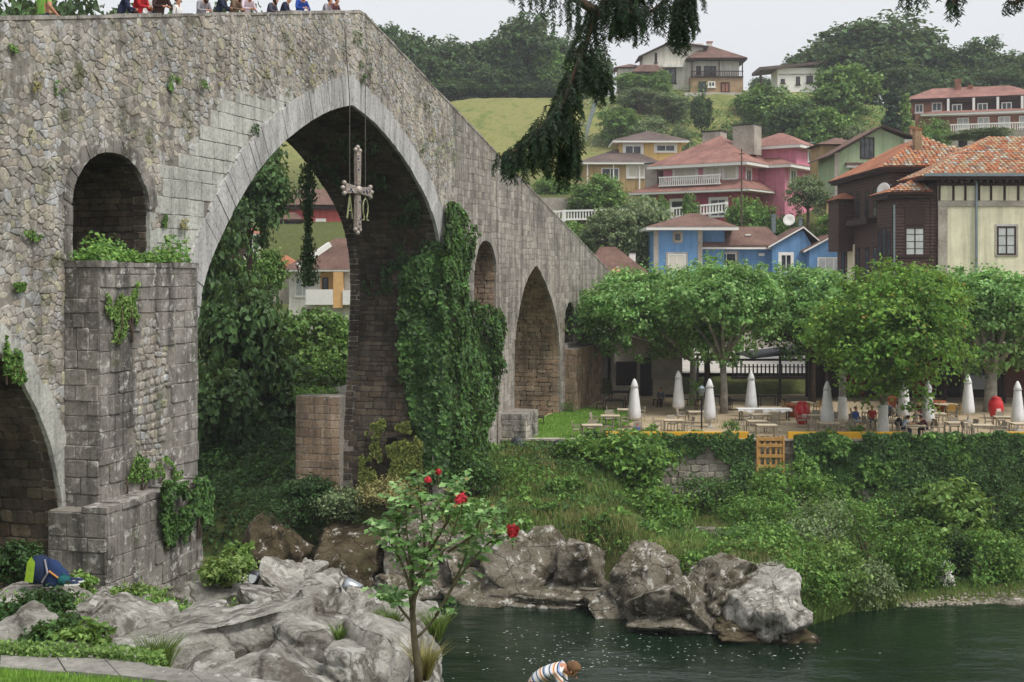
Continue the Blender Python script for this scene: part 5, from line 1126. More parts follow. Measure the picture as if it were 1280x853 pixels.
# near lawn with its stone coping, bottom left
LZ = -3.6
edge = [(-9, 12.9), (-6.5, 12.4), (-4.77, 11.93), (-3.76, 11.8), (-2.9, 11.5), (-2.18, 11.23), (-.8, 10.75), (2, 10.2), (8, 9.6)]
ein = [(-9, 12.5), (-6.5, 12.02), (-4.63, 11.57), (-3.46, 11.3), (-2.6, 11.0), (-1.9, 10.75), (-.6, 10.3), (2, 9.75), (8, 9.2)]
tag(MB().add([(x, y, LZ) for x, y in ein]+[(8, -3, LZ), (-9, -3, LZ)], [tuple(range(len(ein)+2))[::-1]]).build('lawn', M_grass_s), kind='structure', label='mown lawn at the bottom left')
e = empty('stone_coping', (-3, 11.5, LZ), 0, 'grey stone coping edging the lawn at the bottom left', 'coping'); M_cop = stone('coping_slab', ['#7b7872', '#827f79', '#7e7b75'], 0, .35, .3, .4)
EE, EI = smooth_pts(edge, 2), smooth_pts(ein, 2)
for (a, b, c, d) in zip(EE[:-1], EE[1:], EI[1:], EI[:-1]):
    g = .004; P4 = [Vector((p_[0]+3, p_[1]-11.5, 0)) for p_ in (a, b, c, d)]; cn = sum(P4, Vector())/4; P4 = [p_+(cn-p_).normalized()*.006 for p_ in P4]
    dz = rnd.uniform(-.008, .008); MB().add([p_+Vector((0, 0, -.6)) for p_ in P4]+[p_+Vector((0, 0, .03+dz)) for p_ in P4], [(3, 2, 1, 0), (4, 5, 6, 7), (0, 1, 5, 4), (1, 2, 6, 5), (2, 3, 7, 6), (3, 0, 4, 7)][::1]).build('slab', M_cop, e)
X = rs.uniform(-5.2, -2.2, 26000); Y = rs.uniform(10.3, 12.1, 26000); ye = np.interp(X, [p_[0] for p_ in ein], [p_[1] for p_ in ein]); ok = Y < ye-.01; X, Y = X[ok], Y[ok]
blades('mown_grass', 'mown grass blades of the near lawn', X, Y, np.full(len(X), LZ), rs.uniform(.03, .07, len(X)), L_lawn, 14, .004)
# ground cover creeping over the far side of the coping
X = rs.uniform(-5.2, -3.2, 2600); ye = np.interp(X, [p_[0] for p_ in edge], [p_[1] for p_ in edge]); Y = ye+rs.uniform(-.02, .35, len(X)); Z = LZ+.02+rs.rand(len(X))*.10-np.maximum(Y-ye-.2, 0)*1.5
P = np.stack([X, Y, Z], 1); tag(leaf_mesh('ground_cover', P, nrm(np.array([0, -.4, .8])+rs.normal(size=P.shape)*.45), rs.uniform(.025, .055, len(P)), L_lime, aspect=.8), kind='stuff', label='yellow-green ground cover along the coping')

# ------------------------------------------------------------------ ivy
OUT = np.array([BS, -BC, 0])
def inpoly_np(px, py, P): return np.array([inpoly(a, b, P) for a, b in zip(px, py)])
def face_ivy(name, label, poly, n, o0, bulge, size, mat, seed, thr=0, cat='ivy', sc=.9, aspect=.85, stems=5):
    """leaves growing out of the bridge face inside an outline"""
    rs_ = np.random.RandomState(seed); xs_ = [p_[0] for p_ in poly]; ys_ = [p_[1] for p_ in poly]
    s_ = rs_.uniform(min(xs_), max(xs_), n); z_ = rs_.uniform(min(ys_), max(ys_), n); nz = fbm(s_*2+seed, z_*2)*.5-.25
    ok = inpoly_np(s_+nz*.8, z_+nz*1.2, poly) & (fbm(s_*sc+seed, z_*sc) > thr); s_, z_ = s_[ok], z_[ok]
    b = o0+.05+bulge*np.clip(fbm(s_*.7+seed, z_*.7+3)*1.7-.4, .05, 1.2)*(.55+.45*rs_.rand(len(s_)))
    P = np.array([BX, BY, 0])+np.stack([BC*s_+BS*b, BS*s_-BC*b, z_], 1); Nn = nrm(OUT+np.array([0, 0, .45])+rs_.normal(size=P.shape)*.42)
    e = empty(name, bp(float(np.mean(s_)), o0, float(np.min(z_))), 0, label, cat); o = leaf_mesh('leaves', P-np.array(e.location), Nn, size*rs_.uniform(.5, 1.45, len(P)), mat, e, rs=rs_, droop=1.1, aspect=aspect)
    r_ = random.Random(seed)
    for q in range(stems):
        i = r_.randrange(len(s_)); a = bp(float(s_[i]), o0+.04, float(min(z_)))-e.location; c = bp(float(s_[i])+r_.uniform(-.3, .3), o0+.06, float(z_[i]))-e.location; MB().tube([a, a.lerp(c, .5)+Vector((.05, -.05, 0)), c], [.03 if stems > 1 else .008, .024 if stems > 1 else .006, .01 if stems > 1 else .004], 5).build('stem', M_bark, e)
    return e
def pb(px, py, o=0): return px2bridge(px, py, o)
piv = [pb(*q) for q in ((545, 310), (552, 252), (564, 256), (577, 268), (584, 300), (582, 372), (592, 384), (614, 386), (626, 398), (628, 415), (618, 470), (612, 510), (602, 545), (588, 600), (560, 610), (548, 590))]
face_ivy('climbing_ivy', 'thick green ivy covering the right pier of the great arch', piv, 24000, 0, 1.0, .23, L_ivy, 61)
rs_ = np.random.RandomState(62); px_ = rs_.uniform(500, 566, 15000); py_ = rs_.uniform(300, 610, 15000)
ok = inpoly_np(px_+rs_.normal(size=15000)*4, py_, [(548, 300), (566, 600), (532, 600), (528, 545), (512, 480), (503, 400), (506, 345), (530, 320)]); px_, py_ = px_[ok], py_[ok]
s0 = 22.85; a_ = (px_-640)/F; oo = (a_*(BY+BS*s0)-BX-BC*s0)/(BS+a_*BC); zz = (YH-py_)/F*(BY+BS*s0-BC*oo); b = .1+.75*np.clip(fbm(oo, zz*.7)*1.7-.35, .05, 1.2)*rs_.rand(len(oo)); ss = s0-b-np.maximum(0, -zz-4)*.08
P = np.array([BX, BY, 0])+np.stack([BC*ss+BS*oo, BS*ss-BC*oo, zz], 1); Nn = nrm(np.array([-BC, -BS, .4])+OUT*.4+rs_.normal(size=P.shape)*.42)
e = bpy.data.objects['climbing_ivy']; leaf_mesh('leaves', P-np.array(e.location), Nn, .24*rs_.uniform(.55, 1.4, len(P)), L_ivy, e, rs=rs_, droop=1.1, aspect=.85)
# thin creeper low on the inner face of the right pier
px_ = rs_.uniform(450, 530, 9000); py_ = rs_.uniform(505, 625, 9000); nz = fbm(px_*.05, py_*.03); ok = (nz > .47-(py_-560)*.0015); px_, py_ = px_[ok], py_[ok]; s0 = 22.2; a_ = (px_-640)/F; oo = (a_*(BY+BS*s0)-BX-BC*s0)/(BS+a_*BC); zz = (YH-py_)/F*(BY+BS*s0-BC*oo)
ss = s0-.05-.15*rs_.rand(len(oo)); P = np.array([BX, BY, 0])+np.stack([BC*ss+BS*oo, BS*ss-BC*oo, zz], 1); Nn = nrm(np.array([-BC, -BS, .4])+rs_.normal(size=P.shape)*.4)
e = empty('pier_creeper', bp(22, -1, -11), 0, 'thin yellow-green creeper on the inner face of the right pier', 'creeper'); leaf_mesh('leaves', P-np.array(e.location), Nn, .15*rs_.uniform(.7, 1.3, len(P)), L_lime if False else leaf('creeper_leaf', '#4a5c24', '#6b7a32', '#8e8f42', 1, .2), e, rs=rs_, droop=1)
# dark moss and ferns hanging under the arch
px_ = rs_.uniform(400, 545, 30000); py_ = rs_.uniform(190, 440, 30000); Lm = [q for q in A_main[18:-1]]
sv = np.interp(rs_.rand(5200)**1.1, np.linspace(0, 1, len(Lm)), [q[0] for q in Lm]); zv = np.interp(rs_.rand(5200)*0+np.interp(sv, [q[0] for q in Lm[:36]], np.arange(36)), np.arange(len(Lm)), [q[1] for q in Lm])
tt_ = rs_.rand(5200)**.8*(len(Lm)-4); sv = np.interp(tt_, np.arange(len(Lm)), [q[0] for q in Lm]); zv = np.interp(tt_, np.arange(len(Lm)), [q[1] for q in Lm]); oo = rs_.uniform(-4, -.3, 5200); ok = (fbm(oo*1.1+4, tt_*.35) > .56) & (zv > -4); sv, zv, oo = sv[ok], zv[ok], oo[ok]
P = np.array([BX, BY, 0])+np.stack([BC*(sv-.12)+BS*oo, BS*(sv-.12)-BC*oo, zv-.12-.25*rs_.rand(len(sv))], 1); Nn = nrm(np.array([-BC, -BS, .1])+OUT*.3+rs_.normal(size=P.shape)*.4)
e = empty('soffit_ferns', bp(20, -2, 0), 0, 'dark ferns and moss growing under the great arch', 'ferns'); leaf_mesh('leaves', P-np.array(e.location), Nn, .22*rs_.uniform(.6, 1.3, len(P)), L_ivydk, e, rs=rs_, droop=1.5, aspect=.5)
# plants on the near pier
face_ivy('ledge_ivy', 'ivy spilling over the foot ledge of the near pier', [pb(*q, 1.65) for q in ((190, 604), (252, 600), (262, 618), (258, 660), (238, 650), (225, 680), (205, 690), (195, 640))], 5200, 1.65, .5, .12, L_ivy, 63, thr=.36, sc=1.6)
face_ivy('wall_creeper', 'bright creeper hanging on the near pier below the niche', [pb(*q, 1.03) for q in ((128, 365), (140, 378), (150, 365), (160, 375), (168, 350), (173, 385), (165, 420), (150, 435), (135, 430))], 2600, 1.03, .2, .10, L_lime, 64, thr=.46, sc=2.2)
face_ivy('moss_tuft', 'moss and weeds where the near pier meets its foot', [pb(*q, 1.05) for q in ((155, 600), (165, 565), (185, 580), (205, 570), (225, 590), (225, 598))], 1800, 1.05, .25, .09, L_shrub, 65, thr=.42, sc=2)
e = empty('ledge_weeds', bp(-4, .5, .25), 0, 'weeds growing along the ledge under the left niche', 'weeds'); s_ = rs_.uniform(-6.6, -1.9, 2600); o_ = rs_.uniform(-.1, .95, 2600); H_ = rs_.rand(2600)**1.3*np.clip((fbm(s_*1.3, o_*2)-.3)*2.2, .08, .8); P = np.array([BX, BY, 0])+np.stack([BC*s_+BS*o_, BS*s_-BC*o_, .26+H_], 1)
leaf_mesh('leaves', P-np.array(e.location), nrm(np.array([.4, -.5, .8])+rs_.normal(size=P.shape)*.5), rs_.uniform(.08, .17, len(P)), L_shrub, e, rs=rs_)
face_ivy('left_arch_weeds', 'weeds hanging over the top of the left arch', [pb(*q) for q in ((0, 420), (0, 470), (15, 480), (30, 475), (18, 445), (8, 430))], 900, 0, .25, .12, L_shrub, 66)
TF = 'weed tufts rooted in the bridge wall'; WL = ['near the top left corner', 'left of the pair of long streaks', 'above the left niche, in the left streak', 'between the left streaks', 'above and right of the left niche', 'right of the one above the niche', 'above the pale ashlar', 'on the great arch ring', 'left under the crowd', 'below the crowd as a long streak', 'right of the long streak', 'just left of the arch crown', 'below the bridge crest', 'right of the arch crown', 'tucked under the one right of the crown', 'on the upper right ramp', 'lower on the right ramp', 'above the ivy on the right ramp', 'beside the ivy top', 'left of the ramp pair', 'at the left edge beside the niche', 'under the left edge ledge', 'on the pale ashlar beside the niche', 'right of the niche', 'on the near pier below the ledge', 'low at the left edge', 'beside the third small arch', 'above the third small arch']
for q, (px, py, w_, h_, m_) in enumerate([(10, 65, 18, 18, L_shrub), (42, 110, 12, 50, L_dry), (40, 165, 14, 40, L_dry), (70, 115, 16, 30, L_shrub), (215, 105, 20, 22, L_shrub), (250, 108, 18, 16, L_shrub), (276, 98, 14, 22, L_dry), (315, 165, 12, 20, L_ivydk), (335, 95, 20, 36, L_dry), (362, 80, 14, 60, L_dry), (388, 95, 14, 40, L_dry), (408, 92, 10, 14, L_ivydk), (443, 50, 14, 22, L_ivy), (455, 82, 20, 14, L_ivy), (453, 98, 10, 14, L_ivy), (534, 135, 12, 20, L_ivydk), (538, 170, 14, 22, L_dry), (545, 190, 14, 26, L_shrub), (562, 190, 20, 34, L_shrub), (525, 185, 10, 14, L_ivydk), (35, 295, 34, 14, L_shrub), (40, 330, 24, 20, L_dry), (225, 285, 14, 22, L_dry), (205, 278, 10, 18, L_shrub), (120, 450, 20, 14, L_shrub), (20, 610 - 250, 18, 12, L_shrub), (700, 405, 14, 26, L_dry), (716, 385, 12, 30, L_ivy)]):
    c = [pb(px+w_/2*math.cos(a), py+h_/2*math.sin(a)) for a in np.linspace(0, 6.28, 9)[:-1]]
    face_ivy('weed_tuft', 'small weed tuft in the bridge wall '+WL[q], c, 240, 0, .2, .075, m_, 300+q, cat='weeds', thr=.46, sc=3.5, stems=1)['group'] = TF
# hanging vine at the far edge of the arch
e = empty('hanging_vine', bp(15.6, -4.6, 1.0), 0, 'long dark vine hanging down inside the great arch', 'vine'); a0 = at(385, 205, 56.5); P = []; mb = MB(); a1 = at(386, 358, 56.5)
zt = rs_.rand(2600); rad = .22+.12*np.sin(zt*9); P = np.stack([a0.x+rs_.normal(size=2600)*rad*.6, a0.y+rs_.normal(size=2600)*rad*.6, a0.z+(a1.z-a0.z)*zt], 1)
leaf_mesh('leaves', P-np.array(e.location), nrm(rs_.normal(size=P.shape)+np.array([0, -.6, .2])), rs_.uniform(.12, .22, len(P)), L_ivydk, e, rs=rs_, droop=2.0, aspect=.5); mb.tube([a0-e.location+Vector((0, 0, .4)), a1-e.location], [.05, .02], 5); mb.build('stem', M_bark, e)
# ivy on the terrace wall
def wall_ivy(name, label, x0, x1, n, mat, seed, thr, bulge=.6, z0=-13.6, z1=-8.94):
    rs_ = np.random.RandomState(seed); X = rs_.uniform(x0, x1, n); Z = z0+(z1-z0)*rs_.rand(n)+.55*(fbm(X*1.3, X*0+4)-.5); ok = fbm(X*.55+seed, Z*.55) > thr+np.clip(-11-Z, 0, 3)*.0; X, Z = X[ok], Z[ok]
    Y = TFRONT-.06-bulge*np.clip(fbm(X*.5+seed, Z*.6+8)*1.7-.45, .05, 1.2)*(.5+.5*rs_.rand(len(X))); P = np.stack([X, Y, Z], 1)
    e = empty(name, ((x0+x1)/2, TFRONT, z0), 0, label, 'ivy'); leaf_mesh('leaves', P-np.array(e.location), nrm(np.array([0, -1, .5])+rs_.normal(size=P.shape)*.42), .19*rs_.uniform(.65, 1.3, len(P)), mat, e, rs=rs_, droop=1.1, aspect=.8)
wall_ivy('wall_ivy', 'dense dark ivy covering the terrace wall at the right', 15.6, 31, 34000, L_ivy, 71, .3); wall_ivy('wall_ivy', 'lighter leafy climber patches over the dark wall ivy', 15.6, 31, 12000, L_shrub, 79, .5, .85)
wall_ivy('wall_ivy', 'patchy ivy on the terrace wall left of the pallet gate', 4.0, 13.4, 12000, L_ivy, 72, .47, .5); wall_ivy('wall_ivy', 'ivy around the foot of the pallet gate', 13.2, 15.8, 2400, L_shrub, 73, .4, .4, -13.6, -11.3)

# ------------------------------------------------------------------ shrubs
def shrub(px, py, w_, h_, Y, mat, seed, label, size=.17, clumps=90, per=26, name='shrub', group=None, cr=None, cat='shrub', aspect=.55, droop=.6):
    c = at(px, py, Y); r_, hh = w_/F*Y/2, h_/F*Y/2; b = Vector((c.x, c.y, c.z-hh)); L = [(l[0], l[1]*.8, l[2], *l[3:]) for l in ball(r_, hh, hh, seed, 7)]+[(0, 0, hh*.42, r_*.86, r_*.75, hh*.5)]
    o = empty(name, b, 0, label, cat, group); P, Nn = crown_pts(L, int(clumps*1.25), per, cr or r_*.28, seed, inner=.15, shell=.3); rs_ = np.random.RandomState(seed); leaf_mesh('foliage', P, Nn, size*rs_.uniform(.6, 1.35, len(P)), mat, o, rs=rs_, aspect=aspect, droop=droop)
    mb = MB()
    for q in range(5): l = L[q+1]; mb.tube([(0, 0, -.3), (l[0]*.5, l[1]*.5, l[2]*.6), l[:3]], [.06*r_, .04*r_, .012*r_], 5)
    mb.build('stem', M_bark, o); return o
for a in [(785, 585, 110, 95, 66, L_shrub, 401, 'large leafy shrub on the slope below the yellow wall', .34, 100), (815, 640, 110, 70, 62, L_shrub, 402, 'leafy shrub above the shore path', .26), (728, 575, 70, 60, 68, L_shrub, 403, 'ferny shrub below the floodlights', .22), (985, 612, 110, 70, 66, L_shrub, 404, 'bright shrub below the pallet gate', .2), (1025, 665, 110, 90, 60, L_grey, 405, 'feathery green bush above the point', .16), (1000, 725, 120, 90, 54.5, L_shrub, 406, 'overhanging bush at the water beside the pale boulder', .18),
          (1045, 715, 80, 100, 55.5, L_lime, 407, 'light green bush at the water edge', .2), (1090, 680, 90, 130, 59, L_shrub, 408, 'tall dark shrub in the middle of the right bank', .17), (1080, 735, 90, 70, 55.8, L_grey, 409, 'grassy bush trailing into the water', .16), (1145, 700, 80, 110, 58, L_shrub, 410, 'rounded bright-leaved shrub on the right bank', .2), (1190, 640, 90, 100, 64, L_lime, 411, 'pale large-leaved climber on the terrace wall', .34, 70), (1245, 700, 80, 90, 59, L_shrub, 412, 'bushy shrub above the pebbles at the right', .18), (1195, 700, 60, 80, 60, L_ivydk, 413, 'dark gap-filling shrub beside the white blossom', .17), (1278, 660, 60, 110, 63, L_ivy, 414, 'ivy clad shrub at the right edge', .17), (940, 640, 90, 50, 63, L_shrub, 416, 'shrub under the end of the patchy ivy', .18), (885, 620, 80, 50, 66, L_ivy, 417, 'low creeper mound under the terrace wall', .17), (1130, 640, 100, 80, 65, L_ivy, 419, 'ivy mound at the foot of the terrace wall', .17), (1235, 620, 90, 80, 66, L_ivydk, 420, 'dark ivy mound high on the right bank', .18),
          (350, 640, 90, 60, 60.2, L_ivydk, 421, 'dark ivy cushion on the boulder beyond the arch', .14), (590, 590, 70, 60, 62, L_ivy, 422, 'ivy bush at the foot of the right pier', .17), (570, 640, 60, 40, 60, L_shrub, 424, 'low green bush above the rocks under the pier', .17), (640, 600, 110, 50, 65, L_shrub, 425, 'low mixed shrub on the slope under the stub wall', .18), (490, 615, 90, 34, 60, L_dry, 426, 'dry grassy bush at the foot of the creeper', .16), (392, 494, 60, 16, 63.4, L_shrub, 441, 'weeds growing on top of the downstream cutwater', .16, 40), (385, 612, 60, 30, 61, L_ivydk, 442, 'dark bush at the foot of the downstream cutwater', .16), (430, 630, 70, 40, 60.4, L_grey, 427, 'grey grassy bush on the brown rock', .16)]: shrub(*a)
for a in [(45, 775, 110, 75, 19.5, L_ivydk, 430, 'dark shrub between the rocks at the left edge', .1, 100), (20, 700, 60, 50, 28, L_ivydk, 431, 'dark shrub beside the backpack under the left arch', .12, 60), (110, 797, 60, 40, 14.5, L_lime, 432, 'bright big-leaved plant beside the flat slab', .12, 26, 14), (70, 735 + 60, 80, 40, 16, L_ivy, 433, 'green weeds over the dark rock', .08, 70), (298, 692, 44, 42, 27.5, L_lime, 434, 'leafy plant with pale leaves right of the pier', .17, 12, 12), (285, 712, 70, 34, 27, L_grass, 435, 'grassy plant at the foot of the leafy one', .14, 40), (100, 728, 40, 26, 28, L_lime, 436, 'yellow-green weed beside the shoes', .12, 26), (165, 745, 60, 22, 28, L_grass, 437, 'grass tuft in front of the pier buttress', .14, 40), (225, 745, 50, 22, 28, L_grass, 438, 'grass tuft at the right corner of the pier buttress', .14, 40)]: shrub(*a)
# tufts of long grass
def tuft(px, py, Y, w_, h_, n, seed, label, mat):
    c = at(px, py, Y); r_ = np.random.RandomState(seed); a = r_.uniform(0, 6.28, n); q = r_.rand(n)**.6*w_/F*Y/2*.4; e = empty('grass_tuft', c, 0, label, 'grass'); X, Yv = q*np.cos(a), q*np.sin(a); H = h_/F*Y*r_.uniform(.6, 1.15, n); blades('blades', None, X, Yv, np.zeros(n), H, mat, seed, .008, .9, e)
tuft(198, 838, 14, 66, 42, 500, 1, 'tall grass tuft in front of the large boulder', L_grass); tuft(425, 805, 15.5, 14, 26, 120, 2, 'narrow green tuft growing from the rock crack', L_grass); tuft(490, 790, 16.5, 40, 30, 300, 3, 'grass tuft behind the rose stem', L_grass); tuft(545, 800, 16, 30, 40, 260, 4, 'grass tuft at the river edge right of the rose', L_grass); tuft(530, 850, 13.5, 30, 50, 260, 5, 'yellowish grass tuft at the foot of the rose', L_dry)
# white blossom on the right bank
b = shrub(1180, 722, 24, 44, 58, L_shrub, 440, 'small shrub with white blossom on the right bank', .12, 26); Pq, Nq = crown_pts(ball(.4, .8, .8, 4, 5), 60, 10, .2, 9); leaf_mesh('blossom', Pq, Nq, .09, plain('white_petal', '#e6e4dd', .7, .05), b, aspect=1)
# ------------------------------------------------------------------ terrace furniture
M_canv = plain('parasol_canvas', '#dcdcdc', .85, .05, 4, .2); M_pole = plain('parasol_pole', '#a9a8a4', .5, .1); M_ttop = plain('table_top', '#c2b49c', .6, .1, 5, .1); M_rattan = plain('woven_resin', '#9a9080', .8, .15, 20, .4); M_cane = plain('honey_cane', '#a5813f', .7, .2, 12, .3); M_dkw = plain('dark_wood', '#352c28', .7, .2, 5, .2)
M_clay = plain('terracotta', '#a8603f', .8, .12, 3, .2); M_red = plain('red_glaze', '#b81e22', .35, .1, 3, .05, .5)
def tpos(px, Y, z=TERR): return Vector(((px-640)/F*Y, Y, z))
def make_parasol():
    e = empty('closed_parasol'); MB().tube([(0, 0, 0), (0, 0, 2.85)], .03, 8).build('pole', M_pole, e); MB().lathe([(.28, 0), (.28, .06), (.06, .1), (.05, .3)], 12).build('base', M_pole, e)
    wob = lambda k, z: 1+(.13 if k % 2 else -.13)*min(1, (2.8-z)/.7)
    MB().lathe([(.03, .56), (.28, .47), (.37, .62), (.34, 1.0), (.28, 1.6), (.21, 2.3), (.18, 2.5)], 16, wob=wob).build('canopy', M_canv, e, True)
    MB().lathe([(.23, 2.44), (.2, 2.58), (.12, 2.8), (.05, 2.92), (.01, 2.95)], 16).build('cap', M_canv, e, True); MB().tube([(.25*math.cos(a), .25*math.sin(a), 2.46) for a in np.linspace(0, 6.28, 13)], .012, 5).build('strap', M_canv, e); return e
par0 = make_parasol(); first = True
for px, ytop, lb in [(793, 474, 'closed white parasol nearest the bridge, with the child below it'), (848, 464, 'closed white parasol with the highest top, second from the bridge'), (887, 474, 'closed white parasol left of the slender pale trunk'), (939, 465, 'closed white parasol over the table with the white cloth'), (1034, 477, 'closed white parasol left of the bushy front tree'), (1130, 486, 'closed white parasol half hidden behind the bushy front tree'), (1160, 484, 'closed white parasol behind the man in maroon'), (1210, 469, 'closed white parasol left of the thick leaning trunk'), (1272, 477, 'closed white parasol at the right edge')]:
    Y = 6.48*F/(ytop-YH); o = par0 if first else copy_tree(par0); first = False; o.location = tpos(px, min(Y, 84) if px not in (1130, 1160) else (79 if px == 1130 else 76)); o.rotation_euler.z = rnd.uniform(0, 3); tag(o, lb, 'parasol', 'closed white parasols on the terrace')
def make_table(name, top, leg, w_=1.15, d=.75, h=.74):
    e = empty(name); MB().box(-w_/2, w_/2, -d/2, d/2, h-.045, h).build('table_top', top, e)
    for x in (-1, 1):
        for y in (-1, 1): MB().box(x*(w_/2-.05)-.03, x*(w_/2-.05)+.03, y*(d/2-.05)-.03, y*(d/2-.05)+.03, 0, h-.046).build('leg', leg, e)
    MB().box(-w_/2+.08, w_/2-.08, -d/2+.03, d/2-.03, h-.11, h-.047).build('apron', leg, e); return e
def make_chair(name, mat, leg, arms=True, back=.42):
    e = empty(name)   # faces +y
    MB().box(-.24, .24, -.23, .23, .41, .46).build('seat', mat, e)
    mb = MB(); M = Matrix.Translation((0, -.22, .5))@Matrix.Rotation(R(10), 4, 'X')
    mb.box(-.24, .24, -.02, .02, 0, back, 0, M); b = mb.build('backrest', mat, e)
    for x in (-1, 1):
        MB().bar((x*.21, .2, 0), (x*.21, .2, .41), .04).build('leg', leg, e); MB().bar((x*.21, -.27, 0), (x*.21, -.21, .41), .04).build('leg', leg, e)
        if arms: MB().bar((x*.26, -.24, .66), (x*.26, .2, .66), .04).build('armrest', leg, e); MB().bar((x*.26, .18, .41), (x*.26, .18, .65), .035).build('arm_post', leg, e)
    return e
tb0, tb1 = make_table('terrace_table', M_ttop, M_rattan), make_table('dark_table', M_dkw, M_black, 1.3, .8)
ch0, ch1 = make_chair('terrace_chair', M_rattan, M_rattan), make_chair('cane_chair', M_cane, M_cane, True, .36); ch2 = make_chair('dark_chair', M_dkw, M_dkw, False)
used = {}
def put(proto_, loc_, rz, label, cat, group):
    o = proto_ if proto_.name not in used else copy_tree(proto_); used[proto_.name] = 1; o.location = loc_; o.rotation_euler.z = rz; return tag(o, label, cat, group)
T1 = [(740, 72.6, 'by the lawn edge', 'lrb'), (763, 77.3, 'left of the first parasol', 'lrb'), (783, 80.8, 'behind the first parasol', 'lr'), (842, 75, 'in front of the second parasol', 'lrb'), (872, 79.5, 'between the second and third parasols', 'lr'), (958, 72.6, 'right behind the pallet gate', 'r'), (946, 74.6, 'under the fourth parasol', 'lr'), (951, 78, 'under the white cloth table', 'lrb'), (1036, 73.6, 'under the fifth parasol', 'lr'), (1022, 77.5, 'beside the left red urn', 'lrb'), (1107, 75.4, 'behind the whitewashed front trunk', 'lr'), (1143, 72.5, 'where the two men sit', ''), (1195, 73.8, 'right of the seated men', 'lrb'), (1255, 76.6, 'near the right red urn', 'lrb'), (1228, 72.6, 'behind the ivy at the right', 'lr'), (1276, 73.4, 'at the right edge', 'lr'), (1090, 79.5, 'between the couple and the front tree', 'l'), (1170, 78.5, 'behind the man in maroon', 'lrb')]
for px, Y, d, sides in T1:
    c = tpos(px, Y); rz = rnd.uniform(-.12, .12); put(tb0, c, rz, 'beige terrace table '+d, 'table', 'beige terrace tables')
    for sd_ in sides:
        off, rr_, nm = {'l': ((-.92, .05, 0), -math.pi/2, 'on the left side of'), 'r': ((.92, -.05, 0), math.pi/2, 'on the right side of'), 'b': ((.1, .78, 0), math.pi, 'behind')}[sd_]
        put(ch0, c+Vector(off)+Vector((rnd.uniform(-.1, .1), rnd.uniform(-.15, .15), 0)), rr_+rnd.uniform(-.35, .35), f'beige chair {nm} the table {d}', 'chair', 'beige terrace chairs')
for px, Y, d in [(775, 93, 'deep in the shade beside the bridge'), (768, 87, 'in the shade nearer the lawn'), (838, 90, 'in the shade by the second parasol'), (925, 87, 'left of the white cloth table'), (890, 90, 'in the shade behind the slender trunk'), (960, 90, 'in the shade under the pergola'), (655, 79, 'just inside the second arch')]:
    c = tpos(px, Y); put(tb1, c, rnd.uniform(-.1, .1), 'dark wooden table '+d, 'table', 'dark tables in the shade')
    for s_ in (-1, 1): put(ch2, c+Vector((s_*1.0, rnd.uniform(-.2, .2), 0)), -s_*math.pi/2, f'dark chair on the {"left" if s_ < 0 else "right"} of the dark table {d}', 'chair', 'dark chairs in the shade')
for px, Y, d in [(1003, 85, 'left of the couple'), (1182, 84, 'left of the thick leaning trunk')]:
    c = tpos(px, Y); e = empty('round_table', c, 0, 'round pale table with cane chairs '+d, 'table'); MB().lathe([(.75, .70), (.75, .74), (.02, .745)], 24).build('table_top', M_ttop, e); MB().lathe([(.3, 0), (.28, .05), (.05, .1), (.05, .69)], 12).build('pedestal', M_dkw, e)
    for a, nm in ((.2, 'right'), (3.0, 'left'), (-1.6, 'river')): put(ch1, c+Vector((1.1*math.cos(a), 1.1*math.sin(a), 0)), a+math.pi/2, f'cane chair on the {nm} side of the round table {d}', 'chair', 'cane chairs')
c = tpos(955, 81); e = empty('cloth_table', c, 0, 'long table under a white cloth behind the fourth parasol', 'table'); MB().box(-1.6, 1.6, -.4, .4, .68, .73).build('table_top', M_dkw, e); MB().box(-1.7, 1.7, -.44, .44, .735, .76).build('tablecloth', M_canv, e); mb = MB(); n = 24
V = []; [V.extend([(-1.7+3.4*q/n, -.445-.02*math.sin(q*1.7), .755), (-1.7+3.4*q/n, -.46-.04*math.sin(q*1.7), .58+.05*math.sin(q*.9))]) for q in range(n+1)]
MB().add(V, [(2*q, 2*q+1, 2*q+3, 2*q+2) for q in range(n)]).build('cloth_drop', M_canv, e)
for x in (-1.5, 1.5):
    for y in (-.33, .33): MB().box(x-.03, x+.03, y-.03, y+.03, 0, .67).build('leg', M_black, e)
# urns, pots, lamp post, small shrubs by the yellow walls
for px, Y, lb in ((1003, 79, 'red glazed urn left of the couple'), (1245, 82, 'red glazed urn at the foot of the thick leaning trunk')):
    e = empty('red_urn', tpos(px, Y), 0, lb, 'urn', 'red urns'); MB().lathe([(.28, 0), (.34, .1), (.46, .5), (.48, .8), (.42, 1.1), (.30, 1.26), (.33, 1.32)], 18).build('body', M_red, e, True); MB().lathe([(.31, 1.321), (.2, 1.40), (.03, 1.42)], 18).build('lid', M_red, e, True); MB().box(-.14, .14, -.485, -.45, .45, .68).build('emblem', plain('urn_emblem', '#e3c9c6', .5, .05), e)
for px, Y, lb in ((993, 83, 'terracotta tub left of the red urn'), (1172, 85, 'terracotta tub behind the parasol near the man in maroon'), (1112, 88, 'terracotta tub behind the couple')):
    e = empty('terracotta_tub', tpos(px, Y), 0, lb, 'pot', 'terracotta tubs'); MB().lathe([(.36, 0), (.5, .7), (.55, .72), (.55, .84), (.48, .84)], 18).build('pot', M_clay, e, True); MB().lathe([(.47, .78), (.01, .8)], 14).build('soil', M_dkw, e)
e = empty('lamp_post', tpos(877, 76.5), 0, 'black lamp post between the second and third parasols', 'lamp'); MB().tube([(0, 0, 0), (0, 0, 2.0)], .05, 8).build('post', M_black, e); MB().lathe([(.1, 2.0), (.2, 2.25), (.22, 2.45), (.05, 2.6)], 10).build('lantern', M_metal, e)
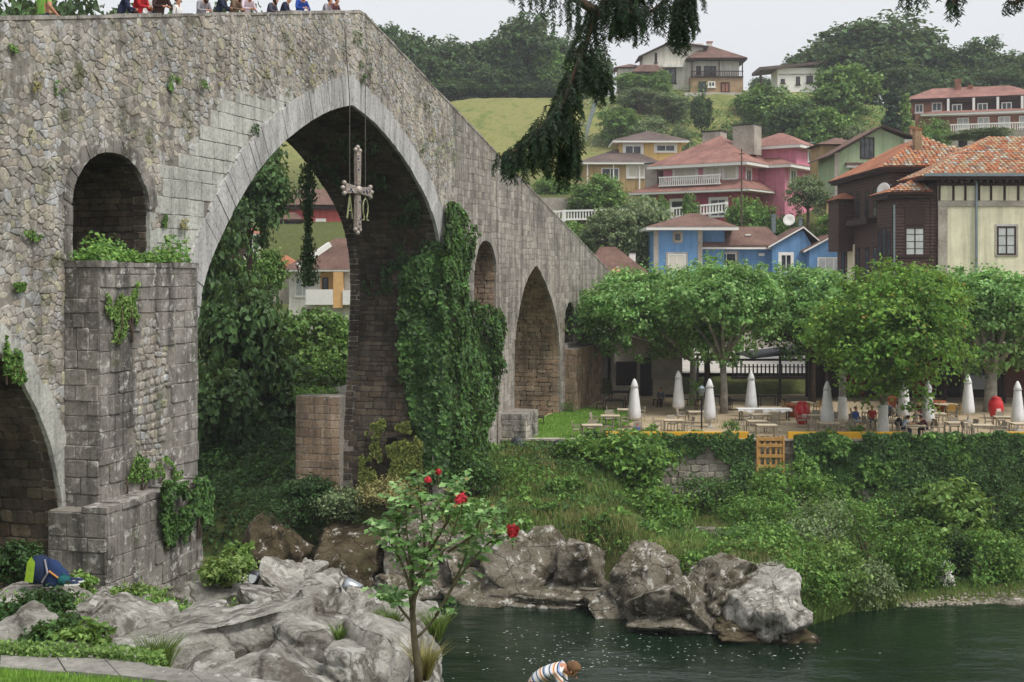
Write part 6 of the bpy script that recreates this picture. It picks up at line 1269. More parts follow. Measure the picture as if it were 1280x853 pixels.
for i, (px, Y, w_, h_, m_) in enumerate([(812, 73, 22, 16, L_shrub), (776, 72.2, 16, 12, L_lime), (762, 72, 16, 12, L_shrub), (850, 72, 14, 12, L_grey), (873, 72, 18, 12, L_lime), (913, 74, 24, 18, L_shrub), (1010, 72, 16, 10, L_grey), (1036, 72.1, 14, 14, L_lime), (1070, 72.4, 26, 18, L_shrub), (1092, 72, 16, 10, L_grey), (870, 84, 20, 50, L_shrub), (700, 86, 40, 14, L_shrub)]):
    lbs = ['round green shrub below the first parasol', 'yellow-green shrub at the left end of the yellow wall', 'small shrub in front of the leftmost tables', 'grey shrub in a row behind the yellow wall', 'pale shrub below the second parasol', 'round green shrub right of the slender trunk', 'grey cushion shrub at the start of the right yellow wall', 'yellow shrub below the fifth parasol', 'green shrub in front of the couple', 'low grey shrub beside the whitewashed trunk', 'tall green potted bush beside the lamp post', 'low weeds at the foot of the bridge pilaster']
    shrub(px, YH+(-TERR)/Y*F-h_/2, w_, h_, Y, m_, 500+i, lbs[i], .12, 24, 20, 'terrace_shrub')
# floodlights
M_lamp = plain('floodlight_grey', '#4b4f54', .4, .1, 4, .1, .5, .5); M_silver = plain('floodlight_silver', '#a9aeb2', .3, .08, 4, .05, .5, .8); M_lens = plain('lens', '#cfd4d6', .15, .05, 2, 0, .6)
for px, py, Y, m_, lb, rz in ((650, 558, 69.5, M_lamp, 'dark floodlight on the slope nearest the bridge', .6), (702, 562, 68.5, M_lamp, 'dark floodlight in the middle of the slope', .4), (738, 571, 67.5, M_lamp, 'dark floodlight beside the ferny shrub', .4), (325, 724, 26, M_lamp, 'blue-grey floodlight among the near rocks', 2.4), (443, 738, 22, M_silver, 'silver floodlight on the near rocks above the water', 1.2)):
    e = empty('floodlight', at(px, py, Y), rz, lb, 'lamp', 'floodlights aimed at the bridge'); sc = 1.0 if Y > 40 else .42; o = MB().tube([(0, -.3, 0), (0, .25, .12), (0, .42, .16)], [.26, .34, .36], 12).build('housing', m_, e, True); MB().tube([(0, .421, .16), (0, .43, .163)], .3, 12).build('lens', M_lens, e); MB().bar((-.38, 0, -.5), (-.38, 0, .05), .05).build('bracket', m_, e); MB().bar((.38, 0, -.5), (.38, 0, .05), .05).build('bracket', m_, e); MB().box(-.42, .42, -.1, .1, -.55, -.5).build('base', m_, e); e.scale = (sc,)*3
# ------------------------------------------------------------------ restaurant shelter behind the terrace
e = empty('pergola', tpos(925, 96), 0, 'black metal pergola with dark awning over the shaded tables', 'pergola'); px2 = lambda px, Y: (px-640)/F*Y-e.location.x
for px in (872, 975, 1012):
    for Y in (92, 98): MB().box(px2(px, Y)-.08, px2(px, Y)+.08, Y-96-.08, Y-96+.08, 0, 3.0).build('post', M_black, e)
for Y in (92, 98): MB().box(px2(868, Y), px2(1020, Y), Y-96-.07, Y-96+.07, 3.0, 3.16).build('beam', M_black, e)
mb = MB(); x0, x1 = px2(930, 95), px2(1020, 95); mb.add([(x0, -4, 3.2), (x1+1, -4, 3.9), (x1+1, 3, 3.9), (x0, 3, 3.2), (x0, -4, 3.14), (x1+1, -4, 3.84), (x1+1, 3, 3.84), (x0, 3, 3.14)], [(0, 1, 2, 3), (7, 6, 5, 4), (0, 4, 5, 1), (1, 5, 6, 2), (2, 6, 7, 3), (3, 7, 4, 0)]); mb.build('awning', M_black, e)
e = empty('picket_railing', tpos(948, 100.5), 0, 'dark picket railing along the street behind the pergola', 'railing'); x0, x1 = (915-640)/F*100.5-e.location.x, (1015-640)/F*100.5-e.location.x
for z in (1.35, 1.9): MB().box(x0, x1, -.03, .03, z, z+.07).build('rail', M_black, e)
for x in np.arange(x0, x1, .32): MB().box(x, x+.12, -.055, -.032, 1.2, 2.15).build('picket', M_black, e)
MB().box(x0, x1, -.2, .3, -.3, 1.2).build('plinth', M_dkw, e)
e = empty('restaurant', tpos(1150, 98), 0, 'low dark restaurant front in the shade behind the terrace trees', 'building'); q = lambda px: (px-640)/F*97-e.location.x
MB().box(q(1005), q(1330), -2, -1.4, 0, 3.6).build('back_wall', M_dkw, e); MB().box(q(1000), q(1330), -6.5, -1.3, 3.6, 3.8).build('roof', M_dkw, e)
for px in (1010, 1075, 1150, 1220, 1290): MB().box(q(px), q(px)+.2, -6.4, -6.2, 0, 3.6).build('post', M_timb2, e)
for px in (1050, 1095, 1135): MB().box(q(px), q(px+26), -2.1, -2.02, .2, 2.6).build('red_panel', plain('red_panel', '#7c1d22', .7, .15), e)
MB().box(q(1248), q(1276), -2.1, -2.02, 0, 2.9).build('door', plain('brown_door', '#5c3a28', .7, .15), e); MB().box(q(1205), q(1222), -2.1, -2.02, .6, 3.0).build('blue_sign', plain('blue_sign', '#4a5a78', .6, .1), e); MB().box(q(1180), q(1206), -5.4, -5.3, .9, 1.9).build('menu_board', plain('grey_board', '#8f9497', .6, .08), e)
e = empty('stone_outbuilding', tpos(822, 97), 0, 'small stone outbuilding with dark door beside the bridge foot', 'building'); q = lambda px: (px-640)/F*97-e.location.x
MB().box(q(768), q(853), 0, 5, 0, 4.6).build('wall', M_hstone, e); MB().box(q(800), q(814), -.12, .0, 0, 2.9).build('door', M_black, e); MB().box(q(764), q(857), -.5, 5.4, 4.61, 4.85).build('roof', RF_brown, e); MB().box(q(770), q(796), -.1, 0, .8, 2.6).build('shutter', M_dkw, e)
MB().box(q(814.5), q(848), -.9, 0, 0, 1.3).build('bench_wall', M_hstone, e)
for i, (px, pz, w_) in enumerate([(930, 0, 3)]): pass

# ------------------------------------------------------------------ hanging cross
M_gilt = plain('worn_gilt', '#a3968c', .55, .25, 14, .7, .5, .35); M_gilt2 = plain('pale_gilt', '#b5aaa0', .5, .25, 16, .7, .5, .35); M_brass = plain('weathered_brass', '#a3a67c', .5, .15, 8, .3, .5, .3); M_cable = plain('steel_cable', '#5d5750', .6, .1)
sc_, zt_ = px2bridge(447, 185, .35); zb_ = px2bridge(449, 292, .35)[1]; zc_ = px2bridge(448, 238, .35)[1]
cross = empty('hanging_cross', bp(sc_, .35, zb_), TH, 'large jewelled cross hanging on two cables under the great arch', 'cross'); cz = zc_-zb_; ct = zt_-zb_     # local x along the bridge
def barx(name, a, b, w0, w1, d=.07, mat=M_gilt):
    a, b = Vector(a), Vector(b); u_ = (b-a).normalized(); n_ = Vector((-u_.z, 0, u_.x)); mb = MB(); V = []
    for y in (-d, d): V += [a+n_*w0+Vector((0, y, 0)), b+n_*w1+Vector((0, y, 0)), b-n_*w1+Vector((0, y, 0)), a-n_*w0+Vector((0, y, 0))]
    mb.add(V, [(3, 2, 1, 0), (4, 5, 6, 7), (0, 1, 5, 4), (1, 2, 6, 5), (2, 3, 7, 6), (3, 0, 4, 7)]); return mb.build(name, mat, cross)
barx('lower_shaft', (0, 0, .2), (0, 0, cz-.2), .24, .17); barx('upper_shaft', (0, 0, cz+.2), (0, 0, ct-.15), .17, .22); barx('left_arm', (-.2, 0, cz), (-1.3, 0, cz), .13, .2); barx('right_arm', (.2, 0, cz), (1.3, 0, cz), .13, .2)
def knob(name, c, r_): o = MB().lathe([(.02, -r_), (r_*.7, -r_*.7), (r_, 0), (r_*.7, r_*.7), (.02, r_)], 12, c).build(name, M_gilt2, cross, True); return o
knob('central_boss', (0, 0, cz), .2)
for ex, ez, ux, uz in ((-1.34, cz, -1, 0), (1.34, cz, 1, 0), (0, ct-.1, 0, 1), (0, .14, 0, -1)):
    for q in (-1, 0, 1): knob('lobe', (ex+ux*(.14 if q == 0 else 0)+abs(uz)*q*.22, 0, ez+uz*(.12 if q == 0 else 0)+abs(ux)*q*.2), .095)
rj = random.Random(4)
for q in range(34):
    t_ = rj.choice(['v', 'h']); 
    if t_ == 'v': z = rj.choice([rj.uniform(.3, cz-.35), rj.uniform(cz+.35, ct-.25)]); x = rj.uniform(-.12, .12)
    else: x = rj.choice([-1, 1])*rj.uniform(.4, 1.05); z = cz+rj.uniform(-.12, .12)
    o = MB().lathe([(.05, -.0), (.04, .03), (.01, .045)], 8, (0, 0, 0)).build('jewel', [M_gilt2, plain('jewel_glass', '#4a4f66', .2, .1, 3, 0, .6)][q % 2] if q < 2 else (bpy.data.materials['pale_gilt'] if q % 2 == 0 else bpy.data.materials['jewel_glass']), cross); o.location = (x, -.07, z); o.rotation_euler = (R(90), 0, 0)
zl = cz-1.15
mb = MB(); mb.bar((-1.05, 0, zl), (-.8, 0, zl+.85), .06, .04); mb.bar((-.55, 0, zl), (-.8, 0, zl+.85), .06, .04); mb.bar((-.95, 0, zl+.32), (-.65, 0, zl+.32), .05, .04); mb.bar((-.8, 0, zl+.85), (-.8, 0, cz-.18), .025); mb.build('alpha_letter', M_brass, cross)
om = [(.5, 0, zl), (.66, 0, zl), (.68, 0, zl+.12), (.57, 0, zl+.34), (.56, 0, zl+.58), (.66, 0, zl+.78), (.82, 0, zl+.86), (.98, 0, zl+.78), (1.08, 0, zl+.58), (1.07, 0, zl+.34), (.96, 0, zl+.12), (.98, 0, zl), (1.14, 0, zl)]
mb = MB(); mb.tube(om, .028, 6); mb.bar((.82, 0, zl+.86), (.82, 0, cz-.18), .025); mb.build('omega_letter', M_brass, cross)
for sx in (-1, 1): MB().tube([(sx*.8, 0, cz+.2), (sx*.8, -.0, ct+1.9), (sx*.95+(.3 if sx > 0 else 0), .14, 9.4-zb_ if sx < 0 else 8.6-zb_)], .02, 5).build('cable', M_cable, cross)
# ------------------------------------------------------------------ people
M_skin = plain('skin', '#b98468', .6, .08, 6, .05); HAIRS = {}
def cloth(name, c): return bpy.data.materials.get(name) or plain(name, c, .9, .14, 7, .3)
SK = bpy.data.scenes.new('skinning')
def person(loc_, rz, label, J, shirt, legs, hair, sleeve='long', scale=1, shoe='#2a2522', hairlen=.0, group=None, shorts=False, torso_mat=None):
    """J: joint overrides. Local frame: x right, y forward, z up."""
    B = dict(pelvis=(0, 0, .95), spine=(0, 0, 1.14), chest=(0, .01, 1.34), neck=(0, .0, 1.50), jaw=(0, .03, 1.57), head=(0, .02, 1.66), crown=(0, .0, 1.745),
             shl=(-.18, 0, 1.43), ell=(-.23, -.02, 1.15), wrl=(-.23, .06, .92), hal=(-.23, .08, .83), shr=(.18, 0, 1.43), elr=(.23, -.02, 1.15), wrr=(.23, .06, .92), har=(.23, .08, .83),
             hil=(-.1, 0, .9), knl=(-.11, .03, .5), anl=(-.11, 0, .09), tol=(-.12, .16, .04), hir=(.1, 0, .9), knr=(.11, .03, .5), anr=(.11, 0, .09), tor=(.12, .16, .04))
    B.update({k_: v_ for k_, v_ in J.items() if k_ != 'face'}); names = list(B); rad = dict(pelvis=(.155, .12), spine=(.15, .11), chest=(.17, .12), neck=(.055, .055), jaw=(.068, .08), head=(.08, .097), crown=(.05, .06), shl=.068, shr=.068, ell=.05, elr=.05, wrl=.033, wrr=.033, hal=.036, har=.036, hil=.095, hir=.095, knl=.066, knr=.066, anl=.043, anr=.043, tol=.036, tor=.036)
    E_ = [('pelvis', 'spine'), ('spine', 'chest'), ('chest', 'neck'), ('neck', 'jaw'), ('jaw', 'head'), ('head', 'crown'), ('chest', 'shl'), ('shl', 'ell'), ('ell', 'wrl'), ('wrl', 'hal'), ('chest', 'shr'), ('shr', 'elr'), ('elr', 'wrr'), ('wrr', 'har'), ('pelvis', 'hil'), ('hil', 'knl'), ('knl', 'anl'), ('anl', 'tol'), ('pelvis', 'hir'), ('hir', 'knr'), ('knr', 'anr'), ('anr', 'tor')]
    for s_, sg in (('l', -1), ('r', 1)):                                # five fingers
        wv, hv = Vector(B['wr'+s_]), Vector(B['ha'+s_]); d = (hv-wv).normalized(); sd_ = d.cross(Vector((0, 0, 1))); sd_ = sd_.normalized() if sd_.length > .2 else Vector((1, 0, 0)); bd = d.cross(sd_)
        for q, (o_, L) in enumerate(((-.03, .062), (-.01, .075), (.011, .07), (.031, .055))):
            a, b = f'f{s_}{q}', f'g{s_}{q}'; B[a] = hv+d*L*.6+sd_*o_; B[b] = hv+d*L*1.05+sd_*o_*1.1-bd*.02; rad[a] = .0105; rad[b] = .009; E_ += [('ha'+s_, a), (a, b)]
        a = f't{s_}'; B[a] = wv.lerp(hv, .6)+sd_*(-.052)+d*.03; rad[a] = .012; E_.append(('ha'+s_, a))
    names = list(B); me = bpy.data.meshes.new('body'); me.from_pydata([tuple(Vector(B[n])) for n in names], [(names.index(a), names.index(b)) for a, b in E_], [])
    ob = bpy.data.objects.new('tmp', me); SK.collection.objects.link(ob); ob.modifiers.new('s', 'SKIN'); sub = ob.modifiers.new('u', 'SUBSURF'); sub.levels = 2; sub.render_levels = 2
    for i, n in enumerate(names): r_ = rad[n]; me.skin_vertices[0].data[i].radius = r_ if isinstance(r_, tuple) else (r_, r_); me.skin_vertices[0].data[i].use_root = (n == 'pelvis')
    vl = SK.view_layers[0]; vl.update(); dg = vl.depsgraph; ev = bpy.data.meshes.new_from_object(ob.evaluated_get(dg)); bpy.data.objects.remove(ob)
    ev.materials.clear()
    for m_ in (M_skin, shirt, legs, cloth('shoe'+shoe, shoe)): ev.materials.append(m_)
    zone = {}
    for a, b in E_:
        z = 0
        if b in ('spine', 'chest', 'shl', 'shr') or b in ('ell', 'elr') or (b in ('wrl', 'wrr') and sleeve == 'long'): z = 1
        if b in ('hil', 'hir', 'knl', 'knr') or (b in ('anl', 'anr') and not shorts): z = 2
        if b in ('tol', 'tor'): z = 3
        zone[(a, b)] = z
    segs = [(Vector(B[a]), Vector(B[b]), zone[(a, b)], b) for a, b in E_]; mi = []
    for pl_ in ev.polygons:
        c = pl_.center; best = (1e9, 0)
        for a, b, z, nm in segs:
            ab = b-a; u_ = max(0, min(1, (c-a).dot(ab)/(ab.length_squared+1e-9))); d = (c-(a+ab*u_)).length
            if nm == 'neck' and u_ < .55: z = 1
            if nm in ('ell', 'elr') and sleeve == 'short' and u_ > .6: z = 0
            if nm in ('spine',) and u_ < .25: z = 2
            if d < best[0]: best = (d, z)
        mi.append(best[1])
    ev.polygons.foreach_set('material_index', mi); ev.polygons.foreach_set('use_smooth', [True]*len(mi))
    e = empty('person', loc_, rz, label, 'person', group); e.scale = (scale,)*3; o = bpy.data.objects.new('body', ev); col.objects.link(o); o.parent = e
    hm = cloth('hair'+hair, hair); hc, jw, cr_ = Vector(B['head']), Vector(B['jaw']), Vector(B['crown']); up = (cr_-jw).normalized(); fw = Vector((0, 1, 0)); fw = (Vector(J.get('face', (0, 1, 0)))); fw = (fw-up*fw.dot(up)).normalized(); rt = fw.cross(up)
    bm = bmesh.new(); bmesh.ops.create_icosphere(bm, subdivisions=3, radius=1)                 # hair: cap over skull and back of the head
    for v in bm.verts:
        c = v.co.copy(); k = 1.02+.10*noise.noise(c*5)+.05*noise.noise(c*11); cut = c.y > .25 and c.z < .45; v.co = hc+rt*c.x*.093*k+fw*(min(c.y, .35 if c.z < .45 else .8)*.112*k-.012)+up*((c.z if c.z > 0 else c.z*(.75+hairlen))*.105*k+.022)
    hm_ = bpy.data.meshes.new('hair'); bm.to_mesh(hm_); bm.free(); link('hair', hm_, hm, e, True)
    mb = MB(); n_ = hc+fw*.095-up*.02
    mb.add([n_+up*.025, n_-up*.02+rt*.016, n_-up*.02-rt*.016, n_-up*.015+fw*.028], [(0, 1, 3), (0, 3, 2), (1, 2, 3)]); mb.build('nose', M_skin, e)
    for s_ in (-1, 1): MB().lathe([(.004, -.02), (.014, 0), (.004, .02)], 6, tuple(hc+rt*s_*.083-fw*.01-up*.01)).build('ear', M_skin, e); MB().lathe([(.003, -.006), (.009, 0), (.003, .006)], 6, tuple(hc+fw*.098+rt*s_*.032+up*.01)).build('eye', cloth('eye_dark', '#231a16'), e)
    MB().lathe([(.003, -.004), (.022, 0), (.003, .004)], 8, tuple(hc+fw*.09-up*.055)).build('mouth', cloth('lip', '#8c4a42'), e); return e
LEAN = dict(spine=(0, .03, 1.13), chest=(0, .13, 1.30), neck=(0, .22, 1.43), jaw=(0, .27, 1.48), head=(0, .28, 1.56), crown=(0, .27, 1.645), shl=(-.19, .15, 1.37), shr=(.19, .15, 1.37), ell=(-.28, .22, 1.12), elr=(.28, .22, 1.12), wrl=(-.12, .36, 1.12), wrr=(.12, .36, 1.12), hal=(-.04, .38, 1.13), har=(.04, .38, 1.13))
GP = 'people at the bridge parapet'
def on_bridge(px, o_, rz, *a, dz=0, **k):
    s_ = px2bridge(px, 10, o_)[0]; return person(bp(s_, o_, topz(s_)-1.05+dz), rz, *a, group=GP, **dict(k, scale=1.16*k.get('scale', 1)))
OUTA = TH-math.pi          # facing out over the near parapet
green, navy, redj, white, blue = cloth('lime_shirt', '#7fb04a'), cloth('navy_jacket', '#232a45'), cloth('red_jacket', '#b3242c'), cloth('white_top', '#d9d6d4'), cloth('royal_blue', '#2b4a9c'); jeans, dark, grey = cloth('jeans', '#3b4658'), cloth('dark_trousers', '#26252a'), cloth('grey_top', '#8f8c92')
on_bridge(55, -1.0, OUTA+1.25, 'person in a lime green shirt walking behind the left parapet', dict(ell=(-.3, .08, 1.2), wrl=(-.22, .3, 1.14), hal=(-.2, .39, 1.15), elr=(.27, -.05, 1.16), wrr=(.3, .12, 1.0), har=(.3, .18, .95)), green, jeans, '#3a2c22', 'short')
on_bridge(150, -.62, OUTA+.5, 'person in a navy jacket leaning on the left parapet', LEAN, navy, dark, '#2a211c', scale=.98)
on_bridge(170, -.62, OUTA+.1, 'person in a red sleeved jacket with arms over the parapet', LEAN, redj, dark, '#2a211c')
on_bridge(184, -1.2, OUTA, 'person in a white top behind the red jacket', {}, white, jeans, '#4a372a')
on_bridge(197, -.95, OUTA-.4, 'person in dark brown beside the white top', LEAN, cloth('brown_coat', '#3d2c26'), dark, '#241a16')
on_bridge(222, -.75, OUTA, 'child whose head just shows over the parapet', {}, white, jeans, '#7a5a40', scale=.80)
on_bridge(250, -.7, OUTA-.3, 'long-haired person looking over the parapet', LEAN, grey, jeans, '#2e221c', hairlen=1.4, scale=.9)
on_bridge(272, -.62, OUTA+.3, 'person in a navy top bent over the parapet', LEAN, cloth('navy_top', '#2a3145'), dark, '#241c1a', scale=.98)
on_bridge(290, -.7, OUTA, 'person in a patterned brown scarf at the parapet', LEAN, cloth('scarf', '#6d5a48'), dark, '#4a3526', hairlen=1.2, scale=.92)
on_bridge(306, -.62, OUTA-.4, 'person in a pale pink top leaning on the parapet', LEAN, cloth('pale_pink', '#c9b9c2'), jeans, '#38291f', scale=.92)
on_bridge(336, -.75, OUTA, 'dark-haired person right of the pale pink top', LEAN, cloth('dusk_top', '#4b4a58'), dark, '#2c211c', hairlen=1.2, scale=.86)
on_bridge(352, -.7, OUTA+.2, 'person with auburn hair left of the royal blue jacket', LEAN, navy, dark, '#7a4a30', scale=.88)
on_bridge(374, -.65, OUTA-.5, 'person in a royal blue jacket at the parapet', LEAN, blue, dark, '#2a2420', scale=.92)
on_bridge(405, -.75, OUTA, 'dark-haired person near the crest of the bridge', LEAN, grey, dark, '#4a2f2a', scale=.84)
on_bridge(415, -.75, OUTA-.3, 'person nearest the crest of the bridge', LEAN, cloth('plum', '#5b3a40'), dark, '#5a3a34', scale=.84)
SIT = dict(pelvis=(0, 0, .52), spine=(0, .0, .71), chest=(0, .02, .92), neck=(0, .03, 1.08), jaw=(0, .06, 1.15), head=(0, .05, 1.24), crown=(0, .03, 1.325), shl=(-.19, .02, 1.01), shr=(.19, .02, 1.01), ell=(-.26, .06, .76), elr=(.26, .06, .76), wrl=(-.16, .28, .66), wrr=(.16, .28, .66), hal=(-.1, .35, .64), har=(.1, .35, .64),
           hil=(-.1, .03, .5), hir=(.1, .03, .5), knl=(-.13, .45, .5), knr=(.13, .45, .5), anl=(-.13, .44, .09), anr=(.13, .44, .09), tol=(-.14, .6, .04), tor=(.14, .6, .04))
FWD = dict(SIT, spine=(0, .05, .70), chest=(0, .17, .87), neck=(0, .28, 1.01), jaw=(0, .34, 1.05), head=(0, .37, 1.13), crown=(0, .37, 1.22), shl=(-.19, .19, .96), shr=(.19, .19, .96), ell=(-.24, .35, .78), elr=(.24, .35, .78), wrl=(-.14, .58, .79), wrr=(.14, .58, .79), hal=(-.08, .66, .79), har=(.08, .66, .79))
GT = 'people seated on the terrace'
def seat(px, Y, rz, lb, J, sh, lg, hr, chair=True, **k):
    c = tpos(px, Y); p_ = person(c, rz, lb, J, sh, lg, hr, group=GT, **k)
    if chair: put(ch0, c+Matrix.Rotation(rz, 3, 'Z')@Vector((0, -.02, 0)), rz, 'beige chair under the '+' '.join(lb.split()[:8]), 'chair', 'beige terrace chairs')
seat(1069, 76.5, -2.5, 'person in a blue sweater and pale shorts by the front tree', SIT, cloth('blue_sweater', '#33528f'), cloth('pale_shorts', '#b9c2cc'), '#5a4a3c', shorts=True)
seat(1090, 77, 3.0, 'person in a red shirt beside the blue sweater', SIT, cloth('red_shirt', '#b23331'), jeans, '#6a4f3a', sleeve='short')
seat(1128, 72.6, -1.45, 'man in a pale shirt with a dark rucksack facing the man in maroon', FWD, cloth('pale_shirt', '#b9c4d2'), jeans, '#231c18', sleeve='short')
seat(1159, 72.6, 1.5, 'man in a maroon jumper bent over the table', FWD, cloth('maroon', '#47202a'), dark, '#2a1f18')
seat(1110, 80, 2.6, 'person in black and white behind the whitewashed trunk', SIT, cloth('mono_top', '#5d666c'), dark, '#2b2420')
seat(1150, 80, 2.2, 'person in dark red behind the closed parasols', SIT, cloth('dark_red', '#5d1f24'), dark, '#1f1a18')
seat(1122, 79.5, -2.2, 'person in white and red behind the man in the pale shirt', SIT, cloth('white_red', '#cfc4c4'), dark, '#33261f')
seat(826, 89, 2.8, 'person in shade behind the second parasol', SIT, cloth('shade_top', '#5a5f68'), dark, '#2a2420')
seat(797, 72.2, 3.0, 'small child in a blue shirt behind the yellow wall', SIT, cloth('child_blue', '#4a67a8'), jeans, '#3c2a20', sleeve='short', scale=.62)
# rucksack on the man's back
e = empty('rucksack', tpos(1123.5, 72.7, TERR+.6), 0, 'dark rucksack on the back of the man in the pale shirt', 'bag'); MB().lathe([(.1, 0), (.17, .1), (.18, .35), (.1, .5), (.02, .53)], 12).build('bag', dark, e, True); MB().lathe([(.04, .08), (.08, .14), (.08, .28), (.02, .32)], 8, (-.16, 0, 0)).build('pocket', dark, e, True)
# man in the striped sweater bending at the river, facing right
m, t, p_ = nodes('striped_knit', .95, .1); tc = pos(t, obj=True); sep = N(t, 'ShaderNodeSeparateXYZ'); t.links.new(tc, sep.inputs[0])
ad = N(t, 'ShaderNodeMath', operation='MULTIPLY_ADD'); ad.inputs[1].default_value = 1.15; t.links.new(sep.outputs['Y'], ad.inputs[0]); t.links.new(sep.outputs['Z'], ad.inputs[2]); fr = N(t, 'ShaderNodeMath', operation='MULTIPLY'); fr.inputs[1].default_value = 3.6; t.links.new(ad.outputs[0], fr.inputs[0]); fq = N(t, 'ShaderNodeMath', operation='FRACT'); t.links.new(fr.outputs[0], fq.inputs[0])
cc = ramp(t, fq.outputs[0], [(0, '#cfd3da'), (.16, '#2c3048'), (.24, '#c9ccd6'), (.38, '#d8c39a'), (.48, '#b5674f'), (.56, '#ddd8cc'), (.7, '#2f3450'), (.78, '#8fa0c0'), (.9, '#e0dcd2')], True); t.links.new(cc, p_.inputs['Base Color']); M_knit = m
BEND = dict(pelvis=(0, -.02, .86), spine=(0, .14, 1.02), chest=(0, .33, 1.13), neck=(0, .47, 1.13), jaw=(0, .54, 1.07), head=(0, .585, 1.09), crown=(0, .63, 1.16), shl=(-.19, .40, 1.10), shr=(.19, .40, 1.10), ell=(-.22, .46, .82), elr=(.22, .46, .82), wrl=(-.14, .58, .62), wrr=(.14, .58, .62), hal=(-.1, .62, .55), har=(.1, .62, .55), hil=(-.1, 0, .82), hir=(.1, 0, .82), knl=(-.12, .16, .46), knr=(.12, .12, .46), face=(0, .75, -.6))
pz = at(663, 853, 17.6); person((pz.x, 17.6, pz.z-.90), -math.pi/2-.15, 'man in a striped knitted sweater bending over at the river edge', BEND, M_knit, cloth('raspberry_trousers', '#7d2340'), '#6b5138', scale=1.0)

bpy.data.scenes.remove(SK)
# ------------------------------------------------------------------ rucksack, jacket and shoes on the ledge
bz = at(50, 728, 26.2); M_bag = cloth('navy_bag', '#1f2c48'); M_neon = cloth('neon_panel', '#9fc43a'); M_teal = cloth('teal_cloth', '#1d5a5c')
e = empty('backpack', bz, .3, 'navy backpack with neon green panel on the rock ledge', 'bag'); kk = lambda k, z: 1+.08*math.sin(k*1.7+z*9)
MB().lathe([(.2, 0), (.27, .08), (.27, .3), (.2, .48), (.08, .55), (.01, .56)], 14, wob=kk).build('bag', M_bag, e, True); MB().add([(-.29, -.12, .06), (-.12, -.29, .06), (-.08, -.24, .46), (-.24, -.1, .44), (-.16, -.14, .57)], [(0, 1, 2, 3), (3, 2, 4)]).build('neon_panel', M_neon, e); MB().tube([(.05, -.27, .05), (.16, -.33, .25), (.1, -.2, .5)], .02, 6).build('strap', grey, e)
e = empty('draped_jacket', bz+Vector((.36, -.02, -.02)), 0, 'dark blue jacket draped beside the backpack', 'jacket'); bm = bmesh.new(); bmesh.ops.create_icosphere(bm, subdivisions=3, radius=1)
for v in bm.verts: c = v.co; v.co = Vector((c.x*.30, c.y*.2, max(c.z, -.1)*(.42-c.x*.24)+.03+.05*noise.noise(c*3)))
mm = bpy.data.meshes.new('cloth'); bm.to_mesh(mm); bm.free(); link('cloth', mm, cloth('dark_blue_cloth', '#22365c'), e, True); MB().tube([(-.1, -.2, .3), (.1, -.22, .16), (.26, -.18, .05)], .02, 6).build('orange_trim', cloth('orange_trim', '#c48a4a'), e)
e = empty('teal_pouch', bz+Vector((.56, -.22, 0)), 0, 'small teal pouch in front of the jacket', 'bag'); MB().lathe([(.08, 0), (.13, .06), (.12, .15), (.04, .2)], 10, wob=kk).build('pouch', M_teal, e, True); MB().tube([(-.1, 0, .15), (0, -.02, .24), (.1, 0, .15)], .012, 5).build('handle', M_teal, e)
def shoe(loc_, rz, lb):
    e = empty('shoe', loc_, rz, lb, 'shoe', 'pair of shoes by the backpack'); pl = [(-.14, -.04), (-.1, -.05), (.05, -.055), (.12, -.045), (.15, 0), (.12, .045), (.05, .055), (-.1, .05), (-.14, .04)]
    MB().prism(pl, 0, .035).build('sole', M_trim, e); mb = MB(); lo = [(x*.96, y*.95, .036) for x, y in pl]; hi = [(x*.9-.01, y*.7, .11 if x < 0 else .075) for x, y in pl]; n = len(pl); mb.add(lo+hi, [(i, (i+1) % n, n+(i+1) % n, n+i) for i in range(n)]+[tuple(range(n, 2*n))]); mb.build('upper', cloth('navy_canvas', '#2b3854'), e); MB().tube([(.02, -.03, .1), (.05, .03, .095), (.07, -.03, .09)], .006, 5).build('laces', M_trim, e)
shoe(bz+Vector((.74, -.26, .0)), .2, 'navy shoe with white sole nearer the viewer'); shoe(bz+Vector((.78, -.1, .02)), .5, 'navy shoe behind the nearer one')

# ------------------------------------------------------------------ rose bush
L_rose = leaf('rose_leaf', '#456a34', '#6b9750', '#a6c684', 6, .35, .4, tips='#a06a3c'); M_rstem = plain('rose_stem', '#5d5540', .8, .25, 20, .4); M_petal = leaf('rose_petal', '#a3142a', '#c41f38', '#d8344a', 20, .25, .5)
RY = 11.4; rb = at(524, 856, RY); e = empty('rose_bush', rb, 0, 'slender rose bush with red blooms in the foreground', 'rose'); RP = lambda px, py, dy=0: at(px, py, RY+dy)-rb
r_ = random.Random(5); main = [RP(524, 870), RP(522, 830), RP(518, 800), RP(514, 745, .05), RP(516, 700, .1)]; mb = MB(); mb.tube(main, [.04, .036, .03, .024, .018], 8); mb.build('trunk', M_rstem, e, True)
ends = [((518, 800), (545, 770), (580, 700), (588, 655), .1), ((516, 795), (520, 740), (535, 690), (545, 630), -.05), ((514, 745), (512, 700), (508, 660), (506, 615), .05), ((515, 760), (530, 720), (560, 680), (577, 630), -.15), ((514, 740), (500, 700), (482, 670), (473, 655), .1), ((516, 720), (505, 690), (495, 650), (498, 620), .2), ((545, 770), (575, 720), (610, 680), (635, 662), 0), ((516, 780), (500, 760), (490, 745), (478, 735), .15), ((535, 690), (560, 650), (565, 620), (572, 604), .1), ((560, 690), (590, 670), (600, 650), (612, 640), -.1), ((514, 750), (530, 700), (527, 640), (522, 600), 0)]
tips = []; LP, LN, LT = [], [], []
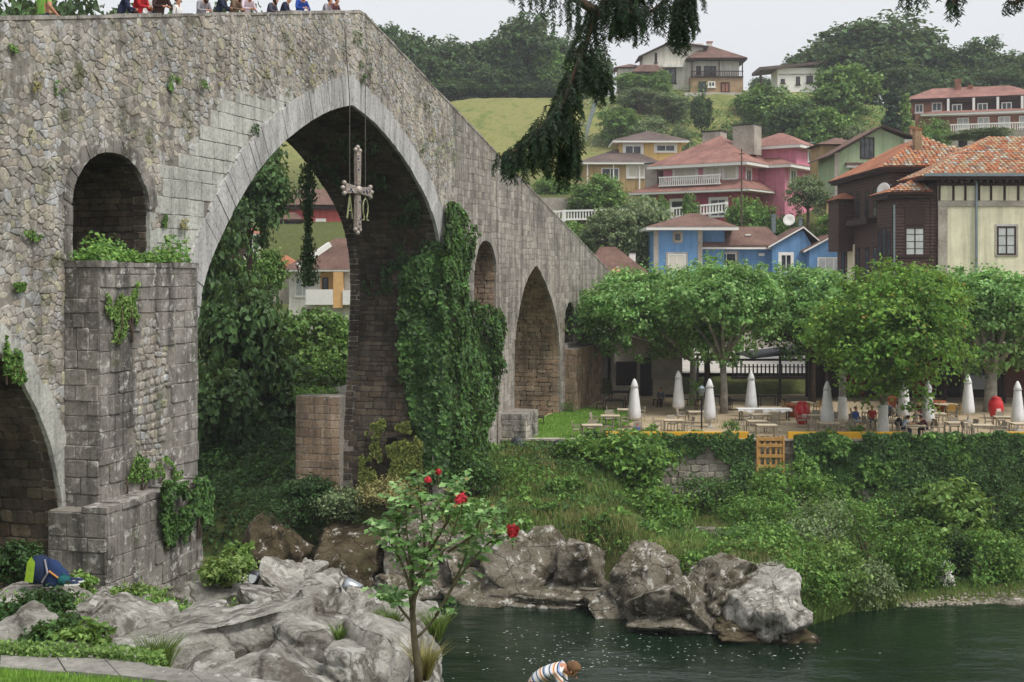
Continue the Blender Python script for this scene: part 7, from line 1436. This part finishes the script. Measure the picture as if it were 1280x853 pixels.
for j, (a, b, c, d, dy) in enumerate(ends):
    pts = smooth_pts([tuple(RP(*a)), tuple(RP(*b, dy*.4)), tuple(RP(*c, dy*.8)), tuple(RP(*d, dy))], 5); mb = MB(); mb.tube(pts, [.016-.012*i/len(pts) for i in range(len(pts))], 6); mb.build('cane', M_rstem, e, True); tips.append(Vector(pts[-1]))
    for q in range(27):
        i = r_.randrange(6, len(pts)); c0 = Vector(pts[i]); dr = Vector((r_.gauss(0, 1), r_.gauss(0, 1), r_.gauss(.25, .6))).normalized(); L = r_.uniform(.10, .2)
        for k in range(5):                                      # a compound leaf: five leaflets along a rachis
            pp = c0+dr*L*(.35+.16*k); sd_ = dr.cross(Vector((0, 0, 1))).normalized()*(1 if k % 2 else -1) if k < 4 else Vector((0, 0, 0)); LP.append(pp+sd_*.026); LT.append(dr*.5+sd_ if k < 4 else dr); LN.append(Vector((r_.gauss(0, .3), r_.gauss(-.3, .3), 1)).normalized())
lm = leaf_mesh('leaves', [tuple(x) for x in LP], [tuple(x) for x in LN], np.array([r_.uniform(.048, .09) for _ in LP]), L_rose, e, aspect=.72, fold=.1, T=np.array([tuple(x) for x in LT]))
for (px, py, dy, s_) in ((577, 625, -.15, 1.0), (641, 664, 0, 1.0), (499, 641, .2, .75), (535, 600, .1, .55), (548, 590, .1, .5)):
    c = RP(px, py, dy); P, Nn = [], []
    for q in range(34):
        a = q*2.4; u_ = q/34; d = Vector((math.cos(a)*(.25+u_), math.sin(a)*(.25+u_), 1.05-u_*.9)).normalized(); d = Vector((math.cos(a)*math.sqrt(1-(1-1.7*u_)**2), math.sin(a)*math.sqrt(1-(1-1.7*u_)**2), 1-1.7*u_)); P.append(c+d*.05*s_*r_.uniform(.8, 1.1)); Nn.append((d+Vector((r_.gauss(0, .35), r_.gauss(0, .35), r_.gauss(0, .35)))).normalized())
    leaf_mesh('bloom', [tuple(x) for x in P], [tuple(x) for x in Nn], .066*s_, M_petal, e, aspect=1.0, fold=-.12, T=np.tile([0.05, 0.03, 1.], (34, 1))); MB().tube([c-Vector((0, 0, .16)), c-Vector((0, 0, .02))], [.005, .007], 5).build('bloom_stalk', M_rstem, e)

# ------------------------------------------------------------------ conifer boughs hanging into the top of the picture
L_ndl = leaf('conifer_needle', '#16261a', '#22382a', '#31492f', 4, .15, .55, tips='#4a6636')
e = empty('conifer_tree', (7.5, 7.2, -4), 0, 'dark conifer whose drooping boughs hang into the top of the picture', 'tree'); MB().tube([(0, 0, 0), (0, .1, 4), (-.1, .1, 8), (-.1, .1, 11)], [.45, .36, .26, .12], 10).build('trunk', M_bark, e, True)
CY = 9.0; M_twig = plain('conifer_twig', '#2e2a22', .9, .2)
def bough(path, Yb, strands, slen, seed, width, dens=1.0):
    r_ = random.Random(seed); pts = [Vector(q) for q in smooth_pts([tuple(at(px, py, Yb+dy)-e.location) for px, py, dy in path], 6)]; mb = MB(); n = len(pts); mb.tube(pts, [.03*(1-i/n)+.006 for i in range(n)], 6); mb.build('bough', M_bark, e, True); P, Nn, T = [], [], []; tw = MB()
    for q in range(strands):
        i = int((q+r_.random())/strands*(n-1)); c = pts[i].lerp(pts[i+1], r_.random()); tap = min(1, .45+.9*min(i/n*3, (1-i/n)*2.2)); a = r_.uniform(0, 6.28); o_ = Vector((math.cos(a), math.sin(a)*.8, r_.uniform(-.3, .35)))*width*r_.random()**.5*tap; L = slen*r_.uniform(.45, 1.15)*tap; p1 = c+o_*.6+Vector((0, 0, .02)); p2 = c+o_-Vector((0, 0, L*.45)); p3 = c+o_*1.12-Vector((0, 0, L)); tw.tube([c, p1, p2, p3], [.003, .0025, .002, .001], 4, cap=False)
        m_ = int(85*L/.3*dens)
        for k in range(m_):
            u_ = k/m_; b = p1.lerp(p2, u_*2) if u_ < .5 else p2.lerp(p3, u_*2-1); ax = (p2-p1 if u_ < .5 else p3-p2).normalized(); sd_ = Vector((r_.gauss(0, 1), r_.gauss(0, 1), r_.gauss(0, .6))); sd_ = (sd_-ax*sd_.dot(ax)).normalized(); d = (sd_*.8+ax*.75).normalized(); P.append(b+d*.014); T.append(d); Nn.append(d.cross(ax+Vector((.01, .02, .03))).normalized())
    tag(tw.build('twigs', M_twig, e), kind='stuff'); leaf_mesh('needles', [tuple(x) for x in P], [tuple(x) for x in Nn], np.array([r_.uniform(.026, .048) for _ in P]), L_ndl, e, aspect=.17, fold=.02, T=np.array([tuple(x) for x in T]))
bough([(905, -60, .3), (830, -45, .2), (775, -20, .1), (748, 15, 0), (732, 55, 0), (716, 95, -.05), (702, 135, -.1), (692, 165, -.1)], CY, 250, .2, 1, .14)
bough([(716, 95, 0), (695, 140, -.1), (672, 165, -.15), (650, 185, -.15), (626, 198, -.15)], CY, 150, .22, 12, .11); bough([(706, 120, 0), (714, 155, .05), (712, 185, .1), (704, 200, .1)], CY, 100, .26, 3, .09); bough([(700, 130, 0), (688, 160, .05), (680, 190, .1)], CY, 60, .25, 14, .08)
bough([(726, 70, 0), (738, 82, .05), (750, 92, .1), (758, 100, .1)], CY, 80, .2, 2, .1); bough([(745, 15, 0), (700, -15, -.1), (660, -38, -.1), (638, -50, 0)], CY, 60, .28, 4, .12); bough([(820, -60, .2), (800, -20, .15), (788, 5, .1), (775, 28, .1)], CY+.2, 110, .22, 5, .12); bough([(880, -60, .3), (862, -15, .3), (850, 15, .3), (850, 45, .3)], CY+.3, 150, .2, 6, .12); bough([(790, -50, .1), (765, -25, .1), (778, 10, .1), (805, 18, .1), (835, 0, .1)], CY, 140, .19, 7, .12)
bough([(1200, -80, 0), (1170, -30, 0), (1150, -8, 0), (1128, 0, 0)], CY-.5, 34, .1, 9, .07); bough([(1230, -80, 0), (1205, -30, 0), (1195, -5, 0), (1188, 12, 0)], CY-.5, 34, .13, 10, .07); bough([(1330, -60, 0), (1300, -20, 0), (1272, 2, 0), (1262, 4, 0)], CY-.5, 30, .1, 11, .07)
for a, b in (((905, -60, CY+.3), 6.2), ((880, -60, CY+.6), 6.3), ((820, -60, CY+.4), 6.2), ((1230, -80, CY-.5), 6.6), ((1330, -60, CY-.5), 6.5), ((1200, -80, CY-.5), 6.6), ((790, -50, CY+.1), 6.3), ((638, -50, CY), 6.2)):
    q = at(*a)-e.location; s0 = Vector((-.1, .1, b)); MB().tube([s0, s0.lerp(q, .5)+Vector((0, 0, .35)), q], [.08, .055, .03], 6).build('limb', M_bark, e, True)
# ------------------------------------------------------------------ air: slight summer haze over the valley
m = bpy.data.materials.new('haze'); m.use_nodes = True; t = m.node_tree; t.nodes.clear(); out = t.nodes.new('ShaderNodeOutputMaterial'); vp = t.nodes.new('ShaderNodeVolumePrincipled')
vp.inputs['Color'].default_value = (.92, .94, 1, 1); vp.inputs['Density'].default_value = .0003; vp.inputs['Anisotropy'].default_value = .1; t.links.new(vp.outputs[0], out.inputs['Volume'])
hz = MB().box(-430, 430, -70, 910, -22, 95).build('haze', m); tag(hz, 'thin pale haze in the valley air', kind='stuff')
